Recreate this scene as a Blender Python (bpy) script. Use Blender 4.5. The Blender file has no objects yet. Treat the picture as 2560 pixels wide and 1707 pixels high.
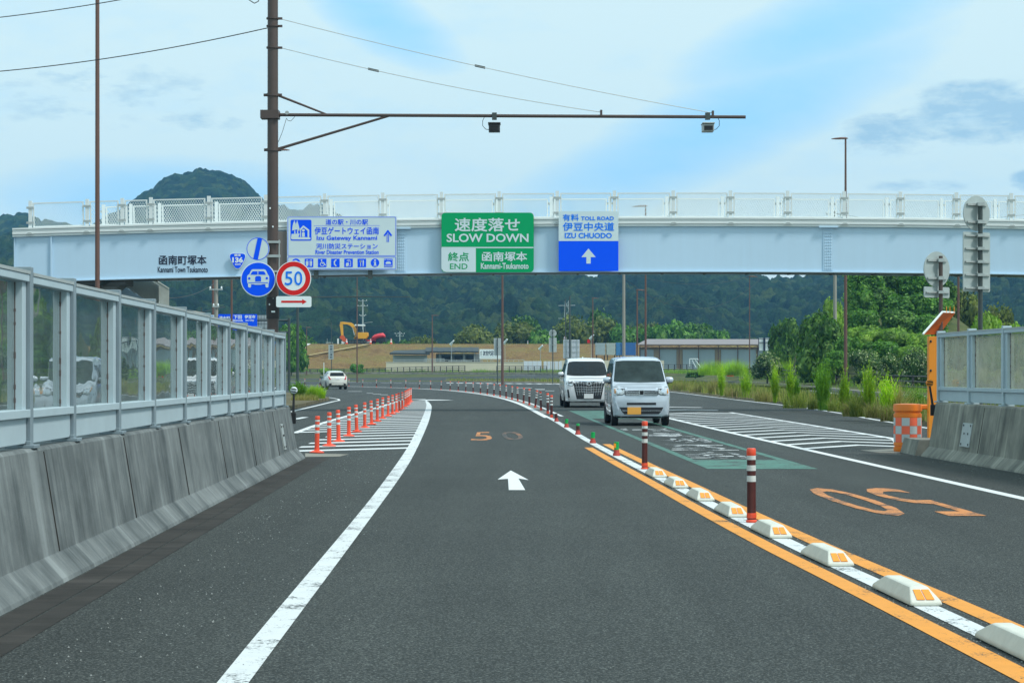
import bpy, bmesh, math, random
import numpy as np
from mathutils import Vector, Matrix
from mathutils.bvhtree import BVHTree

sc = bpy.context.scene
COL = sc.collection
R = math.radians

# ------------------------------------------------------------------ camera, sky, sun
FPX, HC, HY = 4978.0, 1.38, 930.0          # focal length in photo pixels, eye height, horizon row
cam_data = bpy.data.cameras.new("camera")
cam_data.lens, cam_data.sensor_width = 70.0, 36.0
cam_data.shift_y = (HY - 853.5) / 2560.0
cam_data.clip_end = 9000.0
cam = bpy.data.objects.new("camera", cam_data)
cam.location = (0, 0, HC)
cam.rotation_euler = (R(90), 0, 0)
COL.objects.link(cam)
sc.camera = cam

SUN_EL, SUN_AZ = 54.0, 118.0               # azimuth clockwise from the view direction (+Y)
world = bpy.data.worlds.new("World")
sc.world = world
world.use_nodes = True
sun_data = bpy.data.lights.new("sun", 'SUN')
sun_data.energy = 2.6
sun_data.angle = R(11)
sun_data.color = (1.0, 0.97, 0.92)
sun = bpy.data.objects.new("sun", sun_data)
_d = Vector((math.sin(R(SUN_AZ)) * math.cos(R(SUN_EL)), math.cos(R(SUN_AZ)) * math.cos(R(SUN_EL)), math.sin(R(SUN_EL))))
sun.rotation_euler = _d.to_track_quat('Z', 'Y').to_euler()
COL.objects.link(sun)
sc.view_settings.view_transform = 'Standard'
sc.view_settings.look = 'None'
sc.view_settings.exposure = 0.26
sc.view_settings.gamma = 1.0
sc.cycles.max_bounces = 6
sc.cycles.transparent_max_bounces = 12
sc.cycles.volume_bounces = 0
sc.cycles.use_denoising = True


def build_sky():
    nt = world.node_tree
    N, L = nt.nodes, nt.links
    N.clear()
    out = N.new('ShaderNodeOutputWorld')
    bg = N.new('ShaderNodeBackground')
    bg.inputs['Strength'].default_value = 0.1
    sky = N.new('ShaderNodeTexSky')
    sky.sky_type = 'NISHITA'
    sky.sun_disc = False
    sky.sun_elevation = R(SUN_EL)
    sky.sun_rotation = R(SUN_AZ)
    sky.air_density, sky.dust_density, sky.ozone_density = 1.0, 1.2, 1.5
    tc = N.new('ShaderNodeTexCoord')
    sep = N.new('ShaderNodeSeparateXYZ')
    L.new(tc.outputs['Generated'], sep.inputs[0])

    def mth(op, a, b=None, clamp=False):
        n = N.new('ShaderNodeMath')
        n.operation = op
        n.use_clamp = clamp
        for k, v in enumerate((a, b)):
            if v is None:
                continue
            if isinstance(v, (int, float)):
                n.inputs[k].default_value = v
            else:
                L.new(v, n.inputs[k])
        return n.outputs[0]
    # the cloud layer is mapped by azimuth and elevation of the sky direction
    az = mth('ARCTAN2', sep.outputs[0], sep.outputs[1])
    el = mth('ARCSINE', sep.outputs[2])
    comb = N.new('ShaderNodeCombineXYZ')
    L.new(az, comb.inputs[0])
    L.new(el, comb.inputs[1])

    def noise(scale, sx, sy, rot, detail=5, rough=.55, off=(0, 0, 0)):
        mp = N.new('ShaderNodeMapping')
        mp.inputs['Scale'].default_value = (sx, sy, 1)
        mp.inputs['Rotation'].default_value = (0, 0, rot)
        mp.inputs['Location'].default_value = off
        L.new(comb.outputs[0], mp.inputs[0])
        n = N.new('ShaderNodeTexNoise')
        n.inputs['Scale'].default_value = scale
        n.inputs['Detail'].default_value = detail
        n.inputs['Roughness'].default_value = rough
        L.new(mp.outputs[0], n.inputs[0])
        return n.outputs[0]

    def blob(a0, e0, ra, re, rot=0.0):
        ca, sa = math.cos(rot), math.sin(rot)
        da, de = mth('SUBTRACT', az, a0), mth('SUBTRACT', el, e0)
        u = mth('DIVIDE', mth('ADD', mth('MULTIPLY', da, ca), mth('MULTIPLY', de, sa)), ra)
        v = mth('DIVIDE', mth('SUBTRACT', mth('MULTIPLY', de, ca), mth('MULTIPLY', da, sa)), re)
        q = mth('ADD', mth('MULTIPLY', u, u), mth('MULTIPLY', v, v))
        return mth('SUBTRACT', 1.0, q, True)

    def px(x, y):
        return (x - 1280) / FPX, (HY - y) / FPX
    wisp = noise(1.0, 9, 30, -.35, 6, .6)
    fine = noise(1.0, 40, 110, -.1, 5, .65, (3, 1, 0))
    # openings in the veil of thin cloud where the blue shows
    gap = None
    for (x, y, rx, ry, rot) in ((1790, 330, 700, 130, .40), (2060, 90, 420, 120, .30), (1330, 560, 420, 90, .3), (950, 60, 260, 90, -.5), (420, 520, 500, 130, 0.0)):
        a, e = px(x, y)
        b = blob(a, e, rx / FPX, ry / FPX, rot)
        gap = b if gap is None else mth('MAXIMUM', gap, b)
    # over the rest of the sky the veil opens and closes by itself
    broad = noise(1.0, 2.2, 4.0, .3, 4, .55, (7, 2, 0))
    cover = mth('ADD', mth('ADD', 1.0, mth('MULTIPLY', mth('SUBTRACT', wisp, .5), 1.0)), mth('MULTIPLY', mth('SUBTRACT', fine, .5), .35))
    cover = mth('SUBTRACT', cover, mth('MULTIPLY', gap, mth('ADD', .45, mth('MULTIPLY', wisp, .9))), True)
    far_open = mth('MULTIPLY', mth('SUBTRACT', el, .25, True), mth('MULTIPLY', mth('SUBTRACT', broad, .35, True), 1.2), True)
    cover = mth('SUBTRACT', cover, far_open, True)
    veil = N.new('ShaderNodeMix')
    veil.data_type = 'RGBA'
    veil.inputs[6].default_value = (3.3, 6.9, 10.0, 1)       # thin high haze over the blue
    veil.inputs[7].default_value = (6.5, 8.4, 8.7, 1)       # white veil
    L.new(cover, veil.inputs[0])
    mix = N.new('ShaderNodeMix')
    mix.data_type = 'RGBA'
    mix.inputs[0].default_value = .94
    L.new(sky.outputs[0], mix.inputs[6])
    L.new(veil.outputs[2], mix.inputs[7])
    # small grey blue clouds
    dark = None
    for (x, y, rx, ry) in ((2440, 305, 260, 95), (2210, 350, 190, 70), (2290, 478, 170, 26), (2575, 470, 90, 40), (520, 318, 240, 40), (250, 250, 420, 120), (980, 545, 170, 24)):
        a, e = px(x, y)
        b = blob(a, e, rx / FPX, ry / FPX)
        if x == 2210:
            b = mth('MULTIPLY', b, .72)
        if x in (250, 520, 2290, 980):
            b = mth('MULTIPLY', b, .40)
        dark = b if dark is None else mth('MAXIMUM', dark, b)
    ragged = mth('ADD', mth('MULTIPLY', mth('SUBTRACT', fine, .5), 1.7), mth('MULTIPLY', mth('SUBTRACT', noise(1.0, 16, 60, -.25, 6, .65, (1, 5, 0)), .5), 1.5))
    dm = mth('MULTIPLY', mth('SUBTRACT', mth('ADD', dark, ragged), .30, True), 1.8, True)
    dm = mth('MULTIPLY', dm, mth('MULTIPLY', dark, 3.0, True))
    mix2 = N.new('ShaderNodeMix')
    mix2.data_type = 'RGBA'
    mix2.inputs[7].default_value = (3.0, 5.2, 7.0, 1)
    L.new(mth('MULTIPLY', dm, .78), mix2.inputs[0])
    L.new(mix.outputs[2], mix2.inputs[6])
    L.new(mix2.outputs[2], bg.inputs['Color'])
    L.new(bg.outputs[0], out.inputs[0])


build_sky()

# ------------------------------------------------------------------ helpers


def gnd(y):
    t = min(1.0, max(0.0, (y - 295.0) / 55.0))
    return 1.1 * t * t * (3 - 2 * t) + .2 * min(1.0, max(0.0, (y - 350) / 50.0))


def P(px, py, d):
    """photo pixel at a known distance -> world point"""
    return Vector(((px - 1280) / FPX * d, d, HC + (HY - py) / FPX * d))


def G(px, py):
    """photo pixel on the level road -> world point"""
    d = HC * FPX / (py - HY)
    return Vector(((px - 1280) / FPX * d, d, 0.0))


def lerp_tab(tab, v):
    if v <= tab[0][0]:
        a, b = tab[0], tab[1]
    elif v >= tab[-1][0]:
        a, b = tab[-2], tab[-1]
    else:
        for a, b in zip(tab, tab[1:]):
            if a[0] <= v <= b[0]:
                break
    t = (v - a[0]) / (b[0] - a[0])
    return a[1] + (b[1] - a[1]) * t


ORD = ('first second third fourth fifth sixth seventh eighth ninth tenth eleventh twelfth thirteenth fourteenth fifteenth '
       'sixteenth seventeenth eighteenth nineteenth twentieth').split()
ORD += ['twenty-' + o for o in ORD[:9]] + ['thirtieth'] + ['thirty-' + o for o in ORD[:9]] + ['fortieth']


def tag(o, label=None, cat=None, group=None, kind=None):
    if label:
        o['label'] = label
    if cat:
        o['category'] = cat
    if group:
        o['group'] = group
    if kind:
        o['kind'] = kind
    return o


def thing(name, label, cat, loc=(0, 0, 0), group=None, rz=0.0):
    o = bpy.data.objects.new(name, None)
    o.empty_display_size = .3
    COL.objects.link(o)
    o.location = loc
    o.rotation_euler.z = rz
    return tag(o, label, cat, group)


def copy_tree(o, parent=None):
    c = o.copy()
    COL.objects.link(c)
    if parent is not None:
        c.parent = parent
    for ch in list(o.children):
        copy_tree(ch, c)
    return c


class MB:
    """collects shapes; build() links them as one mesh object"""

    def __init__(s):
        s.v, s.f = [], []

    def add(s, vs, fs):
        n = len(s.v)
        s.v += [tuple(v) for v in vs]
        s.f += [tuple(i + n for i in f) for f in fs]
        return s

    def box(s, c, d, rz=0.0, taper=1.0):
        x, y, z = d[0] / 2, d[1] / 2, d[2] / 2
        ca, sa = math.cos(rz), math.sin(rz)
        vs = []
        for k in (-1, 1):
            t = 1.0 if k < 0 else taper
            for (i, j) in ((-1, -1), (1, -1), (1, 1), (-1, 1)):
                a, b = i * x * t, j * y * t
                vs.append((c[0] + a * ca - b * sa, c[1] + a * sa + b * ca, c[2] + k * z))
        return s.add(vs, [(3, 2, 1, 0), (4, 5, 6, 7), (0, 1, 5, 4), (1, 2, 6, 5), (2, 3, 7, 6), (3, 0, 4, 7)])

    def quad(s, a, b, c, d):
        return s.add((a, b, c, d), [(0, 1, 2, 3)])

    def poly(s, pts):
        return s.add(pts, [tuple(range(len(pts)))])

    def prism(s, pts, vec):
        """closed solid: polygon pts swept by vec"""
        n = len(pts)
        vs = [Vector(p) for p in pts] + [Vector(p) + Vector(vec) for p in pts]
        fs = [tuple(range(n)), tuple(range(2 * n - 1, n - 1, -1))]
        fs += [(i, i + n, (i + 1) % n + n, (i + 1) % n) for i in range(n)]
        return s.add(vs, fs)

    def tube(s, p0, p1, r0, r1=None, n=10, cap=True):
        r1 = r0 if r1 is None else r1
        p0, p1 = Vector(p0), Vector(p1)
        d = (p1 - p0).normalized()
        a = d.orthogonal().normalized()
        b = d.cross(a)
        vs = []
        for (p, r) in ((p0, r0), (p1, r1)):
            for k in range(n):
                t = 2 * math.pi * k / n
                vs.append(p + a * (r * math.cos(t)) + b * (r * math.sin(t)))
        fs = [(k, (k + 1) % n, (k + 1) % n + n, k + n) for k in range(n)]
        if cap:
            fs += [tuple(range(n - 1, -1, -1)), tuple(range(n, 2 * n))]
        return s.add(vs, fs)

    def path(s, pts, r, n=6):
        for a, b in zip(pts, pts[1:]):
            s.tube(a, b, r, r, n)
        return s

    def lathe(s, prof, c=(0, 0, 0), n=16):
        """prof: (radius, height) pairs from bottom to top"""
        m = len(prof)
        vs = []
        for (r, z) in prof:
            for k in range(n):
                t = 2 * math.pi * k / n
                vs.append((c[0] + r * math.cos(t), c[1] + r * math.sin(t), c[2] + z))
        fs = []
        for i in range(m - 1):
            for k in range(n):
                a, b = i * n + k, i * n + (k + 1) % n
                fs.append((a, b, b + n, a + n))
        fs += [tuple(range(n - 1, -1, -1)), tuple(range((m - 1) * n, m * n))]
        return s.add(vs, fs)

    def build(s, name, mat, parent=None, smooth=0, bevel=0.0, kind=None):
        me = bpy.data.meshes.new(name)
        off = parent.matrix_basis.translation if (parent is not None) else Vector((0, 0, 0))
        if parent is not None and parent.parent is not None:
            off = off + parent.parent.matrix_basis.translation
        me.from_pydata([(v[0] - off[0], v[1] - off[1], v[2] - off[2]) for v in s.v], [], s.f)
        me.materials.append(mat)
        o = bpy.data.objects.new(name, me)
        COL.objects.link(o)
        if parent is not None:
            o.parent = parent
        if smooth:
            me.polygons.foreach_set('use_smooth', [True] * len(me.polygons))
            me.set_sharp_from_angle(angle=R(smooth))
        if bevel:
            b = o.modifiers.new('bevel', 'BEVEL')
            b.width, b.segments, b.limit_method = bevel, 2, 'ANGLE'
        if kind:
            o['kind'] = kind
        return o


def np_mesh(name, verts, faces, mat, parent=None, smooth=False):
    """verts (n,3), faces (m,4) arrays"""
    me = bpy.data.meshes.new(name)
    k = faces.shape[1]
    me.vertices.add(len(verts))
    me.vertices.foreach_set('co', np.asarray(verts, np.float32).ravel())
    me.loops.add(faces.size)
    me.loops.foreach_set('vertex_index', faces.astype(np.int32).ravel())
    me.polygons.add(len(faces))
    me.polygons.foreach_set('loop_start', np.arange(0, faces.size, k, dtype=np.int32))
    me.polygons.foreach_set('loop_total', np.full(len(faces), k, np.int32))
    if smooth:
        me.polygons.foreach_set('use_smooth', np.ones(len(faces), bool))
    me.update(calc_edges=True)
    me.materials.append(mat)
    o = bpy.data.objects.new(name, me)
    COL.objects.link(o)
    if parent is not None:
        o.parent = parent
    return o


# ------------------------------------------------------------------ materials
def new_mat(name):
    m = bpy.data.materials.new(name)
    m.use_nodes = True
    nt = m.node_tree
    nt.nodes.clear()
    return m, nt.nodes, nt.links


def ramp(N, stops):
    r = N.new('ShaderNodeValToRGB')
    e = r.color_ramp.elements
    while len(e) > 1:
        e.remove(e[-1])
    e[0].position, e[0].color = stops[0][0], tuple(stops[0][1]) + (1,)
    for p, c in stops[1:]:
        k = e.new(p)
        k.color = tuple(c) + (1,)
    return r


def coords(N, L, scale=(1, 1, 1), world_space=True):
    mp = N.new('ShaderNodeMapping')
    mp.inputs['Scale'].default_value = scale
    if world_space:
        g = N.new('ShaderNodeNewGeometry')
        L.new(g.outputs['Position'], mp.inputs[0])
    else:
        t = N.new('ShaderNodeTexCoord')
        L.new(t.outputs['Object'], mp.inputs[0])
    return mp.outputs[0]


def tex_noise(N, L, vec, scale, detail=4, rough=.6):
    n = N.new('ShaderNodeTexNoise')
    n.inputs['Scale'].default_value = scale
    n.inputs['Detail'].default_value = detail
    n.inputs['Roughness'].default_value = rough
    L.new(vec, n.inputs['Vector'])
    return n.outputs[0]


def mixc(N, L, fac, a, b, mode='MIX'):
    m = N.new('ShaderNodeMix')
    m.data_type = 'RGBA'
    m.blend_type = mode
    for k, v in ((0, fac), (6, a), (7, b)):
        if isinstance(v, (int, float)):
            m.inputs[k].default_value = v
        elif isinstance(v, (tuple, list)):
            m.inputs[k].default_value = tuple(v[:3]) + (1,)
        else:
            L.new(v, m.inputs[k])
    return m.outputs[2]


def finish(N, L, col, rough=.5, metal=0.0, bump=None, bump_s=.2, bump_d=.02, spec=.5, coat=0.0):
    o = N.new('ShaderNodeOutputMaterial')
    p = N.new('ShaderNodeBsdfPrincipled')
    if isinstance(col, (tuple, list)):
        p.inputs['Base Color'].default_value = tuple(col[:3]) + (1,)
    else:
        L.new(col, p.inputs['Base Color'])
    if isinstance(rough, (int, float)):
        p.inputs['Roughness'].default_value = rough
    else:
        L.new(rough, p.inputs['Roughness'])
    p.inputs['Metallic'].default_value = metal
    p.inputs['Specular IOR Level'].default_value = spec
    p.inputs['Coat Weight'].default_value = coat
    if bump is not None:
        b = N.new('ShaderNodeBump')
        b.inputs['Strength'].default_value = bump_s
        b.inputs['Distance'].default_value = bump_d
        L.new(bump, b.inputs['Height'])
        L.new(b.outputs[0], p.inputs['Normal'])
    L.new(p.outputs[0], o.inputs[0])
    return p


_mats = {}


def M(name, col, rough=.5, metal=0.0, var=.12, scale=2.0, spec=.5, coat=0.0, bump=0.0):
    """plain paint, metal or plastic with a little dirt and unevenness"""
    if name in _mats:
        return _mats[name]
    m, N, L = new_mat(name)
    v = coords(N, L, (1, 1, 1), False)
    n = tex_noise(N, L, v, scale, 5, .65)
    c = mixc(N, L, n, [k * (1 - var) for k in col], [min(1, k * (1 + var)) for k in col])
    finish(N, L, c, rough, metal, n if bump else None, bump, .01, spec, coat)
    _mats[name] = m
    return m


def make_asphalt():
    m, N, L = new_mat('asphalt')
    v = coords(N, L)
    n1 = tex_noise(N, L, v, 75, 3, .75)
    n2 = tex_noise(N, L, v, 28, 3, .6)
    n3 = tex_noise(N, L, coords(N, L, (1.2, .06, 1)), 1.0, 4, .6)
    n4 = tex_noise(N, L, v, .35, 4, .6)
    base = mixc(N, L, ramp_out(N, L, n2, [(.3, (0, 0, 0)), (.7, (1, 1, 1))]), (.021, .0265, .026), (.038, .0445, .043))
    grit = mixc(N, L, ramp_out(N, L, n1, [(.52, (0, 0, 0)), (.70, (1, 1, 1))]), base, (.19, .21, .20))
    drk = mixc(N, L, ramp_out(N, L, n1, [(.30, (1, 1, 1)), (.46, (0, 0, 0))]), grit, (.008, .010, .011))
    wear = mixc(N, L, .8, drk, mixc(N, L, n3, (.5, .52, .53), (1.5, 1.48, 1.44)), 'MULTIPLY')
    spots = mixc(N, L, .65, wear, mixc(N, L, n4, (.65, .66, .68), (1.35, 1.33, 1.3)), 'MULTIPLY')
    finish(N, L, spots, .85, 0, n1, .6, .008, .25)
    return m


def ramp_out(N, L, fac, stops):
    r = ramp(N, stops)
    L.new(fac, r.inputs[0])
    return r.outputs[0]


def make_paint(name, col, wear=.5, under=(.030, .036, .035), fine=55):
    """road paint, chipped through to the asphalt"""
    m, N, L = new_mat(name)
    v = coords(N, L)
    a = tex_noise(N, L, v, fine, 4, .7)
    b = tex_noise(N, L, v, 2.2, 4, .65)
    h = N.new('ShaderNodeMath')
    h.operation = 'MULTIPLY_ADD'
    h.inputs[1].default_value = .5
    L.new(a, h.inputs[0])
    h2 = N.new('ShaderNodeMath')
    h2.operation = 'MULTIPLY'
    h2.inputs[1].default_value = .5
    L.new(b, h2.inputs[0])
    L.new(h2.outputs[0], h.inputs[2])
    thr = .5 + (wear - .5) * .35
    f = ramp_out(N, L, h.outputs[0], [(thr - .03, (0, 0, 0)), (thr + .03, (1, 1, 1))])
    dirt = mixc(N, L, tex_noise(N, L, v, 6, 4), [c * .78 for c in col], col)
    c = mixc(N, L, f, under, dirt)
    finish(N, L, c, .6, 0, a, .2, .003, .3)
    return m


def make_concrete(name, light=(.30, .30, .29), dark=(.10, .105, .105), streak=True, mix=.5):
    m, N, L = new_mat(name)
    v = coords(N, L)
    st = tex_noise(N, L, coords(N, L, (.4, 4.0, .35)), 1.0, 6, .65)
    st2 = tex_noise(N, L, coords(N, L, (.6, 15.0, .5)), 1.0, 4, .6)
    bl = tex_noise(N, L, v, 1.7, 5, .6)
    gr = tex_noise(N, L, v, 70, 3, .6)
    f1 = ramp_out(N, L, st, [(.34, (0, 0, 0)), (.66, (1, 1, 1))])
    c = mixc(N, L, mixc(N, L, .45, f1, ramp_out(N, L, bl, [(.35, (0, 0, 0)), (.65, (1, 1, 1))])), dark, light)
    c = mixc(N, L, .35, c, mixc(N, L, ramp_out(N, L, st2, [(.3, (0, 0, 0)), (.7, (1, 1, 1))]), (.5, .5, .5), (1.4, 1.4, 1.35)), 'MULTIPLY')
    drip = ramp_out(N, L, tex_noise(N, L, coords(N, L, (.3, 2.4, .22)), 1.0, 3, .5), [(.60, (0, 0, 0)), (.68, (1, 1, 1))])
    c = mixc(N, L, mixc(N, L, drip, (0, 0, 0), (.45, .45, .45)), c, [min(1, k * 1.45) for k in light])
    c = mixc(N, L, .7, c, mixc(N, L, bl, (.55, .57, .55), (1.42, 1.40, 1.36)), 'MULTIPLY')
    c = mixc(N, L, .3, c, mixc(N, L, gr, (.5, .5, .5), (1.5, 1.5, 1.5)), 'MULTIPLY')
    finish(N, L, c, .88, 0, gr, .25, .006, .25)
    return m


def make_foliage(name, cols, trans=.3, hue=.55):
    """leaves: every leaf its own tint, clumps lighter and darker"""
    m, N, L = new_mat(name)
    g = N.new('ShaderNodeNewGeometry')
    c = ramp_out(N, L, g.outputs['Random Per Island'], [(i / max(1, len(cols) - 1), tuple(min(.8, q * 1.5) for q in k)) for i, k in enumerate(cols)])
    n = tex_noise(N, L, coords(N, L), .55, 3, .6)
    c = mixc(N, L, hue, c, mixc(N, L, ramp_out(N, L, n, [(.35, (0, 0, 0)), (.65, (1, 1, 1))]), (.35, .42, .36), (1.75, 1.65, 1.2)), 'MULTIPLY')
    d = N.new('ShaderNodeBsdfPrincipled')
    d.inputs['Roughness'].default_value = .55
    d.inputs['Specular IOR Level'].default_value = .3
    L.new(c, d.inputs['Base Color'])
    t = N.new('ShaderNodeBsdfTranslucent')
    L.new(mixc(N, L, 1.0, c, (1.0, 1.15, .5), 'MULTIPLY'), t.inputs[0])
    mx = N.new('ShaderNodeMixShader')
    mx.inputs[0].default_value = trans
    L.new(d.outputs[0], mx.inputs[1])
    L.new(t.outputs[0], mx.inputs[2])
    o = N.new('ShaderNodeOutputMaterial')
    L.new(mx.outputs[0], o.inputs[0])
    return m


def make_ground(name, stops, scale=.8, fine=14, bump=.4):
    m, N, L = new_mat(name)
    v = coords(N, L)
    a = tex_noise(N, L, v, scale, 6, .65)
    b = tex_noise(N, L, v, fine, 4, .7)
    c = ramp_out(N, L, a, stops)
    c = mixc(N, L, .7, c, mixc(N, L, ramp_out(N, L, b, [(.3, (0, 0, 0)), (.7, (1, 1, 1))]), (.55, .55, .55), (1.45, 1.45, 1.45)), 'MULTIPLY')
    finish(N, L, c, .95, 0, b, bump, .05, .2)
    return m


def make_pane(name, tint=(.55, .62, .58), film=(.25, .30, .28), film_amt=.16, rough=.03, refl=1.0):
    """clear sheet: see-through, mirror-like at a slant, thinly dirty"""
    m, N, L = new_mat(name)
    v = coords(N, L)
    wob = tex_noise(N, L, coords(N, L, (1, .5, 1)), 2.2, 2, .5)
    bmp = N.new('ShaderNodeBump')
    bmp.inputs['Strength'].default_value = .22
    bmp.inputs['Distance'].default_value = .012
    L.new(wob, bmp.inputs['Height'])
    # mirror share by slant, the same from both faces of the sheet
    lw = N.new('ShaderNodeLayerWeight')
    lw.inputs['Blend'].default_value = .5
    pw = N.new('ShaderNodeMath')
    pw.operation = 'POWER'
    pw.inputs[1].default_value = 4.2
    L.new(lw.outputs['Facing'], pw.inputs[0])
    fr = N.new('ShaderNodeMath')
    fr.operation = 'MULTIPLY_ADD'
    fr.inputs[1].default_value = .92
    fr.inputs[2].default_value = .05
    L.new(pw.outputs[0], fr.inputs[0])
    t = N.new('ShaderNodeBsdfTransparent')
    t.inputs[0].default_value = tint + (1,)
    gl = N.new('ShaderNodeBsdfGlossy')
    gl.inputs['Roughness'].default_value = rough
    gl.inputs['Color'].default_value = (refl, refl, refl, 1)
    L.new(bmp.outputs[0], gl.inputs['Normal'])
    df = N.new('ShaderNodeBsdfDiffuse')
    df.inputs[0].default_value = film + (1,)
    tl = N.new('ShaderNodeBsdfTranslucent')
    tl.inputs[0].default_value = film + (1,)
    fm = N.new('ShaderNodeMixShader')
    fm.inputs[0].default_value = .5
    L.new(df.outputs[0], fm.inputs[1])
    L.new(tl.outputs[0], fm.inputs[2])
    m1 = N.new('ShaderNodeMixShader')
    dn = tex_noise(N, L, v, 3.0, 5, .6)
    sc_ = N.new('ShaderNodeMath')
    sc_.operation = 'MULTIPLY'
    sc_.inputs[1].default_value = film_amt * 2
    L.new(dn, sc_.inputs[0])
    L.new(sc_.outputs[0], m1.inputs[0])
    L.new(t.outputs[0], m1.inputs[1])
    L.new(fm.outputs[0], m1.inputs[2])
    m2 = N.new('ShaderNodeMixShader')
    L.new(fr.outputs[0], m2.inputs[0])
    L.new(m1.outputs[0], m2.inputs[1])
    L.new(gl.outputs[0], m2.inputs[2])
    o = N.new('ShaderNodeOutputMaterial')
    L.new(m2.outputs[0], o.inputs[0])
    return m


ASPHALT = make_asphalt()
WHITE_PAINT = make_paint('white road paint', (.76, .79, .79), .05)
NEAR_WHITE = make_paint('pitted white road paint', (.70, .74, .74), .30, fine=42)
THIN_WHITE = make_paint('thin white road paint', (.78, .80, .80), .25)
YELLOW_PAINT = make_paint('yellow road paint', (.80, .32, .035), .26)
FADED_ORANGE = make_paint('faded orange road paint', (.64, .24, .06), .40, fine=48)
GREEN_PAINT = make_paint('green road paint', (.075, .21, .16), .40, fine=30)
WHITE_WORN = make_paint('worn white lettering', (.70, .74, .74), .55, fine=26)
CONCRETE = make_concrete('barrier concrete', (.21, .235, .24), (.062, .076, .082))
CONCRETE_PALE = make_concrete('pale barrier concrete', (.32, .32, .275), (.12, .125, .115))
KERB = make_concrete('kerb concrete', (.32, .31, .27), (.17, .165, .145), mix=.4)
GUTTER = make_concrete('gutter concrete', (.052, .049, .046), (.024, .024, .023))
STEEL = M('grey coated steel', (.40, .50, .54), .5, .0, .14, 2.5, .5)
STEEL_DARK = M('weathered steel post', (.20, .26, .29), .55, .0, .25, 3.0)
GALV = M('galvanised steel', (.42, .46, .45), .5, .35, .18, 6)
BROWN = M('brown painted steel', (.075, .052, .045), .5, 0, .16, 3)
RED_BROWN = M('red brown painted steel', (.135, .068, .050), .55, 0, .16, 3)
DARK_POST = M('dark green grey steel', (.045, .062, .060), .5, 0, .15, 3)
BLACK = M('black plastic', (.014, .015, .017), .5, 0, .2, 5)
SIGN_WHITE = M('sign white sheeting', (.60, .72, .74), .45, 0, .05, 2)
SIGN_BRIGHT = M('sign bright white sheeting', (.78, .86, .86), .45, 0, .04, 2)
SIGN_BLUE = M('sign blue sheeting', (.0, .095, .98), .5, 0, .06, 2, .15)
SIGN_LIGHT_BLUE = M('sign light blue sheeting', (.0, .20, .90), .5, 0, .06, 2, .15)
SIGN_GREEN = M('sign green sheeting', (.0, .34, .12), .5, 0, .06, 2, .15)
SIGN_RED = M('sign red sheeting', (.70, .020, .020), .5, 0, .06, 2, .15)
SIGN_BACK = M('bare aluminium sign back', (.40, .46, .45), .5, .25, .12, 3)
INK = M('dark lettering', (.012, .02, .05), .5, 0, .05, 3)


def make_girder():
    m, N, L = new_mat('pale blue girder paint')
    v = coords(N, L)
    st = tex_noise(N, L, coords(N, L, (5, 5, .25)), 1.0, 5, .65)
    bl = tex_noise(N, L, v, .5, 4, .6)
    c = mixc(N, L, st, (.47, .63, .76), (.51, .69, .84))
    c = mixc(N, L, .5, c, mixc(N, L, bl, (.88, .9, .9), (1.1, 1.1, 1.1)), 'MULTIPLY')
    spot = ramp_out(N, L, tex_noise(N, L, coords(N, L, (3, 3, .8)), 3.0, 5, .75), [(.68, (0, 0, 0)), (.80, (1, 1, 1))])
    c = mixc(N, L, mixc(N, L, spot, (0, 0, 0), (.3, .3, .3)), c, (.30, .33, .32))
    finish(N, L, c, .45, 0, bl, .1, .02, .4)
    return m


GIRDER_PAINT = make_girder()
RAIL_PAINT = M('white railing paint', (.70, .75, .74), .5, 0, .06, 2)
CREAM = M('cream wall paint', (.62, .58, .44), .8, 0, .1, .5)
PANE = make_pane('clear barrier sheet', (.62, .70, .68), (.42, .50, .50), .22, .012)
PANE_PALE = make_pane('milky sheet with painted reflection', (.7, .72, .64), (.72, .72, .62), .40, .02)  # dense tan film also paints in the levee's reflection
ORANGE = M('orange plastic', (.80, .20, .012), .45, 0, .08, 5)
ORANGE_RED = M('orange red plastic', (.80, .085, .035), .45, 0, .10, 6)
ORANGE_BRIGHT = M('bright orange paint', (.82, .27, .015), .45, 0, .1, 3)
MAROON = M('dirty maroon plastic', (.075, .016, .014), .45, 0, .45, 9)
REFLECT = M('reflective white tape', (.62, .66, .64), .4, 0, .25, 14)
STUB_GREEN = M('green plastic', (.0, .36, .075), .4, 0, .1, 6)
BLOCK_WHITE = M('dusty white resin', (.60, .61, .53), .6, 0, .22, 9)
AMBER = M('amber reflector', (.95, .30, .01), .25, 0, .12, 20)

_text_cache = {}


def text_shape(body, bold=0.0, spacing=1.0):
    key = (body, bold, spacing)
    if key in _text_cache:
        return _text_cache[key]
    c = bpy.data.curves.new('lettering', 'FONT')
    c.body = body
    c.resolution_u = 3
    c.offset = bold
    c.space_character = spacing
    o = bpy.data.objects.new('lettering', c)
    COL.objects.link(o)
    dg = bpy.context.evaluated_depsgraph_get()
    me = o.evaluated_get(dg).to_mesh()
    v = np.array([(w.co.x, w.co.y) for w in me.vertices])
    f = [tuple(p.vertices) for p in me.polygons]
    o.evaluated_get(dg).to_mesh_clear()
    bpy.data.objects.remove(o)
    bpy.data.curves.remove(c)
    lo, hi = v.min(0), v.max(0)
    v = (v - lo) / np.maximum(hi - lo, 1e-6)
    _text_cache[key] = (v, f)
    return v, f


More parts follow.
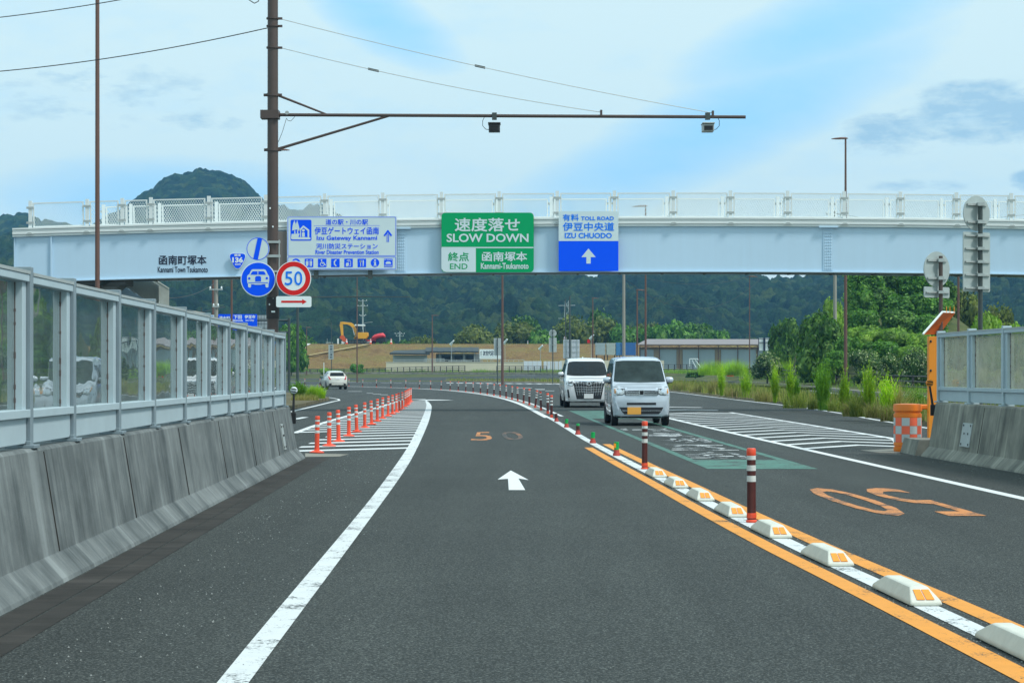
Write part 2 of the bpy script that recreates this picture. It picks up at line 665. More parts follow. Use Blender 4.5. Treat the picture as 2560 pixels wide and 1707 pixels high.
class Canvas:
    """a flat board at distance d; drawing units are enlarged-photo units (origin ox,oy; s units per photo pixel)"""

    def __init__(c, ox, oy, s, d):
        c.ox, c.oy, c.s, c.d = ox, oy, s, d
        c.parts = {}

    def w(c, x, y, layer=0):
        return P(c.ox + x / c.s, c.oy + y / c.s, c.d) + Vector((0, -.004 * layer - (c.d * 0), 0))

    def mb(c, part, mat):
        return c.parts.setdefault(part, (MB(), mat))[0]

    def poly(c, part, mat, pts, layer=1):
        c.mb(part, mat).poly([c.w(x, y, layer) for (x, y) in pts])

    def rect(c, part, mat, x0, y0, x1, y1, layer=1, r=0.0):
        c.poly(part, mat, rrect(x0, y0, x1, y1, r), layer)

    def line(c, part, mat, pts, wd, layer=1, closed=False):
        pts = list(pts) + ([pts[0], pts[1]] if closed else [])
        for k, ((ax, ay), (bx, by)) in enumerate(zip(pts, pts[1:])):
            if closed and k == len(pts) - 2:
                break
            dx, dy = bx - ax, by - ay
            n = math.hypot(dx, dy) or 1
            ox, oy = -dy / n * wd / 2, dx / n * wd / 2
            ex, ey = dx / n * wd * .3, dy / n * wd * .3
            c.poly(part, mat, [(ax + ox - ex, ay + oy - ey), (bx + ox + ex, by + oy + ey), (bx - ox + ex, by - oy + ey), (ax - ox - ex, ay - oy - ey)], layer + .05 * (k % 3))

    def disc(c, part, mat, x, y, rx, ry=None, layer=1, n=40, a0=0, a1=360):
        ry = ry or rx
        c.poly(part, mat, [(x + rx * math.cos(R(a0 + (a1 - a0) * k / n)), y + ry * math.sin(R(a0 + (a1 - a0) * k / n))) for k in range(n if a1 - a0 == 360 else n + 1)], layer)

    def ring(c, part, mat, x, y, r0, r1, layer=1, n=48):
        m = c.mb(part, mat)
        for k in range(n):
            a, b = 2 * math.pi * k / n, 2 * math.pi * (k + 1) / n
            m.quad(*[c.w(x + r * math.cos(t), y + r * math.sin(t), layer) for (r, t) in ((r0, a), (r1, a), (r1, b), (r0, b))])

    def text(c, part, mat, body, x0, y0, x1, y1, layer=2, bold=.012, spacing=1.0):
        cjk = any(ord(k) > 0x2e80 for k in body)
        v, f = text_shape(body, 0.0 if cjk else bold, spacing)
        g = (y1 - y0) * bold * 1.3 if cjk else 0       # heavier characters: the outline set twice, slightly apart
        for i, (dx, dy) in enumerate(((-g, -g), (g, g), (g, -g)) if cjk and g > 0 else ((0, 0),)):
            c.mb(part, mat).add([c.w(x0 + u * (x1 - x0) + dx, y1 - t * (y1 - y0) + dy, layer + .06 * i) for (u, t) in v], f)

    def slab(c, part, mat, pts, thick=.03, layer=0):
        c.mb(part, mat).prism([c.w(x, y, layer) for (x, y) in pts], (0, thick, 0))

    def build(c, parent):
        return {k: m.build(k.split('#')[0], mat, parent) for k, (m, mat) in c.parts.items()}


def rrect(x0, y0, x1, y1, r=0.0):
    if not r:
        return [(x0, y0), (x1, y0), (x1, y1), (x0, y1)]
    pts = []
    for (cx, cy, a) in ((x1 - r, y0 + r, -90), (x1 - r, y1 - r, 0), (x0 + r, y1 - r, 90), (x0 + r, y0 + r, 180)):
        for k in range(6):
            t = R(a + 18 * k)
            pts.append((cx + r * math.cos(t), cy + r * math.sin(t)))
    return pts
# ------------------------------------------------------------------ ground, roads and markings
GRASS_GROUND = make_ground('grassy soil', [(.3, (.035, .05, .016)), (.5, (.075, .095, .028)), (.7, (.12, .105, .05))], .3)
DRY_SOIL = make_ground('dry soil and weeds', [(.3, (.055, .06, .025)), (.5, (.12, .105, .06)), (.72, (.20, .17, .11))], 1.2)
LEVEE_GRASS = make_ground('mown brown grass', [(.28, (.10, .055, .025)), (.45, (.19, .12, .045)), (.6, (.17, .135, .04)), (.75, (.28, .20, .085))], .16, 1.6, .9)

ground = MB()
ys = [-40, 100, 290] + list(range(300, 360, 6)) + [380, 420, 700, 1500, 4200]
xs = [-2600, -300, -60, 0, 60, 300, 2600]
for a, b in zip(ys, ys[1:]):
    for c, d in zip(xs, xs[1:]):
        ground.quad((c, a, gnd(a)), (d, a, gnd(a)), (d, b, gnd(b)), (c, b, gnd(b)))
tag(ground.build('ground', GRASS_GROUND), kind='structure')

road_right = [(12, -8), (12, 40), (10.55, 53), (11.75, 75), (11.35, 105), (11.55, 140), (10.2, 180), (7.4, 230), (2, 270), (-10, 292)]
road = MB().poly([(x, y, .004) for (x, y) in road_right + [(-30, 294), (-95, 294), (-95, -8)]]).build('road', ASPHALT)
tag(road, kind='structure')
side_near = [(15.4, 30), (13.2, 53), (13.4, 75), (14.0, 95), (17.0, 143), (20, 200), (20, 250), (12, 288), (-10, 304), (-40, 308), (-95, 309)]
side_far = [(20.0, 30), (19.2, 53), (18.9, 75), (18.9, 95), (22.6, 143), (26.6, 200), (27.4, 254), (22, 306), (6, 336), (-20, 344), (-50, 347), (-95, 348)]


def resample(tab, n):
    """n points equally spaced by index along a polyline"""
    p = [Vector((a[0], a[1], 0)) for a in tab]
    d = [0.0]
    for a, b in zip(p, p[1:]):
        d.append(d[-1] + (b - a).length)
    out = []
    for k in range(n):
        t = d[-1] * k / (n - 1)
        for i in range(len(p) - 1):
            if t <= d[i + 1] + 1e-9:
                u = (t - d[i]) / (d[i + 1] - d[i])
                out.append(p[i].lerp(p[i + 1], u))
                break
    return out


sr = MB()
A, B = resample(side_near, 60), resample(side_far, 60)
for k in range(59):
    sr.quad(*[(p.x, p.y, gnd(p.y) + .006) for p in (A[k], B[k], B[k + 1], A[k + 1])])
side_road = tag(sr.build('side_road', ASPHALT), kind='structure')


def fix_up(mb):
    """turn flat faces upwards"""
    out = []
    for f in mb.f:
        a, b, c = (Vector(mb.v[f[i]]) for i in (0, 1, 2))
        out.append(f if (b - a).cross(c - a).z >= 0 else tuple(reversed(f)))
    mb.f = out
    return mb


def strip(name, mat, tab, w0, w1, parent, lift=.008, n=60, z=None):
    """painted band between offsets w0 and w1 to the right of a line given as (x, y) points"""
    pts = resample(tab, n)
    mb = MB()
    L_, R_ = [], []
    for k, p in enumerate(pts):
        t = (pts[min(k + 1, n - 1)] - pts[max(k - 1, 0)]).normalized()
        o = Vector((t.y, -t.x, 0))
        L_.append(p + o * w0)
        R_.append(p + o * w1)
    for k in range(n - 1):
        mb.quad(*[(q.x, q.y, (gnd(q.y) if z is None else z) + lift) for q in (L_[k], R_[k], R_[k + 1], L_[k + 1])])
    return fix_up(mb).build(name, mat, parent)


# centre line of the bollard row (measured on the level road)
cl = [(2.62, 7.0), (2.46, 11.03), (2.345, 13.6), (2.234, 15.84), (2.07, 20.7), (1.94, 25.4), (1.81, 29.36), (1.515, 39.9), (1.36, 49.0),
      (1.20, 57.5), (.98, 65.4), (.75, 75.0), (.42, 85.5), (.02, 94.9), (-.55, 106), (-1.6, 121), (-3.3, 138), (-5.3, 153), (-8.1, 167),
      (-12.0, 180), (-16.4, 194), (-22.5, 210), (-31, 228), (-44, 248), (-62, 268)]


def smooth_tab(tab, it=2):
    p = [Vector((a[0], a[1], 0)) for a in tab]
    for _ in range(it):
        q = [p[0]]
        for a, b in zip(p, p[1:]):
            q += [a.lerp(b, .25), a.lerp(b, .75)]
        p = q + [p[-1]]
    return [(v.x, v.y) for v in p]


CL = smooth_tab(cl)


def clx(y):
    return lerp_tab([(b, a) for (a, b) in CL], y)


def cut(tab, y0, y1):
    t = [(a, b) for (a, b) in tab if y0 < b < y1]
    f = [(b, a) for (a, b) in tab]
    return [(lerp_tab(f, y0), y0)] + t + [(lerp_tab(f, y1), y1)]


strip('centre_line', NEAR_WHITE, cut(CL, 6.5, 60), -.075, .075, road, n=90)
strip('edge_line', WHITE_PAINT, cut(CL, 60, 262), -.16, .04, road, n=120)
strip('edge_line', THIN_WHITE, cut(CL, 62, 262), .42, .54, road, n=120)
strip('rough_strip', make_ground('gravelly strip', [(.3, (.10, .105, .10)), (.5, (.2, .2, .19)), (.7, (.36, .36, .35))], 3.0, 30), cut(CL, 66, 255), .05, .41, road, lift=.006, n=100)
for side, y1 in ((-1, 36.3), (1, 38.0)):
    t = cut(CL, 6.5, y1)
    a, b = (-.30, -.15) if side < 0 else (.15, .30)
    strip('yellow_line', YELLOW_PAINT, t, a, b, road, n=80)

# left edge line of the lane, thickening into the border of the hatched nose
def gl(pts):
    return [tuple(G(x, y))[:2] for (x, y) in pts]


le = gl([(430, 1860), (545, 1700), (900, 1283), (973, 1187), (1018, 1122), (1036, 1087), (1052, 1054), (1063, 1027), (1067, 1011), (1063, 1003)])
re_ = gl([(512, 1860), (628, 1700), (900, 1333), (1006, 1187), (1036, 1136), (1060, 1084), (1074, 1049), (1079, 1024), (1079, 1012), (1066, 1000.5)])
A, B = resample(smooth_tab(le), 70), resample(smooth_tab(re_), 70)
mb = MB()
for k in range(69):
    mb.quad(*[(p.x, p.y, .008) for p in (A[k], B[k], B[k + 1], A[k + 1])])
fix_up(mb).build('edge_line', NEAR_WHITE, road)
hl = smooth_tab(gl([(735, 1083), (791, 1062), (845, 1046), (900, 1031), (954, 1015.5), (992, 1003.5), (1029, 999.8)]))
strip('nose_outline', WHITE_PAINT, hl, -.06, .09, road)
strip('nose_outline', WHITE_PAINT, gl([(1029, 999.8), (1046, 1000), (1066, 1001)]), -1.4, 0, road, n=6)
hlf = [(b, a) for (a, b) in hl]
hrf = [(b, a) for (a, b) in smooth_tab(le)]


def solve(fx, x0, y0, slope):
    """where the line y = y0 + slope*(x - x0) meets x = fx(y)"""
    x = x0
    for _ in range(40):
        x = .5 * x + .5 * fx(y0 + slope * (x - x0))
    return x, y0 + slope * (x - x0)


hatch = MB()
y = 34.2
while y < 99:
    pts = []
    for e in (0, .62):
        p = solve(lambda v: max(-9.5, lerp_tab(hlf, v)) if v > 44.5 else -3.86 - .012 * (v - 34), -4, y + e, .75)
        q = solve(lambda v: lerp_tab(hrf, max(24, min(v, 96))) + .02, -2, y + 1.5 + e, .75)
        pts.append((p, q))
    (p0, q0), (p1, q1) = pts
    if q0[0] > p0[0] + .1 and q0[1] < 96:
        hatch.quad((p0[0], p0[1], .0085), (q0[0], q0[1], .0085), (q1[0], q1[1], .0085), (p1[0], p1[1], .0085))
    y += 1.95
fix_up(hatch).build('hatching', WHITE_PAINT, road)

# right lane: outer edge line, chevrons, far lane line
rl = [(6.15, 6), (5.80, 14), (5.56, 21.6), (5.43, 26.8), (5.22, 35.5), (4.91, 47.05), (4.69, 58.4), (4.50, 70), (4.25, 84), (3.75, 100), (2.9, 118), (1.4, 138), (-1.0, 158)]
RL = smooth_tab(rl)
strip('edge_line', WHITE_PAINT, cut(RL, 6.5, 84), -.075, .075, road, n=80)
strip('lane_line', THIN_WHITE, cut(RL, 100, 106), -.075, .075, road, n=6)
rr = [(6.75, 33), (7.15, 36.7), (7.9, 41.1), (7.75, 52), (7.45, 68), (7.3, 84)]
strip('edge_line', WHITE_PAINT, cut(rr, 35, 68), -.07, .07, road, n=30)
rlf, rrf = [(b, a) for (a, b) in RL], [(b, a) for (a, b) in rr]
chev = MB()
y = 37.3
while y < 82:
    ax = 6.52 - .004 * (y - 37)
    wd = .45 if y < 66 else .8
    for sgn, fx, slope in ((1, rlf, 1.38), (-1, rrf, -1.15)):
        p0, p1 = (ax, y), (ax, y + wd)
        q0 = solve(lambda v: lerp_tab(fx, v), p0[0], y, slope)
        q1 = solve(lambda v: lerp_tab(fx, v), p1[0], y + wd, slope)
        if q0[1] > 34.6:
            chev.quad((p0[0], p0[1], .0085), (q0[0], q0[1], .0085), (q1[0], q1[1], .0085), (p1[0], p1[1], .0085))
    y += 1.98 if y < 66 else 5.5
fix_up(chev).build('chevron_hatching', WHITE_PAINT, road)
ml = [(10.2, 30), (10.2, 45), (10.25, 53), (11.45, 75), (11.05, 105), (11.2, 140), (9.85, 180), (7.0, 230), (1.4, 268), (-10, 289), (-40, 291)]
strip('edge_line', WHITE_PAINT, smooth_tab(ml), -.09, .06, road, n=120)
fl = [(17.6, 53), (18.0, 75), (18.3, 95), (22.0, 143), (26.0, 200), (26.8, 254), (21.6, 304), (5.6, 334), (-20, 342)]
strip('edge_line', WHITE_PAINT, smooth_tab(fl), -.09, .09, side_road, n=100)
# broken lane lines and edge lines of the crossing carriageway beyond the bend
mb = MB()
for (x0, x1, yy, h) in ((873, 900, 955.3, .9), (908, 930, 956.3, .6), (952, 975, 957, .9), (985, 1006, 957.6, .9), (1020, 1042, 958.3, .9), (1056, 1082, 958.8, .9), (1295, 1330, 969.8, 1.2), (1337, 1362, 972.5, 1.2), (1363, 1386, 977, 1.2), (1340, 1362, 974.5, 1.1),
                        (870, 905, 978.5, .9), (917, 932, 983.0, .9), (932, 952, 985.0, .9), (950, 970, 986.8, .9), (690, 760, 954.5, .8), (770, 810, 978, .8),
                        (1030, 1064, 998.0, .9)):
    a, b = G(x0, yy), G(x1, yy)
    s = .022 * a.y / 9.0 * h * 2
    mb.quad((a.x, a.y - s, .0085), (b.x, b.y - s, .0085), (b.x, b.y + s, .0085), (a.x, a.y + s, .0085))
mb.build('lane_line', WHITE_PAINT, road)
mb = MB()
for k in range(15):           # ladder marking in front of the crossing carriageway
    a = G(1120 + k * 25, 957.5 + k * .25)
    b = G(1120 + k * 25 + 17, 957.5 + k * .25)
    mb.quad((a.x, a.y - 3, .0085), (b.x, b.y - 3, .0085), (b.x - .5, b.y + 7, .0085), (a.x - .5, a.y + 7, .0085))
fix_up(mb).build('ladder_marking', THIN_WHITE, road)
strip('edge_line', WHITE_PAINT, gl([(725, 1030), (737, 1027), (792, 1014), (835, 1003.5), (848, 1001)]), -.07, .07, road, n=20)
strip('edge_line', THIN_WHITE, gl([(848, 1001), (846, 998), (830, 995), (812, 992.5)]), -.06, .06, road, n=20)
strip('lane_line', WHITE_PAINT, gl([(738, 1048), (764, 1043)]), -.10, .10, road, n=4)

# lane arrow, speed figures, green box and worn lettering
mb = MB()
mb.poly([(*G(x, y)[:2], .0085) for (x, y) in ((1272, 1226), (1313, 1226), (1296, 1197), (1322, 1201), (1277, 1177), (1244, 1199.5), (1270, 1198))])
fix_up(mb).build('arrow_marking', WHITE_PAINT, road)


def digits(body, corners, mat, name, bold=0.0):
    """figures stretched onto the quad near-left, near-right, far-right, far-left"""
    v, f = text_shape(body, bold)
    a, b, c, d = (Vector(k) for k in corners)
    m = MB()
    m.add([tuple((a * (1 - u) + b * u) * (1 - t) + (d * (1 - u) + c * u) * t + Vector((0, 0, .0085))) for (u, t) in v], f)
    return fix_up(m).build(name, mat, road)


digits('5', (G(1176, 1102), G(1233, 1101.5), G(1226, 1080), G(1188, 1081)), FADED_ORANGE, 'speed_figure')
digits('0', (G(1262, 1101), G(1316, 1100), G(1296, 1079), G(1250, 1080)), make_paint('almost worn off orange road paint', (.62, .22, .05), .66, fine=48), 'speed_figure')
digits('0', [(3.87, 23.6, 0), (3.36, 23.6, 0), (3.46, 19.05, 0), (3.93, 19.05, 0)], FADED_ORANGE, 'speed_figure', .002)
digits('5', [(4.52, 23.6, 0), (4.03, 23.6, 0), (4.14, 19.05, 0), (4.60, 19.05, 0)], FADED_ORANGE, 'speed_figure', .002)

gb = MB()
def box_x(y, side):
    return lerp_tab([(28.3, 2.78), (53.4, 2.32), (72, 2.0)], y) + side * lerp_tab([(28.3, 1.57), (72, 1.57)], y)
for (y0, y1, s0, s1) in ((28.3, 31.3, 0, 1), (31.3, 59, 0, .085), (31.3, 59, .915, 1), (59, 71, 0, 1)):
    for k in range(8):
        a, b = y0 + (y1 - y0) * k / 8, y0 + (y1 - y0) * (k + 1) / 8
        gb.quad((box_x(a, s0), a, .007), (box_x(a, s1), a, .007), (box_x(b, s1), b, .007), (box_x(b, s0), b, .007))
gb.build('green_box', GREEN_PAINT, road)
ms = MB()
for q in (((1290, 330), (1360, 333), (1480, 372), (1420, 378)), ((1420, 391), (1500, 370), (1595, 360), (1540, 385)), ((860, 349), (1250, 350), (1250, 355), (870, 356)),
          ((880, 366), (1355, 366), (1355, 372), (890, 373)), ((905, 383), (1345, 382), (1345, 388), (920, 388)), ((990, 346), (1100, 329), (1160, 331), (1070, 348)),
          ((1000, 346), (1070, 348), (1185, 386), (1120, 386)), ((640, 249), (1245, 256), (1245, 261), (800, 256)), ((735, 265), (820, 254), (860, 258), (790, 270)),
          ((960, 262), (1070, 258), (1280, 292), (1230, 297)), ((750, 273), (1010, 271), (1010, 276), (765, 278)), ((730, 290), (1060, 288), (1060, 293), (740, 295)),
          ((720, 303), (1410, 304), (1410, 310), (735, 308)), ((590, 207), (780, 214), (900, 206), (830, 200)), ((690, 186), (740, 186), (830, 218), (780, 222)),
          ((800, 184), (850, 184), (960, 212), (900, 214)), ((860, 228), (1000, 206), (1050, 206), (910, 228)), ((910, 186), (960, 186), (1130, 226), (1060, 228)),
          ((990, 186), (1040, 186), (1150, 222), (1110, 222)), ((540, 135), (820, 131), (830, 136), (540, 141)), ((490, 150), (800, 140), (852, 168), (500, 166)),
          ((660, 166), (950, 164), (950, 169), (660, 171)), ((200, 92), (265, 88), (290, 106), (240, 107)), ((320, 98), (480, 95), (480, 102), (330, 105)),
          ((480, 92), (560, 92), (620, 112), (540, 115)), ((560, 98), (680, 86), (650, 98), (770, 117), (600, 108))):
    pts = [G(1500 + x / 4.055, 1050 + y / 4.055) for (x, y) in q]
    ms.poly([(p.x, p.y, .0085) for p in pts])
fix_up(ms).build('road_lettering', WHITE_WORN, road)

# concrete slabs at the ends of both barriers, gutter along the left one
mb = MB().poly([(*G(x, y)[:2], .007) for (x, y) in ((763, 1143), (850, 1141), (873, 1136), (763, 1133.5))])
fix_up(mb).build('gutter_end', KERB, road)
mb = MB().poly([(*G(x, y)[:2], .007) for (x, y) in ((2150, 1126), (2200, 1132), (2250, 1133), (2250, 1122))])
fix_up(mb).build('gutter_end', KERB, road)


def toe_l(y):
    return -2.66 - .0204 * y


strip('gutter', GUTTER, [(toe_l(0) + .02, 0), (toe_l(32) + .02, 32)], 0, .19, road, lift=.007, n=40)
strip('gutter', GUTTER, [(toe_l(0) + .225, 0), (toe_l(32) + .225, 32)], 0, .16, road, lift=.007, n=40)

# grit swept to the foot of both barriers: nobody could count it
rng = random.Random(5)
gr = MB()
for k in range(1700):
    y_ = 7 + 27 * rng.random() ** 1.2
    if k % 3 == 0:
        x_ = 6.75 + .042 * (32.6 - y_) - abs(rng.gauss(0, .22)) - .05
    elif k % 3 == 1:
        x_ = toe_l(y_) + .62 + abs(rng.gauss(0, .5))
    else:
        y_ = 7 + 28 * rng.random()
        x_ = clx(y_) + rng.choice((-1, 1)) * rng.uniform(.07, .17)
    s = rng.choice((.003, .004, .005, .006, .008)) * (1.0 if k % 3 < 2 else .8)
    a = rng.random() * 6.28
    gr.add([(x_ + s * math.cos(a), y_ + s * math.sin(a), .008), (x_ + s * math.cos(a + 2.1), y_ + s * math.sin(a + 2.1), .008), (x_ + s * math.cos(a + 4.2), y_ + s * math.sin(a + 4.2), .008), (x_, y_, .008 + s * 1.1)], [(0, 1, 3), (1, 2, 3), (2, 0, 3)])
tag(gr.build('gravel', M('pale grit', (.24, .26, .25), .9, 0, .5, 60)), 'loose pale grit swept along the barriers and the centre line', 'gravel', kind='stuff')

# ------------------------------------------------------------------ median strip, verges, kerbs
md = MB()
A, B = resample(cut(road_right[1:], 38, 140) + road_right[6:], 60), resample(side_near, 60)
B = resample([(13.0, 38), (12.9, 53)] + side_near[2:8] + [(-10, 304)], 60)
for k in range(59):
    prof = [(0, 0), (.03, .10), (.2, .12), (.5, .16), (.8, .12), (.97, .10), (1, 0)]
    for (u0, h0), (u1, h1) in zip(prof, prof[1:]):
        def q(i, u, h):
            p = A[i].lerp(B[i], u)
            return (p.x, p.y, gnd(p.y) + h + .005)
        md.quad(q(k, u0, h0), q(k, u1, h1), q(k + 1, u1, h1), q(k + 1, u0, h0))
tag(fix_up(md).build('median_strip', DRY_SOIL), kind='structure')
fence_base = [(26.0, 75, -.05), (26.6, 110, .0), (27.3, 142, .1), (29.2, 203, .48), (30.8, 281, .98), (25, 318, 1.25), (8, 345, 1.4), (-10, 351, 1.4), (-45, 355, 1.4), (-100, 357, 1.4)]
fb = resample([(a, b) for (a, b, c) in fence_base], 70)
fbz = [lerp_tab([(b, c) for (a, b, c) in fence_base], p.y) for p in fb]
B = resample([(19.8, 70), (18.9, 95), (22.6, 143), (26.6, 200), (27.4, 254), (22, 306), (6, 336), (-20, 344), (-50, 347), (-100, 348)], 70)
kb, vg = MB(), MB()
for k in range(69):
    def q(i, lift, dx=0.0, u=0.0):
        p = B[i].lerp(fb[i], u)
        d = (fb[i] - B[i]).normalized()
        return (p.x + d.x * dx, p.y + d.y * dx, gnd(p.y) * (1 - u) + u * fbz[i] + lift)
    kb.quad(q(k, 0), q(k + 1, 0), q(k + 1, .26), q(k, .26))
    kb.quad(q(k, .26), q(k + 1, .26), q(k + 1, .27, .5), q(k, .27, .5))
    vg.quad(q(k, .265, .5), q(k + 1, .265, .5), q(k + 1, 0, 0, 1), q(k, 0, 0, 1))
    d0, d1 = (fb[k] - B[k]).normalized(), (fb[k + 1] - B[k + 1]).normalized()
    a, b = fb[k], fb[k + 1]
    vg.quad((a.x, a.y, fbz[k]), (b.x, b.y, fbz[k + 1]), (b.x + d1.x * 40, b.y + d1.y * 12, fbz[k + 1] + .6), (a.x + d0.x * 40, a.y + d0.y * 12, fbz[k] + .6))
tag(kb.build('kerb', KERB), kind='structure')
tag(vg.build('verge', GRASS_GROUND), kind='structure')
isl = [G(x, y) for (x, y) in ((690, 1034), (728, 1028), (770, 1018), (815, 1006), (836, 1001), (826, 997), (800, 990), (700, 985), (600, 985), (560, 1010))]
mb = MB().prism([(p.x - .25, p.y, .0) for p in isl], (0, 0, .14))
tag(mb.build('traffic_island', DRY_SOIL), kind='structure')

# levee with a mown slope
nx, ny = 220, 26
px_l = np.linspace(-80, 120, nx)
lv, lf = [], []
prof = [(367, 1.1), (368, 1.3), (372, 2.0), (378, 3.2), (384, 4.3), (390, 5.4), (396, 6.4), (400, 6.95), (402, 7.05), (412, 7.05), (416, 6.6), (430, 2.0), (434, 1.0)]
rs = np.random.RandomState(3)
for (yy, zz) in prof:
    for i, x in enumerate(px_l):
        n = .12 * math.sin(x * .9 + yy) + .1 * math.sin(x * 2.3 + yy * .7) if 367 < yy < 400 else 0
        lv.append((x, yy, zz + n * .7 + .06 * rs.randn() * (368 < yy < 400)))
m_ = len(prof)
for j in range(m_ - 1):
    for i in range(nx - 1):
        a = j * nx + i
        lf.append((a, a + 1, a + 1 + nx, a + nx))
# the levee ends on the left in a slanting edge
lv = np.array(lv)
left_edge = lambda y: lerp_tab([(367, -45.6), (400, -40.6), (434, -40.6)], y)
for r_ in lv:
    r_[0] = max(r_[0], left_edge(r_[1]))
levee = tag(np_mesh('levee', lv, np.array(lf), LEVEE_GRASS, smooth=True), kind='structure')
mb = MB()
mb.quad((-58, 369, 1.5), (-45.4, 369, 1.5), (-40.5, 400.2, 7.12), (-58, 400.2, 7.12))
mb.quad((-58, 400.2, 7.12), (-40.5, 400.2, 7.12), (-40.5, 404, 7.0), (-58, 404, 7.0))
mb.quad((-58, 369, 1.5), (-58, 400.2, 7.12), (-58, 404, 7.0), (-58, 404, 1.0))
mb.quad((-58, 404, 7.0), (-40.5, 404, 7.0), (-40.5, 404, 1.0), (-58, 404, 1.0))
mb.quad((-45.4, 369, 1.5), (-45.4, 369, .5), (-40.5, 400.2, 6.2), (-40.5, 400.2, 7.12))
tag(mb.build('revetment', M('pale revetment concrete', (.55, .56, .54), .85, 0, .08, .4)), 'pale concrete slope facing at the end of the brown levee', 'revetment')
MB().prism([(-39.5, 384, 4.40), (-29.0, 397, 6.75), (-28.2, 397, 6.75), (-38.9, 384, 4.40)], (0, -.4, .22)).build('levee_path', M('dry trodden track', (.42, .34, .17), .95, 0, .2, 1), levee)

# ------------------------------------------------------------------ barriers
PZ = [7.4, 9.4, 11.4, 13.3, 14.75, 16.65, 18.5, 20.5, 22.4, 24.25, 26.1, 27.9, 29.65, 31.5]


def barrier(name, label, side, toe, y0, y1, top0, top1, mat):
    """safety-shaped concrete wall; side=-1 stands left of the road"""
    root = thing(name, label, 'concrete barrier', (toe(y1), y1, 0))
    mb = MB()
    n = 24
    rows = []
    for k in range(n + 1):
        y = y0 + (y1 - y0) * k / n
        t = toe(y)
        h = top0 + (top1 - top0) * k / n
        rows.append([(t + side * a, y, z) for (a, z) in ((0, 0), (.01, .03), (.135, .165), (.245, h - .02), (.265, h), (.50, h), (.56, .16), (.62, 0))])
    vs = [p for r in rows for p in r]
    fs = []
    for k in range(n):
        for i in range(7):
            a = k * 8 + i
            f = (a, a + 1, a + 9, a + 8)
            fs.append(f if side < 0 else tuple(reversed(f)))
    fs += [tuple(range(8)), tuple(range(n * 8 + 7, n * 8 - 1, -1))]
    mb.add(vs, fs)
    w = mb.build('wall', mat, root)
    y = y1 - 2.9
    while y > y0:
        h = top0 + (top1 - top0) * (y - y0) / (y1 - y0)
        t = toe(y)
        j = MB().prism([(t + side * a, y, z) for (a, z) in ((.128, .168), (.238, h - .03), (.25, h - .03), (.14, .168))], (0, .010, 0))
        j.build('joint', GUTTER, root)
        y -= 3.1
    return root


left_wall = barrier('concrete_barrier', 'long streaky grey concrete barrier along the left shoulder under the noise panels', -1, toe_l, 2.0, 31.9, .90, .828, CONCRETE)


def top_l(y):
    return .90 + (y - 2) / 29.9 * (.828 - .90)


def glass_l(y):
    return 2.08 - .0041 * y


RUST = M('rusty seam', (.11, .085, .08), .9, 0, .4, 14)


def noise_screen(label, side, toe, zs, topf, glassf, pane, off):
    root = thing('noise_screen', label, 'noise barrier', (toe(zs[-1]) + side * off, zs[-1], topf(zs[-1])))
    X = lambda y: toe(y) + side * off
    for k, y in enumerate(zs):
        z0, z1 = topf(y), glassf(y)
        x = X(y)
        mb = MB().box((x, y, (z0 + z1) / 2 + .03), (.13, .085, z1 - z0 + .05))
        mb.box((x, y, z0 + .012), (.20, .16, .024))
        for dx in (-.07, .07):
            mb.box((x + dx * .8, y - .06, z0 + .035), (.03, .03, .03))
        mb.build('post', STEEL_DARK if side < 0 else STEEL, root, bevel=.004)
        if k == 0:
            continue
        ya = zs[k - 1]
        ang = math.atan2(X(ya) - X(y), y - ya)
        ym, xm, ln = (y + ya) / 2, (X(y) + X(ya)) / 2, y - ya - .10
        zb, zt = topf(ym) + .03, glassf(ym)
        fr = MB()
        f_in = -side * .035
        fr.box((xm + f_in * .3, ym, zt - .025), (.10, ln, .05), ang)
        fr.box((xm + f_in * .7, ym, zb + .20), (.085, ln, .055), ang)
        fr.box((xm + f_in * .3, ym, zb + .085), (.055, ln, .17), ang)
        for e in (-1, 1):
            yy = ym + e * (ln / 2 - .055)
            fr.box((X(yy) + f_in * .2, yy, (zb + .2 + zt) / 2), (.06, .11, zt - zb - .25), ang)
        f = fr.build('panel_frame', STEEL, root, bevel=.004)
        gs = MB()
        yy = ym + (ln / 2 - .112)
        gs.box((X(yy) - f_in * .35, yy, (zb + .22 + zt - .05) / 2), (.006, .005, zt - zb - .28), ang)
        for j in range(5):
            gs.box((X(yy) - f_in * .35, yy, zb + .24 + ((j * 37 + k * 23) % 100) / 100.0 * (zt - zb - .32)), (.012, .010, .02 + .012 * ((j + k) % 3)), ang)
        o = gs.build('rusty_seam', RUST, root)
        o.parent = f
        pn = MB().box((xm - f_in * .5, ym, (zb + zt) / 2 + .08), (.008, ln - .2, zt - zb - .28), ang)
        o = pn.build('pane', pane, root)
        o.parent = f
        cap = MB()
        cap.box((xm - f_in * .1, ym, zt + .012), (.14, ln + .01, .022), ang)
        o = cap.build('cap_rail', GALV, root)
        o.parent = f
    return root


noise_screen('row of tall clear noise panels with grey frames on the left concrete barrier', -1, toe_l, PZ, top_l, glass_l, PANE, .34)


def toe_r(y):
    return 6.69 + .042 * (32.6 - y)


right_wall = barrier('concrete_barrier', 'pale weathered concrete barrier on the right beside the checkered orange drum', 1, toe_r, 2.0, 32.6, .88, .88, CONCRETE_PALE)
mb = MB()
mb.prism([(toe_r(32.9) - .02, 32.9, 0), (toe_r(32.9) + .62, 32.9, 0), (toe_r(32.9) + .62, 32.9, .26), (toe_r(32.9) + .05, 32.9, .26)], (0, 1.25, 0))
mb.build('end_block', CONCRETE_PALE, right_wall)


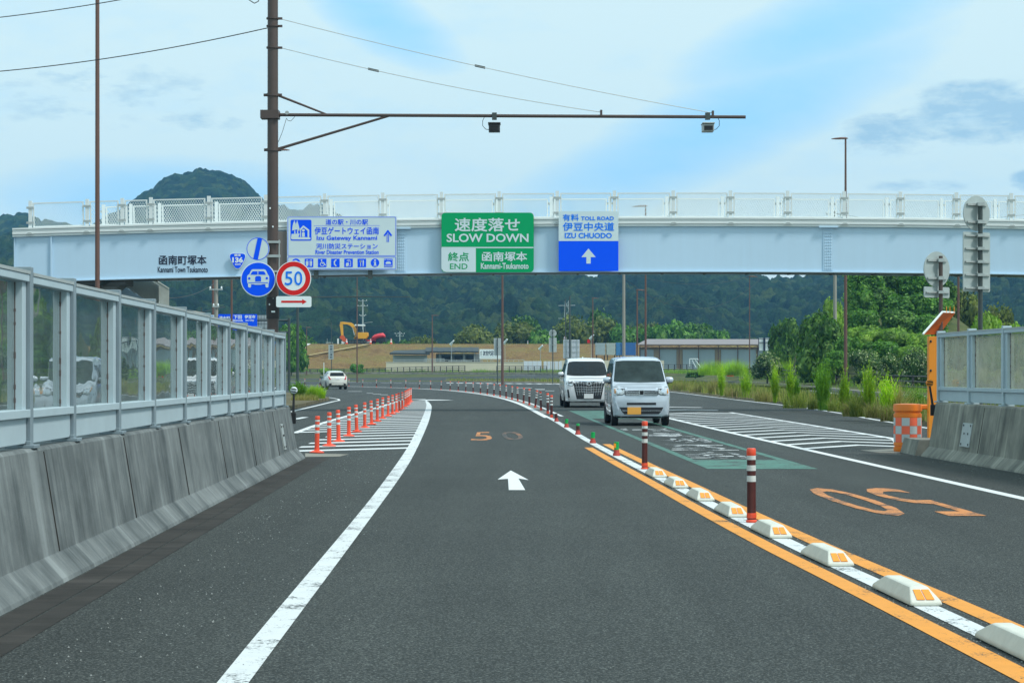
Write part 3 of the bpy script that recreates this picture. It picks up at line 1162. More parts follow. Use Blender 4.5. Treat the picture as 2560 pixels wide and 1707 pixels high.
def plate(toe, side, y, ln, z0, z1, name, parent, mat):
    """cover plate lying on the sloping wall face"""
    off = lambda z: .135 + (z - .165) / .70 * .112
    pts = [(toe(y + d) + side * (off(z) - .016), y + d, z) for (d, z) in ((-ln / 2, z0), (ln / 2, z0), (ln / 2, z1), (-ln / 2, z1))]
    MB().prism(pts, (side * .02, 0, 0)).build(name, mat, parent)
    pl = parent.children[-1]
    for (d, t) in ((-.38, .1), (.38, .1), (-.38, .9), (.38, .9), (-.2, .55), (.2, .55)):
        z = z0 + (z1 - z0) * t
        MB().box((toe(y + d * ln) + side * (off(z) - .018), y + d * ln, z), (.012, .03, .03)).build('bolt', BLACK, pl)


plate(toe_r, 1, 30.45, .52, .24, .60, 'cover_plate', right_wall, GALV)
plate(toe_l, -1, 29.9, .30, .22, .60, 'cover_plate', left_wall, GALV)
RZ = [32.85 - 1.86 * k for k in range(13)][::-1]
noise_screen('short row of milky clear noise panels on the right concrete barrier', 1, toe_r, RZ, lambda y: .88, lambda y: 2.0, PANE_PALE, .40)

# small reflectors on arms at the barrier ends
def delineator(label, base, head, r, mat, arm_mat):
    root = thing('delineator', label, 'reflector', base)
    b, h = Vector(base), Vector(head)
    MB().tube(b, h - Vector((0, 0, r * .6)), .022, .018, 8).build('arm', arm_mat, root, 40)
    MB().box((b.x, b.y, b.z - .02), (.09, .05, .18)).build('bracket', BLACK, root, bevel=.006)
    MB().lathe([(r * .9, -.025), (r, -.015), (r, .01), (r * .8, .02)], (0, 0, 0), 20).build('reflector', mat, root, 40)
    o = root.children[-1]
    o.location = h - b
    o.rotation_euler = (R(90), 0, 0)
    me = o.data
    for v in me.vertices:
        v.co += Vector(b)           # built about the world origin: undo the parent offset
    m2 = MB()
    for s in (-1, 1):
        m2.tube(h + Vector((-.045 * s, -.03, .03 * s)), h + Vector((.05 * s, -.03, .015 * s)), .008, .008, 5)
    m2.build('wiper', BLACK, root)
    return root


delineator('round white reflector on a black arm at the end of the left barrier', P(733, 1042, 32.3), P(734.7, 975.5, 32.3), .057, SIGN_BRIGHT, BLACK)
delineator('round orange reflector on a black arm at the end of the right barrier', P(2333, 1022, 32.8), P(2324, 957, 32.8), .060, ORANGE_BRIGHT, BLACK)

# ------------------------------------------------------------------ bollards, stubs, kerb blocks
def cyl(r0, r1, z0, z1, mat, name, root, n=18):
    return MB().lathe([(r0, z0), (r1, z1)], (0, 0, 0), n).build(name, mat, root, 40)


def make_post(name, label, h, body, cap, bands, base_r, base_mat, group, r=.04):
    root = thing(name, label, 'bollard', (0, 0, 0), group)
    MB().lathe([(r * 1.02, .02), (r, .08), (r * .97, h - .07)], (0, 0, 0), 18).build('post', body, root, 40)
    MB().lathe([(base_r, .006), (base_r, .022), (base_r * .72, .034), (r * 1.12, .05), (r * 1.06, .09)], (0, 0, 0), 20).build('base', base_mat, root, 40)
    MB().lathe([(r * .98, h - .07), (r * 1.04, h - .065), (r * 1.04, h - .012), (r * .88, h)], (0, 0, 0), 18).build('cap', cap, root, 40)
    for (a, b) in bands:
        MB().lathe([(r * 1.025, a), (r * 1.015, b)], (0, 0, 0), 18).build('reflective_band', REFLECT, root, 40)
    return root


lean = random.Random(11)


def put(o, p, tilt=.02):
    o.location = (p[0], p[1], .006)
    o.rotation_euler = (lean.gauss(0, tilt), lean.gauss(0, tilt), lean.random() * 6.28)


grp_o = 'orange bollards on the hatched nose'
proto = make_post('lane_bollard', 'x', .63, ORANGE_RED, ORANGE_RED, [(.34, .385), (.44, .485), (.535, .575)], .125, ORANGE_RED, grp_o)
ob = [(792, 1133), (822.8, 1116), (846.5, 1105), (872, 1091), (892, 1080.8), (911.8, 1070), (929, 1061.7), (943, 1054), (956, 1047), (969.8, 1041), (981, 1035.6), (991, 1031), (999, 1026), (1005.8, 1022.8), (1013, 1017), (1018, 1013), (1021, 1010), (1024, 1007), (1027, 1004)]
for k, q in enumerate(ob):
    o = proto if k == 0 else copy_tree(proto)
    o['label'] = ('orange banded bollard nearest the end of the left barrier' if k == 0 else
                  'orange banded bollard last in the row at the tip of the hatching' if k == len(ob) - 1 else
                  'orange banded bollard, ' + ORD[k] + ' of its row counting from the left barrier end')
    put(o, G(*q))
grp_b = 'dark red bollards along the curving centre line'
BANDS = [(.375, .43), (.475, .525), (.575, .63)]
proto = make_post('centre_bollard', 'x', .68, MAROON, ORANGE_RED, BANDS, .051, ORANGE_RED, grp_b, .041)
put(proto, (2.19, 18.2), .006)
proto['label'] = 'dark red bollard with white bands and orange cap, largest, between the white kerb blocks'
o = copy_tree(proto)
o['label'] = 'dark red bollard with white bands standing just behind the farthest white kerb block'
put(o, (clx(28.2) + .03, 28.2), .008)
dist, last, y, k = 0.0, Vector((clx(60.0), 60.0)), 60.0, 0
spots = [(clx(60.0) + .06, 60.0)]
while y < 238:
    y += .2
    q = Vector((clx(y), y))
    dist += (q - last).length
    last = q
    if dist > 5.45:
        dist = 0.0
        spots.append((q.x + .2, y))
for k, q in enumerate(spots):
    o = copy_tree(proto)
    o['label'] = ('slim dark red banded bollard first beyond the broken red stub' if k == 0 else
                  'slim dark red banded bollard, ' + ORD[k] + ' beyond the broken red stub along the bend')
    put(o, q, .035)
    if k == 3:
        o.rotation_euler = (0, .12, 0)
grp_s = 'broken bollard stubs on the white centre line'


def stub(label, p, h, body, top, reflector=False, tilt=.0):
    root = thing('bollard_stub', label, 'bollard stub', (0, 0, 0), grp_s)
    r = .041
    MB().lathe([(r * 1.5, .0), (r * 1.5, .03), (r * 1.1, .06), (r * 1.08, .10)], (0, 0, 0), 18).build('base', M('red rubber', (.42, .05, .035), .6, 0, .2, 9), root, 40)
    MB().lathe([(r * .95, .09), (r, h * .7), (r * .98, h - .004)], (0, 0, 0), 18).build('post', body, root, 40)
    if top:
        MB().lathe([(r * .93, h - .06), (r * .93, h + .03), (r * .8, h + .045)], (0, 0, 0), 18).build('inner_tube', top, root, 40)
    if reflector:
        MB().box((-.03, -.035, h * .72), (.035, .012, .07)).build('reflector', AMBER, root)
    root.location = (p[0], p[1], .006)
    root.rotation_euler.y = tilt
    return root


stub('short green stub with an amber reflector in front of the small van', (clx(32.7), 32.7), .235, STUB_GREEN, None, True)
stub('plain short green stub, second beyond the farther full red bollard', (clx(38.5), 38.5), .22, STUB_GREEN, None, False, .03)
stub('short dark red stub with a green top', (clx(43.8), 43.8), .20, MAROON, STUB_GREEN)
stub('slender green stub beside the white van lane', (clx(49.4), 49.4), .22, STUB_GREEN, None, False, .02)
stub('short slanted dark red stub with no cap, farthest of the stubs', (clx(55.4), 55.4), .225, MAROON, None, False, -.06)


def make_block():
    root = thing('kerb_block', 'x', 'kerb block', (0, 0, 0), 'white kerb blocks on the centre line')
    mb = MB()
    rings = [(.5, .095, 0), (.5, .095, .022), (.485, .088, .034), (.33, .056, .092), (.31, .045, .099)]
    vs, n = [], 4
    for (ly, lx, z) in rings:
        vs += [(-lx, -ly, z), (lx, -ly, z), (lx, ly, z), (-lx, ly, z)]
    fs = [(3, 2, 1, 0)]
    for i in range(len(rings) - 1):
        for k in range(4):
            a, b = i * 4 + k, i * 4 + (k + 1) % 4
            fs.append((a, b, b + 4, a + 4))
    m = (len(rings) - 1) * 4
    fs.append((m, m + 1, m + 2, m + 3))
    mb.add(vs, fs).build('block', BLOCK_WHITE, root, bevel=.008)
    for e in (-1, 1):
        # two amber lenses on the sloping end
        for s in (-1, 1):
            mb = MB()
            p = [(s * .004, .036), (s * .052, .036), (s * .046, .082), (s * .004, .082)]
            if s > 0:
                p = p[::-1]
            def yy(z):
                return .485 + (.33 - .485) * (z - .034) / (.092 - .034)
            mb.prism([(a, -e * (yy(z) - .004), z - .004) for (a, z) in p], (0, -e * .014, .006))
            mb.build('reflector', AMBER, root)
    mb = MB()
    return root


proto = make_block()
for k in range(8):
    yc = 26.4 - 2.37 * k
    o = proto if k == 0 else copy_tree(proto)
    t = Vector((clx(yc + .6) - clx(yc - .6), 1.2))
    o.location = (clx(yc), yc, .009)
    o.rotation_euler.z = -math.atan2(t.x, t.y)
    o['label'] = ('white kerb block with amber lenses at the foot of the farther full bollard' if k == 0 else
                  'white kerb block cut off by the right edge of the photo, nearest of its row' if k == 7 else
                  'scuffed white kerb block with amber lenses, second nearest whole one of its row' if k == 5 else
                  'largest whole white kerb block with amber lenses, nearest to the camera' if k == 6 else
                  'white kerb block with amber lenses, ' + ORD[k] + ' counting from the farthest')
# ------------------------------------------------------------------ pedestrian bridge
BY = 69.0
PXM = FPX / BY


def bx(px):
    return (px - 1280) / PXM


def camber(x):
    return -.000704 * (x - 5.82) ** 2


bridge = thing('pedestrian_bridge', 'pale blue pedestrian bridge with white mesh railings spanning the road', 'footbridge', (bx(38), BY, 0))
gz0, gz1 = HC + 251.5 / PXM, HC + (HY - 565.8) / PXM
XS = [bx(38) + (36 - bx(38)) * k / 60 for k in range(61)]


def beam(y0, y1, z0, z1, mat, name, xs=XS, parent=bridge, bevel=0):
    mb = MB()
    vs, fs = [], []
    for x in xs:
        c = camber(x)
        vs += [(x, y0, z0 + c), (x, y1, z0 + c), (x, y1, z1 + c), (x, y0, z1 + c)]
    n = len(xs)
    for k in range(n - 1):
        for i in range(4):
            a, b = k * 4 + i, k * 4 + (i + 1) % 4
            fs.append((a, b, b + 4, a + 4))
    fs += [(3, 2, 1, 0), tuple(range(4 * n - 4, 4 * n))]
    return mb.add(vs, fs).build(name, mat, parent)


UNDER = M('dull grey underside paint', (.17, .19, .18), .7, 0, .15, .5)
beam(BY, BY + .25, gz0, gz1, GIRDER_PAINT, 'girder')
beam(BY + 2.0, BY + 2.25, gz0, gz1, GIRDER_PAINT, 'girder')
beam(BY - .07, BY + .32, gz0 - .02, gz0 + .012, GIRDER_PAINT, 'bottom_flange')
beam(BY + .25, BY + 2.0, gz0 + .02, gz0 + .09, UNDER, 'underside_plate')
mb = MB()
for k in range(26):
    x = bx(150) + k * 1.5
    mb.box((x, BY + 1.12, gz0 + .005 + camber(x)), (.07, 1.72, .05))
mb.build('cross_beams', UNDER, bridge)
# white deck edge in stepped lips
for (y0, a, b) in ((-.10, 0, .075), (-.13, .085, .17), (-.11, .18, .235), (-.14, .245, .30)):
    beam(BY + y0, BY + 2.25 - y0, gz1 + a, gz1 + b, RAIL_PAINT, 'deck_edge', [bx(33) + (36 - bx(33)) * k / 60 for k in range(61)])
beam(BY - .02, BY + 2.27, gz1 + .05, gz1 + .26, RAIL_PAINT, 'deck')
mb = MB()
for px_ in (129,):
    mb.box((bx(px_), BY - .04, (gz0 + gz1) / 2 + camber(bx(px_))), (.05, .07, gz1 - gz0 - .04))
for px_ in (38,):
    mb.box((bx(px_) - .02, BY + 1.1, (gz0 + gz1) / 2 + camber(bx(px_))), (.03, 2.3, gz1 - gz0 + .02))
mb.build('stiffener', GIRDER_PAINT, bridge)
for (pxc, w) in ((1003, .30), (2070, .30)):
    x = bx(pxc)
    sp = MB().box((x, BY - .012, (gz0 + gz1) / 2 + camber(x)), (w + .04, .03, gz1 - gz0 - .10)).build('splice_plate', GIRDER_PAINT, bridge)
    mb = MB()
    for i in range(4):
        for j in range(14):
            mb.lathe([(.022, 0), (.022, .022), (.012, .026)], (0, 0, 0), 6)
            for q in range(len(mb.v) - 18, len(mb.v)):
                a = mb.v[q]
                mb.v[q] = (x - w / 2 + .05 + i * (w - .1) / 3 + a[0], BY - .027 - a[2], gz0 + .12 + j * (gz1 - gz0 - .24) / 13 + camber(x) + a[1])
    mb.build('bolts', GIRDER_PAINT, sp)
    MB().box((x, BY - .10, gz1 + camber(x) - .012), (.66, .10, .05)).build('splice_cover', GIRDER_PAINT, bridge)
# railing: posts and framed mesh panels
front = [76, 218, 305.6, 377, 522, 664, 811.6, 957, 1103.5, 1248, 1393, 1536, 1683, 1826, 1969, 2110.6, 2250.9, 2391, 2528, 2668, 2808]
back = [2762, 2625, 2488, 2354, 2217, 2080.7, 1944.5, 1806, 1667, 1525, 1378, 1240, 1102, 965, 828, 686, 541, 399, 327, 259][::-1]
rz0 = gz1 + .30
RH = (545 - 482.8) / PXM
_panel = {}


def rail_row(pxs, y, face):
    xs = [(p - 1280) / FPX * y for p in pxs]
    for x in xs:
        z = rz0 + camber(x)
        MB().box((x, y, z + RH / 2 + .0), (.115, .09, RH + .14)).build('railing_post', RAIL_PAINT, bridge)
        p = bridge.children[-1]
        for f in (.20, .80):
            MB().box((x, y + face * .05, z + RH * f), (.25, .03, .075)).build('clamp', GALV, p)
        mb = MB()
        mb.prism([(x - .13, y + face * .155, z - .235), (x + .13, y + face * .155, z - .235), (x + .05, y + face * .155, z - .17), (x - .05, y + face * .155, z - .17)], (0, .03, 0))
        mb.build('foot_bracket', GALV, p)
    for a, b in zip(xs, xs[1:]):
        w = round(b - a - .20, 2)
        if w > 3:
            continue
        slope = (camber(b) - camber(a)) / (b - a)
        key = w
        if key not in _panel:
            h = RH
            fr = MB()
            for e in (-1, 1):
                fr.box((e * (w / 2 - .025), 0, h / 2), (.05, .035, h))
            fr.box((0, 0, .025), (w - .1, .035, .05)).box((0, 0, h - .02), (w - .1, .035, .04))
            f = fr.build('mesh_panel', RAIL_PAINT, None)
            ww, hh, m = w - .10, h - .09, MB()
            st, r = .085, .0062
            for sgn in (-1, 1):
                k = -ww / 2 - hh
                while k < ww / 2 + hh:
                    # wire x = k + sgn*t*.6, clipped to the frame
                    t0, t1 = 0.0, hh
                    x0, x1 = k, k + sgn * hh * .6
                    for _ in (0, 1):
                        for lim in (-ww / 2, ww / 2):
                            if (x0 - lim) * (x1 - lim) < 0:
                                u = (lim - x0) / (x1 - x0)
                                if (lim < 0 and x0 < lim) or (lim > 0 and x0 > lim):
                                    t0 = t0 + (t1 - t0) * u
                                    x0 = lim
                                else:
                                    t1 = t0 + (t1 - t0) * u
                                    x1 = lim
                    if abs(x0) <= ww / 2 + 1e-6 and abs(x1) <= ww / 2 + 1e-6 and t1 - t0 > .02:
                        m.tube((x0, .004 * sgn, .05 + t0), (x1, .004 * sgn, .05 + t1), r, r, 3, False)
                    k += st
            g = m.build('wire_mesh', RAIL_PAINT, None)
            _panel[key] = (f.data, g.data)
            bpy.data.objects.remove(f)
            bpy.data.objects.remove(g)
        f = bpy.data.objects.new('mesh_panel', _panel[key][0])
        COL.objects.link(f)
        f.parent = bridge
        f.location = Vector(((a + b) / 2, y, rz0 + (camber(a) + camber(b)) / 2)) - bridge.location
        f.rotation_euler.y = -math.atan(slope)
        g = bpy.data.objects.new('wire_mesh', _panel[key][1])
        COL.objects.link(g)
        g.parent = f


rail_row(front, BY - .02, -1)
rail_row(back, BY + 2.27, 1)
# lettering on the girder face
cv = Canvas(0, 440, 3.672, BY - .005)
cv.text('lettering', INK, '函南町塚本', 1460, 730, 1893, 815, 1, .018)
cv.text('lettering', INK, 'Kannami Town Tsukamoto', 1448, 832, 1908, 886, 1, .02)
cv.build(bridge)
# pier, bearing and stair behind the left end
PIER = M('pier paint', (.16, .17, .165), .8, 0, .12, .5)
mb = MB()
x0, x1 = (180 - 1280) / FPX * 70, (322 - 1280) / FPX * 70
mb.prism([(x0, BY + .35, gz0 - .45), (x1, BY + .35, gz0 - .45), (x1, BY + .35, gz0 - .05), (x0, BY + .35, gz0 - .05)], (0, 1.5, 0))
mb.prism([(x0 + .2, BY + .5, gz0 - .45), (x1 - .2, BY + .5, gz0 - .45), (x1 - .7, BY + .5, gz0 - .9), (x0 + .7, BY + .5, gz0 - .9)], (0, 1.2, 0))
mb.box(((x0 + x1) / 2 - .1, BY + 1.1, 2.0), (.8, .9, 4.1))
mb.build('pier', PIER, bridge)
mb = MB()
for px_ in (200, 290):
    x = (px_ - 1280) / FPX * 69.8
    mb.box((x, BY + .6, gz0 - .0), (.12, .5, .22))
mb.path([(x0 + 1.55, BY + .2, gz0), (x0 + 1.5, BY + .2, gz0 - .3), (x0 + .9, BY + .3, gz0 - .55), (x0 + .2, BY + .3, gz0 - .62)], .045, 8)
mb.build('drain_pipe', DARK_POST, bridge)
st = MB()
sx, sz, run = -15.6, 5.50, 2.9
ez = sz - run * .628
for (yy) in (71.5, 73.6):
    st.prism([(sx, yy, sz), (sx + run, yy, ez), (sx + run, yy, ez - .36), (sx, yy, sz - .38)], (0, .06, 0))
st.build('stair_stringer', GIRDER_PAINT, bridge)
st = MB()
for k in range(10):
    st.box((sx + .15 + k * .285, 72.55, sz - .12 - k * .179), (.30, 2.0, .05))
st.box((sx + run + .55, 73.6, ez - .12), (1.1, 4.2, .12))
for k in range(14):
    st.box((sx + run - .15 - k * .285, 74.7, ez - .12 - k * .179), (.30, 1.9, .05))
st.build('stair_treads', M('stair tread', (.42, .43, .40), .8, 0, .1, 2), bridge)
STAIR_PANEL = M('mottled grey panel', (.36, .38, .34), .8, 0, .4, 2.5)
for yy in (71.5, 73.65):
    st = MB()
    st.prism([(sx, yy + .08, sz + .02), (sx + run, yy + .08, ez + .02), (sx + run, yy + .08, ez + .74), (sx, yy + .08, sz + .74)], (0, .03, 0))
    st.tube((sx, yy + .09, sz + .78), (sx + run, yy + .09, ez + .78), .03, .03, 6)
    st.build('stair_railing', STAIR_PANEL, bridge)
st = MB()
for (x, y) in ((sx + run + .3, 71.8), (sx + run + .3, 75.4)):
    st.tube((x, y, 0), (x, y, ez - .1), .12, .12, 10)
st.build('stair_post', GIRDER_PAINT, bridge)

# ------------------------------------------------------------------ boards hung on the bridge
SY = BY - .26


def board(name, label, cat, base):
    return thing(name, label, cat, base)


# white and blue guide board
cv = Canvas(680, 520, 2.6133, SY)
root = board('guide_board', 'wide white and blue guide board with pictograms hung beside the brown pole', 'road sign', cv.w(455, 400))
cv.slab('panel', SIGN_WHITE, rrect(98, 55, 814, 404, 4), .05)
cv.line('border', SIGN_BLUE, rrect(104, 60, 809, 312, 6), 3.2, 1, True)
cv.line('border', SIGN_BLUE, rrect(104, 321, 809, 399, 5), 3.2, 1, True)
cv.rect('pictogram_ground', SIGN_BLUE, 121, 77, 258, 214, 1, 10)
W = lambda *p: cv.poly('pictogram', SIGN_WHITE, p, 2)
W((147, 80), (165, 140), (131, 148), (136, 110))
W((165, 80), (183, 148), (168, 150), (155, 110))
W((146, 148), (152, 148), (154, 170), (146, 170))
W((164, 148), (170, 148), (172, 168), (164, 168))
W((128, 170), (182, 168), (172, 190), (246, 192), (254, 200), (246, 206), (130, 206), (124, 198))
cv.line('pictogram', SIGN_WHITE, [(182, 146), (205, 121), (238, 146), (238, 188)], 11, 2)
cv.disc('pictogram', SIGN_WHITE, 205, 147, 9, layer=2.2, n=18)
cv.rect('pictogram', SIGN_WHITE, 196, 160, 214, 189, 2.2, 4)
cv.line('pictogram', SIGN_WHITE, [(187, 150), (187, 190)], 6, 2)
T = lambda b, x0, y0, x1, y1, bold=.012: cv.text('lettering', SIGN_BLUE, b, x0, y0, x1, y1, 2, bold)
T('道の駅・川の駅', 351, 74, 627, 110)
cv.line('lettering', SIGN_BLUE, [(274, 116), (704, 115)], 1.8, 2)
T('伊豆ゲートウェイ函南', 279, 126, 698, 173)
T('Izu Gateway Kannami', 292, 181, 687, 218, .022)
T('河川防災ステーション', 289, 232, 690, 268)
T('River Disaster Prevention Station', 284, 274, 697, 302, .02)
cv.line('arrow', SIGN_BLUE, [(752, 222), (752, 152)], 4.5, 2)
cv.line('arrow', SIGN_BLUE, [(762, 222), (762, 152)], 4.5, 2)
cv.line('arrow', SIGN_BLUE, [(735, 180), (757, 150), (779, 180)], 11, 2.2)
for k, x in enumerate((157, 242, 328, 414, 500, 587, 673, 760)):
    if k in (0, 6):
        cv.disc('pictogram_ground#%d' % k, SIGN_BLUE, x, 358, 28, layer=1)
    else:
        cv.rect('pictogram_ground#%d' % k, SIGN_BLUE, x - 28, 331, x + 28, 387, 1, 3)
PW = ('pictogram#0', SIGN_WHITE)
cv.text(*PW, 'P', 146, 342, 168, 374, 2, .05)
PW = ('pictogram#1', SIGN_WHITE)
for x in (229, 255):                        # restroom pair
    cv.disc(*PW, x, 342, 4.5, layer=2, n=14)
    cv.poly(*PW, [(x - 8, 349), (x + 8, 349), (x + (8 if x < 240 else 6), 366), (x + 4, 380), (x - 4, 380), (x - (8 if x < 240 else 6), 366)], 2)
cv.rect(*PW, 241, 340, 243.5, 380, 2)
PW = ('pictogram#2', SIGN_WHITE)
cv.disc(*PW, 324, 340, 4.5, layer=2, n=14)  # wheelchair
cv.line(*PW, [(324, 346), (327, 362), (342, 362), (349, 374)], 5, 2)
cv.ring(*PW, 329, 367, 11, 15, 2, 24)
PW = ('pictogram#3', SIGN_WHITE)
cv.line(*PW, [(418, 340), (408, 350), (408, 368), (418, 378)], 8, 2)      # telephone
PW = ('pictogram#4', SIGN_WHITE)
cv.line(*PW, [(488, 345), (514, 345), (514, 378), (500, 378)], 3, 2)      # shopping bag
cv.ring(*PW, 501, 343, 5, 7.5, 2, 16)
cv.poly(*PW, [(484, 360), (497, 356), (505, 366), (494, 382), (482, 380)], 2.3)
PW = ('pictogram#5', SIGN_WHITE)
cv.rect(*PW, 577, 340, 581, 381, 2)         # cutlery
cv.rect(*PW, 574, 340, 584, 356, 2, 3)
cv.poly(*PW, [(592, 340), (600, 342), (600, 364), (597, 381), (593, 381)], 2)
PW = ('pictogram#6', SIGN_WHITE)
cv.disc(*PW, 673, 342, 6, layer=2, n=18)    # information
cv.poly(*PW, [(664, 352), (679, 352), (679, 374), (684, 374), (684, 378), (663, 378), (663, 374), (668, 374), (668, 356), (664, 356)], 2)
PW = ('pictogram#7', SIGN_WHITE)
cv.text(*PW, 'EV QUICK', 735, 334, 785, 343, 2, .02)
cv.poly(*PW, [(741, 360), (750, 350), (770, 350), (779, 360), (776, 366), (744, 366)], 2)
cv.rect(*PW, 734, 374, 786, 376.5, 2)
cv.rect(*PW, 734, 380, 786, 382.5, 2)
cv.build(root)
mb = MB()
for x in (285, 640):
    a = cv.w(x, 404)
    mb.box((a.x, SY + .16, a.z + .1), (.14, .2, .8))
mb.build('mounting_bracket', DARK_POST, root)
a = P(707, 575, BY - .08)
mb = MB().box((a.x, BY - .09, (gz0 + gz1) / 2 - .02 + camber(a.x)), (.32, .14, 1.50))
tag(mb.build('junction_box', M('taupe steel cabinet', (.17, .145, .13), .6, 0, .1, 2)), 'tall taupe steel box on the girder between the brown pole and guide board', 'cabinet')

# green slow-down board
cv = Canvas(640, 440, 3.672, SY)
root = board('slow_down_board', 'green slow down board with a white end panel at mid bridge', 'road sign', cv.w(2110, 880))
x1 = 2350 + 200
cv.slab('panel', SIGN_GREEN, rrect(1702, 337, x1, 884, 36), .05)
cv.rect('divider', SIGN_WHITE, 1704, 652, x1 - 2, 663, 1)
cv.poly('end_panel', SIGN_WHITE, [(1702, 662), (2018, 662), (2018, 882), (1745, 882), (1722, 876), (1702, 850)], 1)
T = lambda b, x0, y0, x1, y1, m=SIGN_WHITE, bold=.02: cv.text('lettering' if m is SIGN_WHITE else 'green_lettering', m, b, x0, y0, x1, y1, 2, bold)
o2 = 2350
T('速度落せ', 1826, 388, 2420, 508, SIGN_WHITE, .016)
T('SLOW DOWN', 1750, 530, 2502, 608, SIGN_WHITE, .022)
T('終点', 1764, 702, 1953, 782, SIGN_GREEN, .016)
T('END', 1780, 804, 1942, 856, SIGN_GREEN, .012)
T('函南塚本', 2076, 698, 2486, 782, SIGN_WHITE, .018)
T('Kannami-Tsukamoto', 2064, 798, 2502, 854, SIGN_WHITE, .022)
cv.build(root)
# white over blue toll road board
cv = Canvas(1280, 440, 3.672, SY)
root = board('toll_road_board', 'white over blue toll road board with a white upward arrow', 'road sign', cv.w(700, 872))
cv.slab('panel', SIGN_BLUE, rrect(428, 598, 977, 872), .05)
cv.slab('upper_panel', SIGN_WHITE, rrect(428, 325, 977, 597), .05)
T = lambda b, x0, y0, x1, y1, bold=.016: cv.text('lettering', SIGN_LIGHT_BLUE, b, x0, y0, x1, y1, 2, bold)
T('有料', 466, 352, 612, 412)
T('TOLL ROAD', 633, 372, 935, 408, .03)
T('伊豆中央道', 467, 428, 936, 504)
T('IZU CHUODO', 484, 522, 917, 572, .03)
cv.poly('arrow', SIGN_WHITE, [(702, 666), (768, 745), (722, 745), (722, 804), (683, 804), (683, 745), (637, 745)], 1)
cv.build(root)
# route badge
cv = Canvas(560, 560, 7.129, BY - .12)
root = board('route_badge', 'blue rounded triangular route badge numbered 136 on the girder', 'road sign', cv.w(242, 800))


def badge(x0, y0, x1, y1):
    cx, w, h = (x0 + x1) / 2, (x1 - x0) / 2, y1 - y0
    prof = [(-.78, .02), (-.4, .0), (.4, .0), (.78, .02), (.93, .07), (1.0, .17), (.97, .28), (.85, .45), (.6, .72), (.36, .92), (.2, .985), (0, 1.0), (-.2, .985), (-.36, .92), (-.6, .72), (-.85, .45), (-.97, .28), (-1.0, .17), (-.93, .07)]
    return [(cx + a * w, y0 + b * h) for (a, b) in prof]


cv.slab('panel', SIGN_BRIGHT, badge(97, 516, 387, 802), .04)
cv.poly('shield', SIGN_BLUE, badge(105, 526, 379, 792), 1)
cv.text('lettering', SIGN_BRIGHT, '国道', 188, 535, 296, 574, 2, .03)
cv.text('lettering', SIGN_BRIGHT, '136', 147, 592, 338, 690, 2, .05)
cv.text('lettering', SIGN_BRIGHT, 'ROUTE', 197, 706, 296, 736, 2, .04)
cv.build(root)

# ------------------------------------------------------------------ brown camera pole with long arm
DP = 46.0
base = P(682, 930, DP)
base.z = 0
pole = thing('camera_pole', 'tall thick brown pole with a long horizontal camera arm and stay wires', 'pole', base)
PX_ = base.x
pz = lambda y: HC + (HY - y) / FPX * DP
MB().tube((PX_, DP, 0), (PX_, DP, 11.2), .136, .118, 24).build('mast', BROWN, pole, 40)
ax0, ax1 = (695 - 1280) / FPX * DP, (1864 - 1280) / FPX * DP
za, zb = pz(287.5), pz(293)
MB().tube((ax0, DP, za), (ax1, DP, zb), .038, .038, 14).build('arm', BROWN, pole, 40)
mb = MB()
mb.tube((PX_ + .1, DP, pz(238)), ((818 - 1280) / FPX * DP, DP, pz(287)), .030, .022, 10)
mb.build('brace', BROWN, pole, 40)
mb = MB().tube((PX_ + .05, DP - .0, pz(375)), ((976 - 1280) / FPX * DP, DP, pz(289)), .034, .028, 10)
mb.build('brace', BROWN, pole, 40)
for (yy, w, h) in ((238, .42, .06), (375, .40, .06), (47, .30, .035), (66, .30, .03), (120, .30, .035)):
    mb = MB()
    mb.lathe([(.15, -h / 2), (.15, h / 2)], (PX_, DP, pz(yy)), 20)
    if w > .35:
        mb.tube((PX_ - w / 2, DP, pz(yy)), (PX_ + w / 2, DP, pz(yy)), .035, .035, 10)
    else:
        mb.box((PX_ + .17, DP, pz(yy)), (.10, .05, .05))
    mb.build('clamp', BROWN, pole, 40)
mb = MB()
mb.box((PX_ - .06, DP, za), (.42, .34, .19))
mb.tube((PX_ + .12, DP, za), (ax0 + .05, DP, za), .055, .055, 12)
mb.build('clamp', BROWN, pole, 40)
for (p0, p1, tb) in (((702, 48), (1782, 283), (1187, 1213)), ((702, 120), (1503, 281), (920, 947))):
    a, b = P(p0[0], p0[1], DP), P(p1[0], p1[1], DP)
    mb = MB()
    pts = []
    for k in range(13):
        t = k / 12
        q = a.lerp(b, t)
        q.z -= .10 * 4 * t * (1 - t)
        pts.append(q)
    mb.path(pts, .0085, 5)
    w = mb.build('stay_wire', GALV, pole)
    t = (tb[0] - p0[0]) / (p1[0] - p0[0])
    u = (tb[1] - p0[0]) / (p1[0] - p0[0])
    m1, m2 = a.lerp(b, t), a.lerp(b, u)
    m1.z -= .4 * t * (1 - t)
    m2.z -= .4 * u * (1 - u)
    mb = MB()
    mb.tube(m1 + Vector((0, 0, .018)), m2 + Vector((0, 0, .018)), .010, .010, 5).tube(m1 - Vector((0, 0, .018)), m2 - Vector((0, 0, .018)), .010, .010, 5)
    mb.build('turnbuckle', DARK_POST, w)
    mb = MB().box((b.x, DP, b.z - .03), (.05, .09, .16)).build('arm_clamp', BROWN, pole)
mb = MB()
a = P(718, 283, DP)
mb.tube(a + Vector((0, -.06, 0)), a + Vector((0, -.03, 0)), .045, .045, 14)
mb.build('cable_gland', GALV, pole, 40)
mb = MB()
mb.path([P(x, y, DP - .05) for (x, y) in ((716, 296), (712, 310), (706, 330), (698, 350), (694, 358))], .006, 5)
mb.path([P(x, y, DP - .05) for (x, y) in ((716, 296), (720, 302), (727, 303), (733, 297), (737, 292))], .006, 5)
mb.build('loose_cable', BLACK, pole)
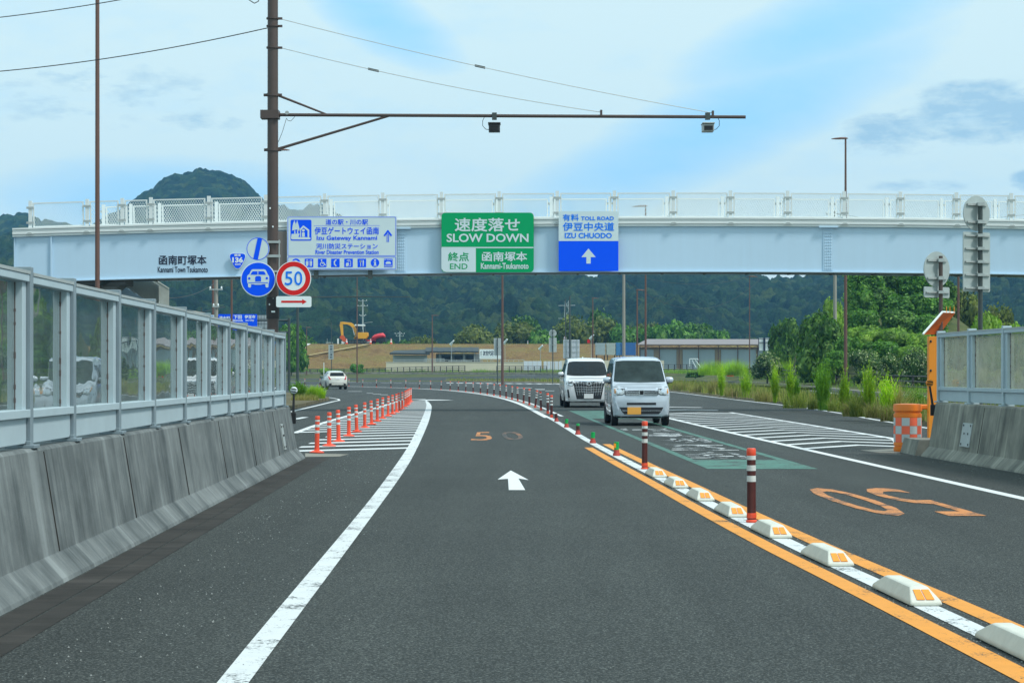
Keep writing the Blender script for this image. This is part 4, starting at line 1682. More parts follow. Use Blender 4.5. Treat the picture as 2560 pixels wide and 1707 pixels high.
mb = MB()
for (x, y) in ((675, 521), (682, 567), (683, 746), (674, 761)):
    a = P(x, y, DP - .13)
    mb.lathe([(.012, -.02), (.02, 0), (.012, .02)], a, 10)
mb.build('rivet', SIGN_BRIGHT, pole, 60)
mb = MB().lathe([(.150, 0), (.150, .50)], (PX_, DP, pz(797)), 24)
mb.build('dark_sleeve', M('dark wrapped sleeve', (.02, .017, .017), .6, 0, .2, 4), pole, 40)
a = P(683, 779, DP - .152)
MB().box((a.x, a.y, a.z), (.085, .01, .035)).build('number_plate', SIGN_BRIGHT, pole)
for (yy, h) in ((606, .05), (641, .06), (679, .04)):
    mb = MB().lathe([(.152, -h / 2), (.152, h / 2)], (PX_, DP, pz(yy)), 22)
    mb.box((PX_ + .02, DP - .15, pz(yy)), (.34, .04, h))
    mb.build('sign_clamp', GALV, pole, 40)
MB().path([(PX_ + .15, DP - .03, pz(600)), (PX_ + .15, DP - .03, pz(700))], .014, 6).build('conduit', GALV, pole)


def arm_camera(label, px_, py, side):
    a = P(px_, 289, DP)
    root = thing('traffic_camera', label, 'camera', a)
    MB().box((a.x, DP, a.z - .02), (.11, .11, .16)).build('bracket', DARK_POST, root)
    mb = MB()
    mb.box((a.x, DP - .05, a.z - .30), (.26, .36, .17))
    mb.box((a.x, DP - .08, a.z - .205), (.29, .44, .03))
    mb.build('housing', M('dark camera housing', (.05, .055, .06), .5, 0, .1, 4) if side < 0 else GALV, root, bevel=.012)
    MB().box((a.x, DP - .235, a.z - .315), (.20, .02, .10)).build('window', BLACK, root)
    MB().path([(a.x + side * x, DP, a.z + z) for (x, z) in ((.12, -.33), (.20, -.32), (.27, -.24), (.27, -.12), (.22, -.02))], .007, 5).build('cable', BLACK, root)
    return root


arm_camera('dark traffic camera hanging at the middle of the arm', 1236, 305, -1)
arm_camera('lighter grey traffic camera hanging near the tip of the arm', 1769, 308, 1)
# lamp of a light behind the pole, seen just beside it
CABLE = M('black cable', (.03, .032, .035), .6, 0, .1, 3)


def cable(label, a, b, sag, r=.012, name='overhead_cable', n=24):
    pts = []
    for k in range(n + 1):
        t = k / n
        q = Vector(a).lerp(Vector(b), t)
        q.z -= sag * 4 * t * (1 - t)
        pts.append(q)
    return tag(MB().path(pts, r, 5).build(name, CABLE), label, 'cable')


cable('sagging overhead cable from the brown pole off to the left', P(671, 70, DP), P(-420, 196, 52), .32)
cable('upper overhead cable crossing the top left corner of the sky', P(-300, 70, 60), P(420, -22, 58), .15, .014)
mb = MB().path([P(x, y, 50) for (x, y) in ((600, -60), (612, -10), (622, 0), (636, 9), (646, 4), (652, -14), (660, -50))], .012, 5)
tag(mb.build('loose_cable', CABLE), 'dark loop of cable at the top edge of the sky', 'cable')

# signs clamped to the brown pole
cv = Canvas(560, 560, 7.129, DP - .22)
root = board('cars_only_sign', 'large blue round sign with a white car on the brown pole', 'road sign', cv.w(608, 1296))
cv.slab('plate', SIGN_BRIGHT, [(608 + 312 * math.cos(R(9 * k)), 985 + 312 * math.sin(R(9 * k))) for k in range(40)], .03)
cv.disc('blue_face', SIGN_BLUE, 608, 985, 296, layer=1)
S1 = ('pictogram', SIGN_WHITE)
cv.poly(*S1, rrect(412, 898, 806, 1060, 46), 2)
cv.poly(*S1, [(448, 905), (482, 830), (500, 812), (520, 808), (712, 808), (735, 814), (752, 832), (788, 912)], 2.2)
cv.poly(*S1, rrect(430, 1040, 483, 1132, 22), 2.2)
cv.poly(*S1, rrect(740, 1040, 792, 1132, 22), 2.2)
cv.poly(*S1, [(415, 1040), (805, 1040), (790, 1072), (690, 1072), (655, 1082), (555, 1082), (520, 1072), (430, 1072)], 2.4)
S2 = ('pictogram_windows', SIGN_BLUE)
cv.poly(*S2, [(472, 903), (502, 852), (518, 843), (598, 843), (598, 903)], 3)
cv.poly(*S2, [(612, 903), (612, 843), (705, 843), (722, 852), (748, 903)], 3)
cv.poly(*S2, [(556, 1024), (556, 950), (570, 932), (590, 927), (630, 927), (650, 932), (662, 950), (662, 1024)], 3)
cv.disc(*S2, 452, 970, 22, layer=3, n=20)
cv.disc(*S2, 764, 967, 22, layer=3, n=20)
cv.rect(*S2, 432, 1040, 786, 1053, 3)
cv.build(root)
root = board('zone_end_sign', 'smaller pale round sign with a slanted blue stripe, topmost on the pole', 'road sign', cv.w(605, 640))
cv.parts = {}
cv.slab('plate', SIGN_WHITE, [(604 + 205 * math.cos(R(9 * k)), 443 + 205 * math.sin(R(9 * k))) for k in range(40)], .03)
cv.ring('blue_ring', SIGN_BLUE, 604, 443, 190, 201, 1)
cv.poly('blue_stripe', SIGN_BLUE, [(601, 247), (640, 250), (682, 258), (604, 638), (560, 634), (520, 624)], 1.5)
cv.build(root)
cv = Canvas(560, 560, 7.129, DP - .30)
root = board('speed_limit_sign', 'red ringed round speed limit sign reading 50', 'road sign', cv.w(1240, 1278))
cv.slab('plate', SIGN_BRIGHT, [(1240 + 312 * math.cos(R(9 * k)), 970 + 312 * math.sin(R(9 * k))) for k in range(40)], .03)
cv.ring('red_ring', SIGN_RED, 1240, 970, 214, 299, 1)
cv.text('lettering', SIGN_LIGHT_BLUE, '5', 1084, 845, 1222, 1092, 2, .005)
cv.text('lettering', SIGN_LIGHT_BLUE, '0', 1253, 842, 1396, 1094, 2, .005)
cv.build(root)
root = board('arrow_plate', 'white plate with a red arrow pointing right below the speed sign', 'road sign', cv.w(1240, 1482))
cv.parts = {}
cv.slab('plate', SIGN_BRIGHT, rrect(929, 1287, 1556, 1482, 30), .03)
cv.poly('arrow', SIGN_RED, [(1020, 1366), (1395, 1366), (1395, 1338), (1474, 1384), (1395, 1432), (1395, 1402), (1020, 1402)], 1)
cv.build(root)
# ------------------------------------------------------------------ vehicles
CAR_GLASS = M('dark car glass', (.011, .015, .016), .05, 0, .6, 2.4, .3)
CAR_GLASS_PALE = M('greenish car glass', (.030, .046, .045), .06, 0, .85, 2.6, .22)
CHROME = M('chrome', (.75, .78, .82), .12, 1.0, .05, 3)
RUBBER = M('tyre rubber', (.012, .012, .013), .8, 0, .2, 8)
ALLOY = M('alloy wheel', (.45, .47, .5), .3, .8, .1, 8)
LAMP_CLEAR = M('clear lamp lens', (.55, .60, .62), .08, .3, .25, 14, .8)
LAMP_RED = M('red lamp lens', (.45, .015, .02), .12, 0, .1, 8, .8)
CAR_TRIM = M('black car trim', (.015, .016, .02), .35, 0, .2, 6)
PLATE_WHITE = M('white number plate', (.78, .80, .80), .5, 0, .03, 8)
PLATE_YELLOW = M('yellow number plate', (.80, .38, .06), .5, 0, .03, 8)
SEAT = M('seat fabric', (.05, .055, .06), .9, 0, .2, 6)


def car_paint(name, col, metal=.0):
    return M(name, col, .22, metal, .03, .8, .5, .8)


class Car:
    """body lofted along its length (local y: front bumper 0, rear positive), details laid on by projecting outlines onto it"""

    def __init__(c, name, label, cat, stations, paint):
        c.root = thing(name, label, cat)
        rings = []
        for s in stations:
            y, zb, wb, wm, zm, wl, zl, wt, zt = s
            half = [(0, zb), (wb * .8, zb), (wb, zb + .05), (wm, zm), ((wm + wl) / 2 + .004, (zm + zl) / 2), (wl, zl), (wl + (wt - wl) * .45, zl + (zt - zl) * .42),
                    (wt, zt - .10 * min(1, (zt - zl) * 2)), (wt - .035, zt - .035), (wt - .14, zt - .004), (0, zt + .018)]
            ring = half + [(-x, z) for (x, z) in half[-2:0:-1]]
            rings.append([(x, y, z) for (x, z) in ring])
        n = len(rings[0])
        vs = [p for r in rings for p in r]
        fs = [tuple(range(n))]
        for i in range(len(rings) - 1):
            for k in range(n):
                a, b = i * n + k, i * n + (k + 1) % n
                fs.append((a, a + n, b + n, b))
        fs.append(tuple(range(len(rings) * n - 1, (len(rings) - 1) * n - 1, -1)))
        m = MB().add(vs, fs)
        c.body = m.build('body', paint, c.root, 38)
        bv = c.body.modifiers.new('round', 'BEVEL')
        bv.width, bv.segments, bv.limit_method, bv.angle_limit = .018, 2, 'ANGLE', R(38)
        tri = []
        for f in fs:
            tri += [(f[0], f[i], f[i + 1]) for i in range(1, len(f) - 1)]
        c.bvh = BVHTree.FromPolygons([Vector(v) for v in vs], tri)

    def decal(c, name, pts, mat, axis='y', off=.006, thick=.012, parent=None, smooth=30, step=.10):
        """outline pts: (x,z) for the front/rear, (y,z) for a side; axis: 'y','-y','x','-x' is the looking direction"""
        bm = bmesh.new()
        f = bm.faces.new([bm.verts.new((a, b, 0)) for (a, b) in pts])
        bmesh.ops.triangulate(bm, faces=[f])
        for _ in range(4):
            e = [k for k in bm.edges if k.calc_length() > step]
            if not e:
                break
            bmesh.ops.subdivide_edges(bm, edges=e, cuts=1)
            bmesh.ops.triangulate(bm, faces=bm.faces[:])
        d = {'y': Vector((0, 1, 0)), '-y': Vector((0, -1, 0)), 'x': Vector((1, 0, 0)), '-x': Vector((-1, 0, 0))}[axis]
        last = None
        for v in bm.verts:
            a, b = v.co.x, v.co.y
            o = Vector((a, -5, b)) if axis == 'y' else Vector((a, 12, b)) if axis == '-y' else Vector((-5, a, b)) if axis == 'x' else Vector((5, a, b))
            hit = c.bvh.ray_cast(o, d)
            if hit[0] is None:
                # just beyond the silhouette: use the nearest point of the body
                near = c.bvh.find_nearest(o + d * 5)
                p = Vector(o)
                k = 1 if 'y' in axis else 0
                p[k] = near[0][k]
            else:
                p = hit[0]
            v.co = p - d * off
        bmesh.ops.recalc_face_normals(bm, faces=bm.faces[:])
        ext = bmesh.ops.extrude_face_region(bm, geom=bm.faces[:])
        for g in ext['geom']:
            if isinstance(g, bmesh.types.BMVert):
                g.co += d * (thick + off)
        bmesh.ops.recalc_face_normals(bm, faces=bm.faces[:])
        me = bpy.data.meshes.new(name)
        bm.to_mesh(me)
        bm.free()
        me.materials.append(mat)
        me.polygons.foreach_set('use_smooth', [True] * len(me.polygons))
        me.set_sharp_from_angle(angle=R(smooth))
        o = bpy.data.objects.new(name, me)
        COL.objects.link(o)
        o.parent = parent or c.root
        return o

    def wheel(c, x, y, r, w=.17):
        s = 1 if x > 0 else -1
        t = MB()
        prof = [(r * .62, -w / 2), (r * .93, -w / 2), (r, -w * .36), (r, w * .36), (r * .93, w / 2), (r * .62, w / 2)]
        vs, n = [], 28
        for (rr, q) in prof:
            for k in range(n):
                a = 2 * math.pi * k / n
                vs.append((x + q, y + rr * math.cos(a), r + rr * math.sin(a)))
        fs = [(i * n + k, i * n + (k + 1) % n, (i + 1) * n + (k + 1) % n, (i + 1) * n + k) for i in range(5) for k in range(n)]
        t.add(vs, fs)
        wh = t.build('wheel', RUBBER, c.root, 40)
        m = MB()
        for k in range(n):
            a, b = 2 * math.pi * k / n, 2 * math.pi * (k + 1) / n
            m.quad(*[(x + s * q, y + rr * math.cos(t_), r + rr * math.sin(t_)) for (rr, t_, q) in ((r * .64, a, w * .42), (r * .64, b, w * .42), (r * .54, b, w * .30), (r * .54, a, w * .30))])
            if k % 4 < 2:
                m.quad(*[(x + s * q, y + rr * math.cos(t_), r + rr * math.sin(t_)) for (rr, t_, q) in ((r * .55, a, w * .32), (r * .55, b, w * .32), (r * .1, b, w * .36), (r * .1, a, w * .36))])
        m.tube((x - s * .02, y, r), (x + s * w * .18, y, r), r * .56, r * .56, 20)
        m.build('rim', ALLOY, wh)
        return wh

    def arch(c, y, r, axis, wheel_z):
        pts = [(y + r * math.cos(R(a)), max(.2, wheel_z + r * math.sin(R(a)))) for a in range(-20, 201, 20)]
        c.decal('wheel_arch', pts, CAR_TRIM, axis, .002, .004)

    def mirror(c, x, y, z, mat):
        s = 1 if x > 0 else -1
        m = MB()
        vs, fs, n = [], [], 12
        for (t, k) in ((0, .6), (.03, .95), (.13, 1.0), (.20, .75), (.215, .3)):
            for i in range(n):
                a = 2 * math.pi * i / n
                vs.append((x + s * t, y + .055 * k * math.cos(a), z + .075 * k * math.sin(a) + .006))
        for i in range(4):
            for k in range(n):
                fs.append((i * n + k, i * n + (k + 1) % n, (i + 1) * n + (k + 1) % n, (i + 1) * n + k))
        fs += [tuple(range(n)), tuple(range(4 * n, 5 * n))]
        m.add(vs, fs)
        o = m.build('door_mirror', mat, c.root, 50)
        mm = MB().box((x + s * .02, y + .02, z - .085), (.14, .06, .05)).box((x + s * .10, y + .02, z - .07), (.18, .075, .02))
        mm.build('mirror_base', CAR_TRIM, o)

    def place(c, x, y, rz):
        c.root.location = (x, y, .006)
        c.root.rotation_euler.z = rz


def rect_pts(x0, z0, x1, z1):
    return [(x0, z0), (x1, z0), (x1, z1), (x0, z1)]


# --- small boxy silver van (nearest)
SILVER = car_paint('pale silver paint', (.56, .63, .70), .25)
k = Car('small_van', 'small boxy silver van with a yellow number plate, nearest oncoming vehicle', 'van', [
    (0.00, .30, .58, .64, .52, .655, .72, .62, .90), (.035, .23, .66, .705, .52, .70, .78, .67, .965), (.13, .20, .705, .735, .52, .73, .84, .70, 1.005),
    (.36, .19, .71, .7375, .55, .7375, .90, .71, 1.06), (.60, .19, .71, .7375, .55, .7375, .96, .70, 1.12), (.86, .19, .71, .7375, .55, .7375, 1.0, .665, 1.42), (1.09, .19, .71, .7375, .55, .7375, 1.0, .628, 1.685),
    (1.25, .19, .71, .7375, .55, .7375, 1.0, .62, 1.735), (1.75, .19, .71, .7375, .55, .7375, 1.0, .62, 1.775), (2.7, .19, .71, .7375, .55, .7375, 1.0, .62, 1.775),
    (3.2, .20, .70, .735, .55, .735, 1.0, .61, 1.75), (3.34, .24, .69, .72, .55, .72, 1.0, .585, 1.69), (3.395, .30, .64, .68, .55, .68, 1.0, .55, 1.62)], SILVER)
k.decal('windscreen', [(-.665, 1.135), (-.5, 1.115), (0, 1.105), (.5, 1.115), (.665, 1.135), (.585, 1.655), (.4, 1.675), (-.4, 1.675), (-.585, 1.655)], CAR_GLASS_PALE, 'y', .012)
k.decal('bonnet_gap_shadow', [(-.70, .995), (.70, .995), (.70, 1.005), (-.70, 1.005)], CAR_TRIM, 'y', .004, .006)  # black strip painted as the shadow line between bonnet and bumper
k.decal('grille', [(-.40, .775), (.40, .775), (.43, .80), (.43, .93), (.36, .965), (-.36, .965), (-.43, .93), (-.43, .80)], CAR_TRIM, 'y', .004)
for (z0, z1, w) in ((.90, .955, .42), (.845, .868, .41), (.80, .822, .41), (.772, .79, .40)):
    k.decal('grille_bar', rect_pts(-w, z0, w, z1), CHROME if z0 < .9 else SILVER, 'y', .014)
e = k.decal('emblem', [(-.065, .785), (.065, .785), (.072, .915), (-.072, .915)], CHROME, 'y', .026)
mb = MB()
k.decal('emblem_mark', [(-.045, .80), (-.02, .80), (-.014, .846), (.014, .846), (.02, .80), (.045, .80), (.05, .90), (.028, .90), (.018, .866), (-.018, .866), (-.028, .90), (-.05, .90)], CAR_TRIM, 'y', .034, .012, e)
for s in (-1, 1):
    k.decal('lamp_surround', [(s * x, z) for (x, z) in ((.42, .82), (.49, .785), (.70, .77), (.728, .815), (.715, 1.0), (.46, 1.005), (.425, .96))], CAR_TRIM, 'y', .005, .006)
    h = k.decal('headlight', [(s * x, z) for (x, z) in ((.435, .83), (.50, .80), (.69, .785), (.715, .82), (.705, .985), (.47, .99), (.44, .95))], LAMP_CLEAR, 'y', .010)
    k.decal('lamp_reflector', [(s * .565 + .062 * math.cos(R(a)), .885 + .068 * math.sin(R(a))) for a in range(0, 360, 30)], CHROME, 'y', .018, .01, h)
    k.decal('lamp_reflector', [(s * x, z) for (x, z) in ((.655, .83), (.695, .83), (.69, .95), (.655, .95))], M('amber lens', (.55, .22, .03), .2, 0, .1, 9), 'y', .018, .01, h)
k.decal('upper_intake', rect_pts(-.375, .535, .375, .595), CAR_TRIM, 'y', .004)
k.decal('lower_intake', [(-.44, .30), (.44, .30), (.50, .36), (.565, .475), (-.565, .475), (-.50, .36)], CAR_TRIM, 'y', .004)
k.decal('intake_bar', rect_pts(-.50, .382, .50, .396), CHROME, 'y', .012)
k.decal('chin', [(-.6, .215), (.6, .215), (.64, .245), (-.64, .245)], CAR_TRIM, 'y', .003)
k.decal('number_plate', rect_pts(-.36, .295, -.015, .475), PLATE_YELLOW, 'y', .03, .012)
for s in (-1, 1):
    k.decal('bumper_crease', [(s * x, z) for (x, z) in ((.70, .74), (.715, .70), (.60, .40), (.575, .42))], SILVER, 'y', .014, .012)
for ax, s in (('x', -1), ('-x', 1)):
    k.decal('side_window', [(1.02, 1.10), (1.86, 1.10), (1.86, 1.60), (1.22, 1.60)], CAR_GLASS, ax, .004)
    k.decal('side_window', [(1.92, 1.10), (2.68, 1.10), (2.68, 1.60), (1.92, 1.60)], CAR_GLASS, ax, .004)
    k.decal('side_window', [(2.76, 1.12), (3.18, 1.14), (3.10, 1.58), (2.76, 1.60)], CAR_GLASS, ax, .004)
    k.decal('quarter_window', [(.80, 1.10), (.96, 1.10), (1.12, 1.52), (1.08, 1.52)], CAR_GLASS, ax, .004)
    k.decal('door_handle', rect_pts(1.62, .985, 1.80, 1.02), SILVER, ax, .02, .02)
    k.decal('door_handle', rect_pts(1.96, .985, 2.14, 1.02), SILVER, ax, .02, .02)
    k.decal('door_gap', rect_pts(1.885, .30, 1.895, 1.62), CAR_TRIM, ax, .003, .003)
    k.decal('door_gap', rect_pts(.88, .36, .89, 1.02), CAR_TRIM, ax, .003, .003)
    k.arch(.52, .335, ax, .275)
    k.arch(3.02, .335, ax, .275)
for (x, y) in ((-.655, .52), (.655, .52), (-.655, 3.02), (.655, 3.02)):
    k.wheel(x, y, .275, .165)
for s in (-1, 1):
    k.mirror(s * .70, .98, 1.17, SILVER)
mb = MB().box((-.06, 1.0, 1.575), (.03, .02, .045))
mb.build('inspection_sticker', PLATE_YELLOW, k.root)
k.decal('blue_sticker', [(.50 + .03 * math.cos(R(a)), 1.54 + .03 * math.sin(R(a))) for a in range(0, 360, 40)], SIGN_LIGHT_BLUE, 'y', .008)
MB().tube((-.45, 1.3, 1.73), (-.47, 1.5, 1.86), .006, .004, 5).build('aerial', BLACK, k.root)
for s in (-1, 1):
    k.decal('roof_groove', [(s * .545, 1.70), (s * .555, 1.70), (s * .545, 1.765), (s * .535, 1.765)], CAR_TRIM, 'y', .003, .004)
k.place(3.31, 50.9, R(1.2))

# --- large white van
PEARL = car_paint('pearl white paint', (.74, .76, .78), .0)
k = Car('large_van', 'large white van with a tall chrome barred grille behind the silver van', 'van', [
    (0.0, .28, .62, .70, .50, .72, .75, .66, 1.00), (.06, .22, .78, .83, .50, .84, .80, .80, 1.04), (.20, .20, .86, .905, .50, .90, .85, .86, 1.075), (.55, .19, .88, .925, .55, .925, .93, .86, 1.13),
    (1.02, .19, .88, .925, .55, .925, 1.05, .84, 1.21), (1.45, .19, .88, .925, .55, .925, 1.08, .79, 1.56), (1.78, .19, .88, .925, .55, .925, 1.08, .745, 1.80), (2.0, .19, .88, .925, .55, .925, 1.08, .735, 1.87),
    (2.6, .19, .88, .925, .55, .925, 1.08, .73, 1.925), (4.0, .19, .88, .925, .55, .925, 1.08, .73, 1.92), (4.7, .22, .87, .91, .55, .91, 1.08, .70, 1.86), (4.90, .28, .82, .87, .55, .87, 1.08, .66, 1.76), (4.945, .34, .78, .82, .55, .82, 1.08, .62, 1.66)], PEARL)
k.decal('windscreen', [(-.80, 1.26), (-.5, 1.235), (0, 1.225), (.5, 1.235), (.80, 1.26), (.715, 1.77), (.5, 1.80), (-.5, 1.80), (-.715, 1.77)], CAR_GLASS, 'y', .016)
g = k.decal('grille', [(-.47, .33), (.47, .33), (.60, .95), (.57, 1.02), (-.57, 1.02), (-.60, .95)], CAR_TRIM, 'y', .006)
for (z, w) in ((.93, .575), (.79, .545), (.70, .525), (.61, .505), (1.012, .57)):
    k.decal('grille_bar', [(-w, z + .012), (-w * .4, z), (0, z - .03), (w * .4, z), (w, z + .012), (w, z + .024), (w * .4, z + .013), (0, z - .016), (-w * .4, z + .013), (-w, z + .024)], CHROME, 'y', .020, .012, None)
for j in range(11):
    x = -.50 + j * .1
    if abs(x) < .04:
        continue
    k.decal('grille_bar', [(x * .86 - .006, .48), (x * .86 + .006, .48), (x * 1.04 + .006, 1.0), (x * 1.04 - .006, 1.0)], CHROME, 'y', .022, .012)
e = k.decal('emblem', [(.095 * math.cos(R(a)), .935 + .085 * math.sin(R(a))) for a in range(0, 360, 24)], CHROME, 'y', .034)
k.decal('emblem_mark', [(-.035, .90), (-.01, .875), (.035, .885), (.04, .905), (0, .90), (-.01, .93), (.035, .965), (.02, .99), (-.03, .985), (-.045, .955), (-.01, .95)], CAR_TRIM, 'y', .044, .012, e)
for s in (-1, 1):
    k.decal('lamp_surround', [(s * x, z) for (x, z) in ((.585, .89), (.63, .83), (.85, .885), (.915, .99), (.89, 1.045), (.60, 1.025))], CAR_TRIM, 'y', .005, .006)
    h = k.decal('headlight', [(s * x, z) for (x, z) in ((.60, .90), (.64, .85), (.84, .90), (.90, .99), (.88, 1.03), (.62, 1.01))], LAMP_CLEAR, 'y', .010)
    k.decal('lamp_strip', [(s * x, z) for (x, z) in ((.62, .868), (.66, .845), (.89, .93), (.89, .96))], CHROME, 'y', .018, .012, h)
    k.decal('lamp_reflector', [(s * x, z) for (x, z) in ((.64, .95), (.80, .955), (.80, .995), (.64, .995))], CAR_TRIM, 'y', .016, .01, h)
    k.decal('side_intake', [(s * x, z) for (x, z) in ((.72, .30), (.80, .30), (.84, .70), (.78, .70))], CAR_TRIM, 'y', .006)
    k.decal('fog_lamp', [(s * .76 + .03 * math.cos(R(a)), .36 + .03 * math.sin(R(a))) for a in range(0, 360, 45)], CHROME, 'y', .012)
k.decal('chin', [(-.80, .20), (.80, .20), (.83, .235), (-.83, .235)], CAR_TRIM, 'y', .003)
k.decal('number_plate', rect_pts(-.19, .36, .17, .54), PLATE_WHITE, 'y', .045, .012)
for ax, s in (('x', -1), ('-x', 1)):
    k.decal('side_window', [(1.62, 1.22), (2.42, 1.22), (2.42, 1.70), (1.98, 1.70)], CAR_GLASS, ax, .004)
    k.decal('side_window', [(2.50, 1.22), (3.55, 1.22), (3.55, 1.71), (2.50, 1.71)], CAR_GLASS, ax, .004)
    k.decal('side_window', [(3.63, 1.22), (4.60, 1.30), (4.45, 1.70), (3.63, 1.71)], CAR_GLASS, ax, .004)
    k.decal('door_handle', rect_pts(2.1, 1.07, 2.32, 1.105), CHROME, ax, .02, .02)
    k.decal('door_gap', rect_pts(2.455, .32, 2.465, 1.72), CAR_TRIM, ax, .003, .003)
    k.decal('door_gap', rect_pts(1.28, .36, 1.29, 1.14), CAR_TRIM, ax, .003, .003)
    k.arch(.92, .40, ax, .34)
    k.arch(3.92, .40, ax, .34)
for (x, y) in ((-.81, .92), (.81, .92), (-.81, 3.92), (.81, 3.92)):
    k.wheel(x, y, .34, .22)
for s in (-1, 1):
    k.mirror(s * .90, 1.55, 1.30, PEARL)
MB().prism([(-.03, 3.9, 1.90), (.03, 3.9, 1.90), (.012, 4.0, 2.0), (-.012, 4.0, 2.0)], (0, .12, 0)).build('aerial', PEARL, k.root)
k.decal('inspection_sticker', rect_pts(-.10, 1.705, -.06, 1.735), PLATE_WHITE, 'y', .008)
k.place(2.97, 76.9, R(1.4))

# --- cream hatchback driving away
CREAM_PAINT = car_paint('cream white car paint', (.66, .66, .60), .0)
k = Car('hatchback', 'white hatchback driving away round the bend on the left', 'car', [
    (0.0, .30, .55, .62, .50, .62, .62, .55, .72), (.12, .20, .72, .77, .50, .77, .68, .68, .78), (.45, .18, .80, .845, .5, .84, .74, .74, .86), (1.0, .18, .81, .8475, .5, .845, .86, .76, .98),
    (1.7, .18, .81, .8475, .5, .845, .93, .62, 1.36), (2.1, .18, .81, .8475, .5, .845, .94, .60, 1.46), (2.7, .18, .81, .8475, .5, .845, .95, .60, 1.47), (3.3, .18, .81, .8475, .55, .84, .97, .585, 1.42),
    (3.62, .20, .80, .83, .6, .82, .98, .56, 1.37), (3.86, .26, .77, .80, .6, .78, .95, .60, 1.08), (3.98, .30, .70, .755, .6, .74, .85, .62, .98), (4.03, .34, .62, .68, .6, .66, .80, .56, .92)], CREAM_PAINT)
k.decal('rear_window', [(-.66, 1.05), (.66, 1.05), (.60, 1.16), (.50, 1.34), (-.50, 1.34), (-.60, 1.16)], CAR_GLASS, '-y', .006)
for s in (-1, 1):
    k.decal('tail_lamp', [(s * x, z) for (x, z) in ((.52, .78), (.64, .76), (.72, .90), (.74, 1.08), (.66, 1.10), (.60, .92))], LAMP_RED, '-y', .012)
k.decal('number_plate', rect_pts(-.17, .80, .17, .96), PLATE_WHITE, '-y', .02)
k.decal('rear_bumper_trim', [(-.70, .36), (-.55, .30), (.55, .30), (.70, .36), (.68, .46), (.50, .50), (-.50, .50), (-.68, .46)], CAR_TRIM, '-y', .006)
k.decal('bumper_insert', [(-.50, .36), (.50, .36), (.46, .47), (-.46, .47)], CREAM_PAINT, '-y', .016)
for ax, s in (('x', -1), ('-x', 1)):
    k.decal('side_window', [(1.42, .98), (2.30, 1.0), (2.30, 1.38), (1.88, 1.38)], CAR_GLASS, ax, .004)
    k.decal('side_window', [(2.38, 1.0), (3.30, 1.06), (3.14, 1.34), (2.38, 1.38)], CAR_GLASS, ax, .004)
    k.arch(.72, .36, ax, .30)
    k.arch(3.30, .36, ax, .30)
for (x, y) in ((-.74, .72), (.74, .72), (-.74, 3.30), (.74, 3.30)):
    k.wheel(x, y, .30, .19)
for s in (-1, 1):
    k.mirror(s * .82, 1.35, .98, M('dark teal mirror cap', (.05, .12, .10), .3))
a = G(844, 973.5)
hd = R(14)
# the front points away: turn the car round, rear bumper towards the camera
k.place(a.x - 4.03 * math.sin(hd), a.y + 4.03 * math.cos(hd), math.pi + hd)
# ------------------------------------------------------------------ lamp posts, poles and signs along the road
def lamp_post(label, px_, d, top_y, r0, r1, head=None, mat=None, base_z=None, name='lamp_post', hang=.95):
    mat = mat or RED_BROWN
    b = P(px_, HY, d)
    b.z = gnd(d) if base_z is None else base_z
    zt = HC + (HY - top_y) / FPX * d
    root = thing(name, label, 'lamp post', b)
    MB().tube(b, (b.x, d, zt), r0, r1, 14).build('post', mat, root, 40)
    MB().box((b.x, d, b.z + .02), (r0 * 4.5, r0 * 4.5, .05)).build('base_plate', mat, root)
    if head:
        s = head
        L_ = hang
        vs, n = [], 10
        fs = []
        prof = [(.14, .6), (.0, 1.0), (-.35, 1.1), (-.7, .85), (-.97, .35)]
        for (t, kk) in prof:
            for i in range(n):
                a = 2 * math.pi * i / n
                vs.append((b.x + s * -t * L_, d + .13 * kk * math.cos(a), zt + (.085 * kk * max(math.sin(a), -.45)) + .04 - .04 * abs(t)))
        for i in range(len(prof) - 1):
            for k in range(n):
                fs.append((i * n + k, i * n + (k + 1) % n, (i + 1) * n + (k + 1) % n, (i + 1) * n + k))
        fs += [tuple(range(n)), tuple(range((len(prof) - 1) * n, len(prof) * n))]
        lh = MB().add(vs, fs).build('lamp_head', mat, root, 50)
        MB().box((b.x + s * .45 * L_, d, zt + .0), (.5 * L_, .17, .03)).build('lens', M('frosted lamp lens', (.6, .62, .6), .3), lh)
    return root


GL = 'brown lamp posts along the road'
o = lamp_post('tall red brown lamp post in front of the left end of the bridge', 243.5, 62, -120, .080, .060, 1)
lamp_post('brown lamp post with a flat head left-pointing above the right part of the bridge', 2114, 130, 348, .12, .06, -1, base_z=.9)
lamp_post('brown lamp post whose head shows through the bridge mesh', 1614, 150, 517, .085, .055, -1, base_z=0, hang=1.0)
lamp_post('slim brown lamp post with its head just under the bridge, right of the silver van', 1874, 262, 692, .085, .055, 1, base_z=0.2, hang=1.1)
lamp_post('slim brown lamp post standing behind the large white van', 1482, 315, 746, .11, .08, 1, base_z=.4, hang=1.0)
lamp_post('straight brown post under the bridge beside the white advertising board', 1256, 220, 640, .16, .10, -1, base_z=.0)
lamp_post('lamp head peeping out to the right of the tall brown camera pole', 690, 128, 376, .09, .06, 1, base_z=0, hang=.9)
lamp_post('thin straight brown post in front of the yellow excavator', 892.7, 262, 655, .095, .06, -1, base_z=.0)
lamp_post('thin short lamp post left of the vertical sign on the brown levee', 766.5, 335, 819, .11, .07, 1, base_z=.9, hang=.9)
lamp_post('brown lamp post before the cream wall', 1080.7, 349, 789, .14, .09, 1, base_z=1.2, hang=1.2)
lamp_post('brown post at the right edge of the leafy hillside', 2396, 120, 640, .085, .06, -1, base_z=.2)
lamp_post('thin brown post rising from behind the left noise panels', 579, 120, 640, .075, .055, 1, base_z=0)
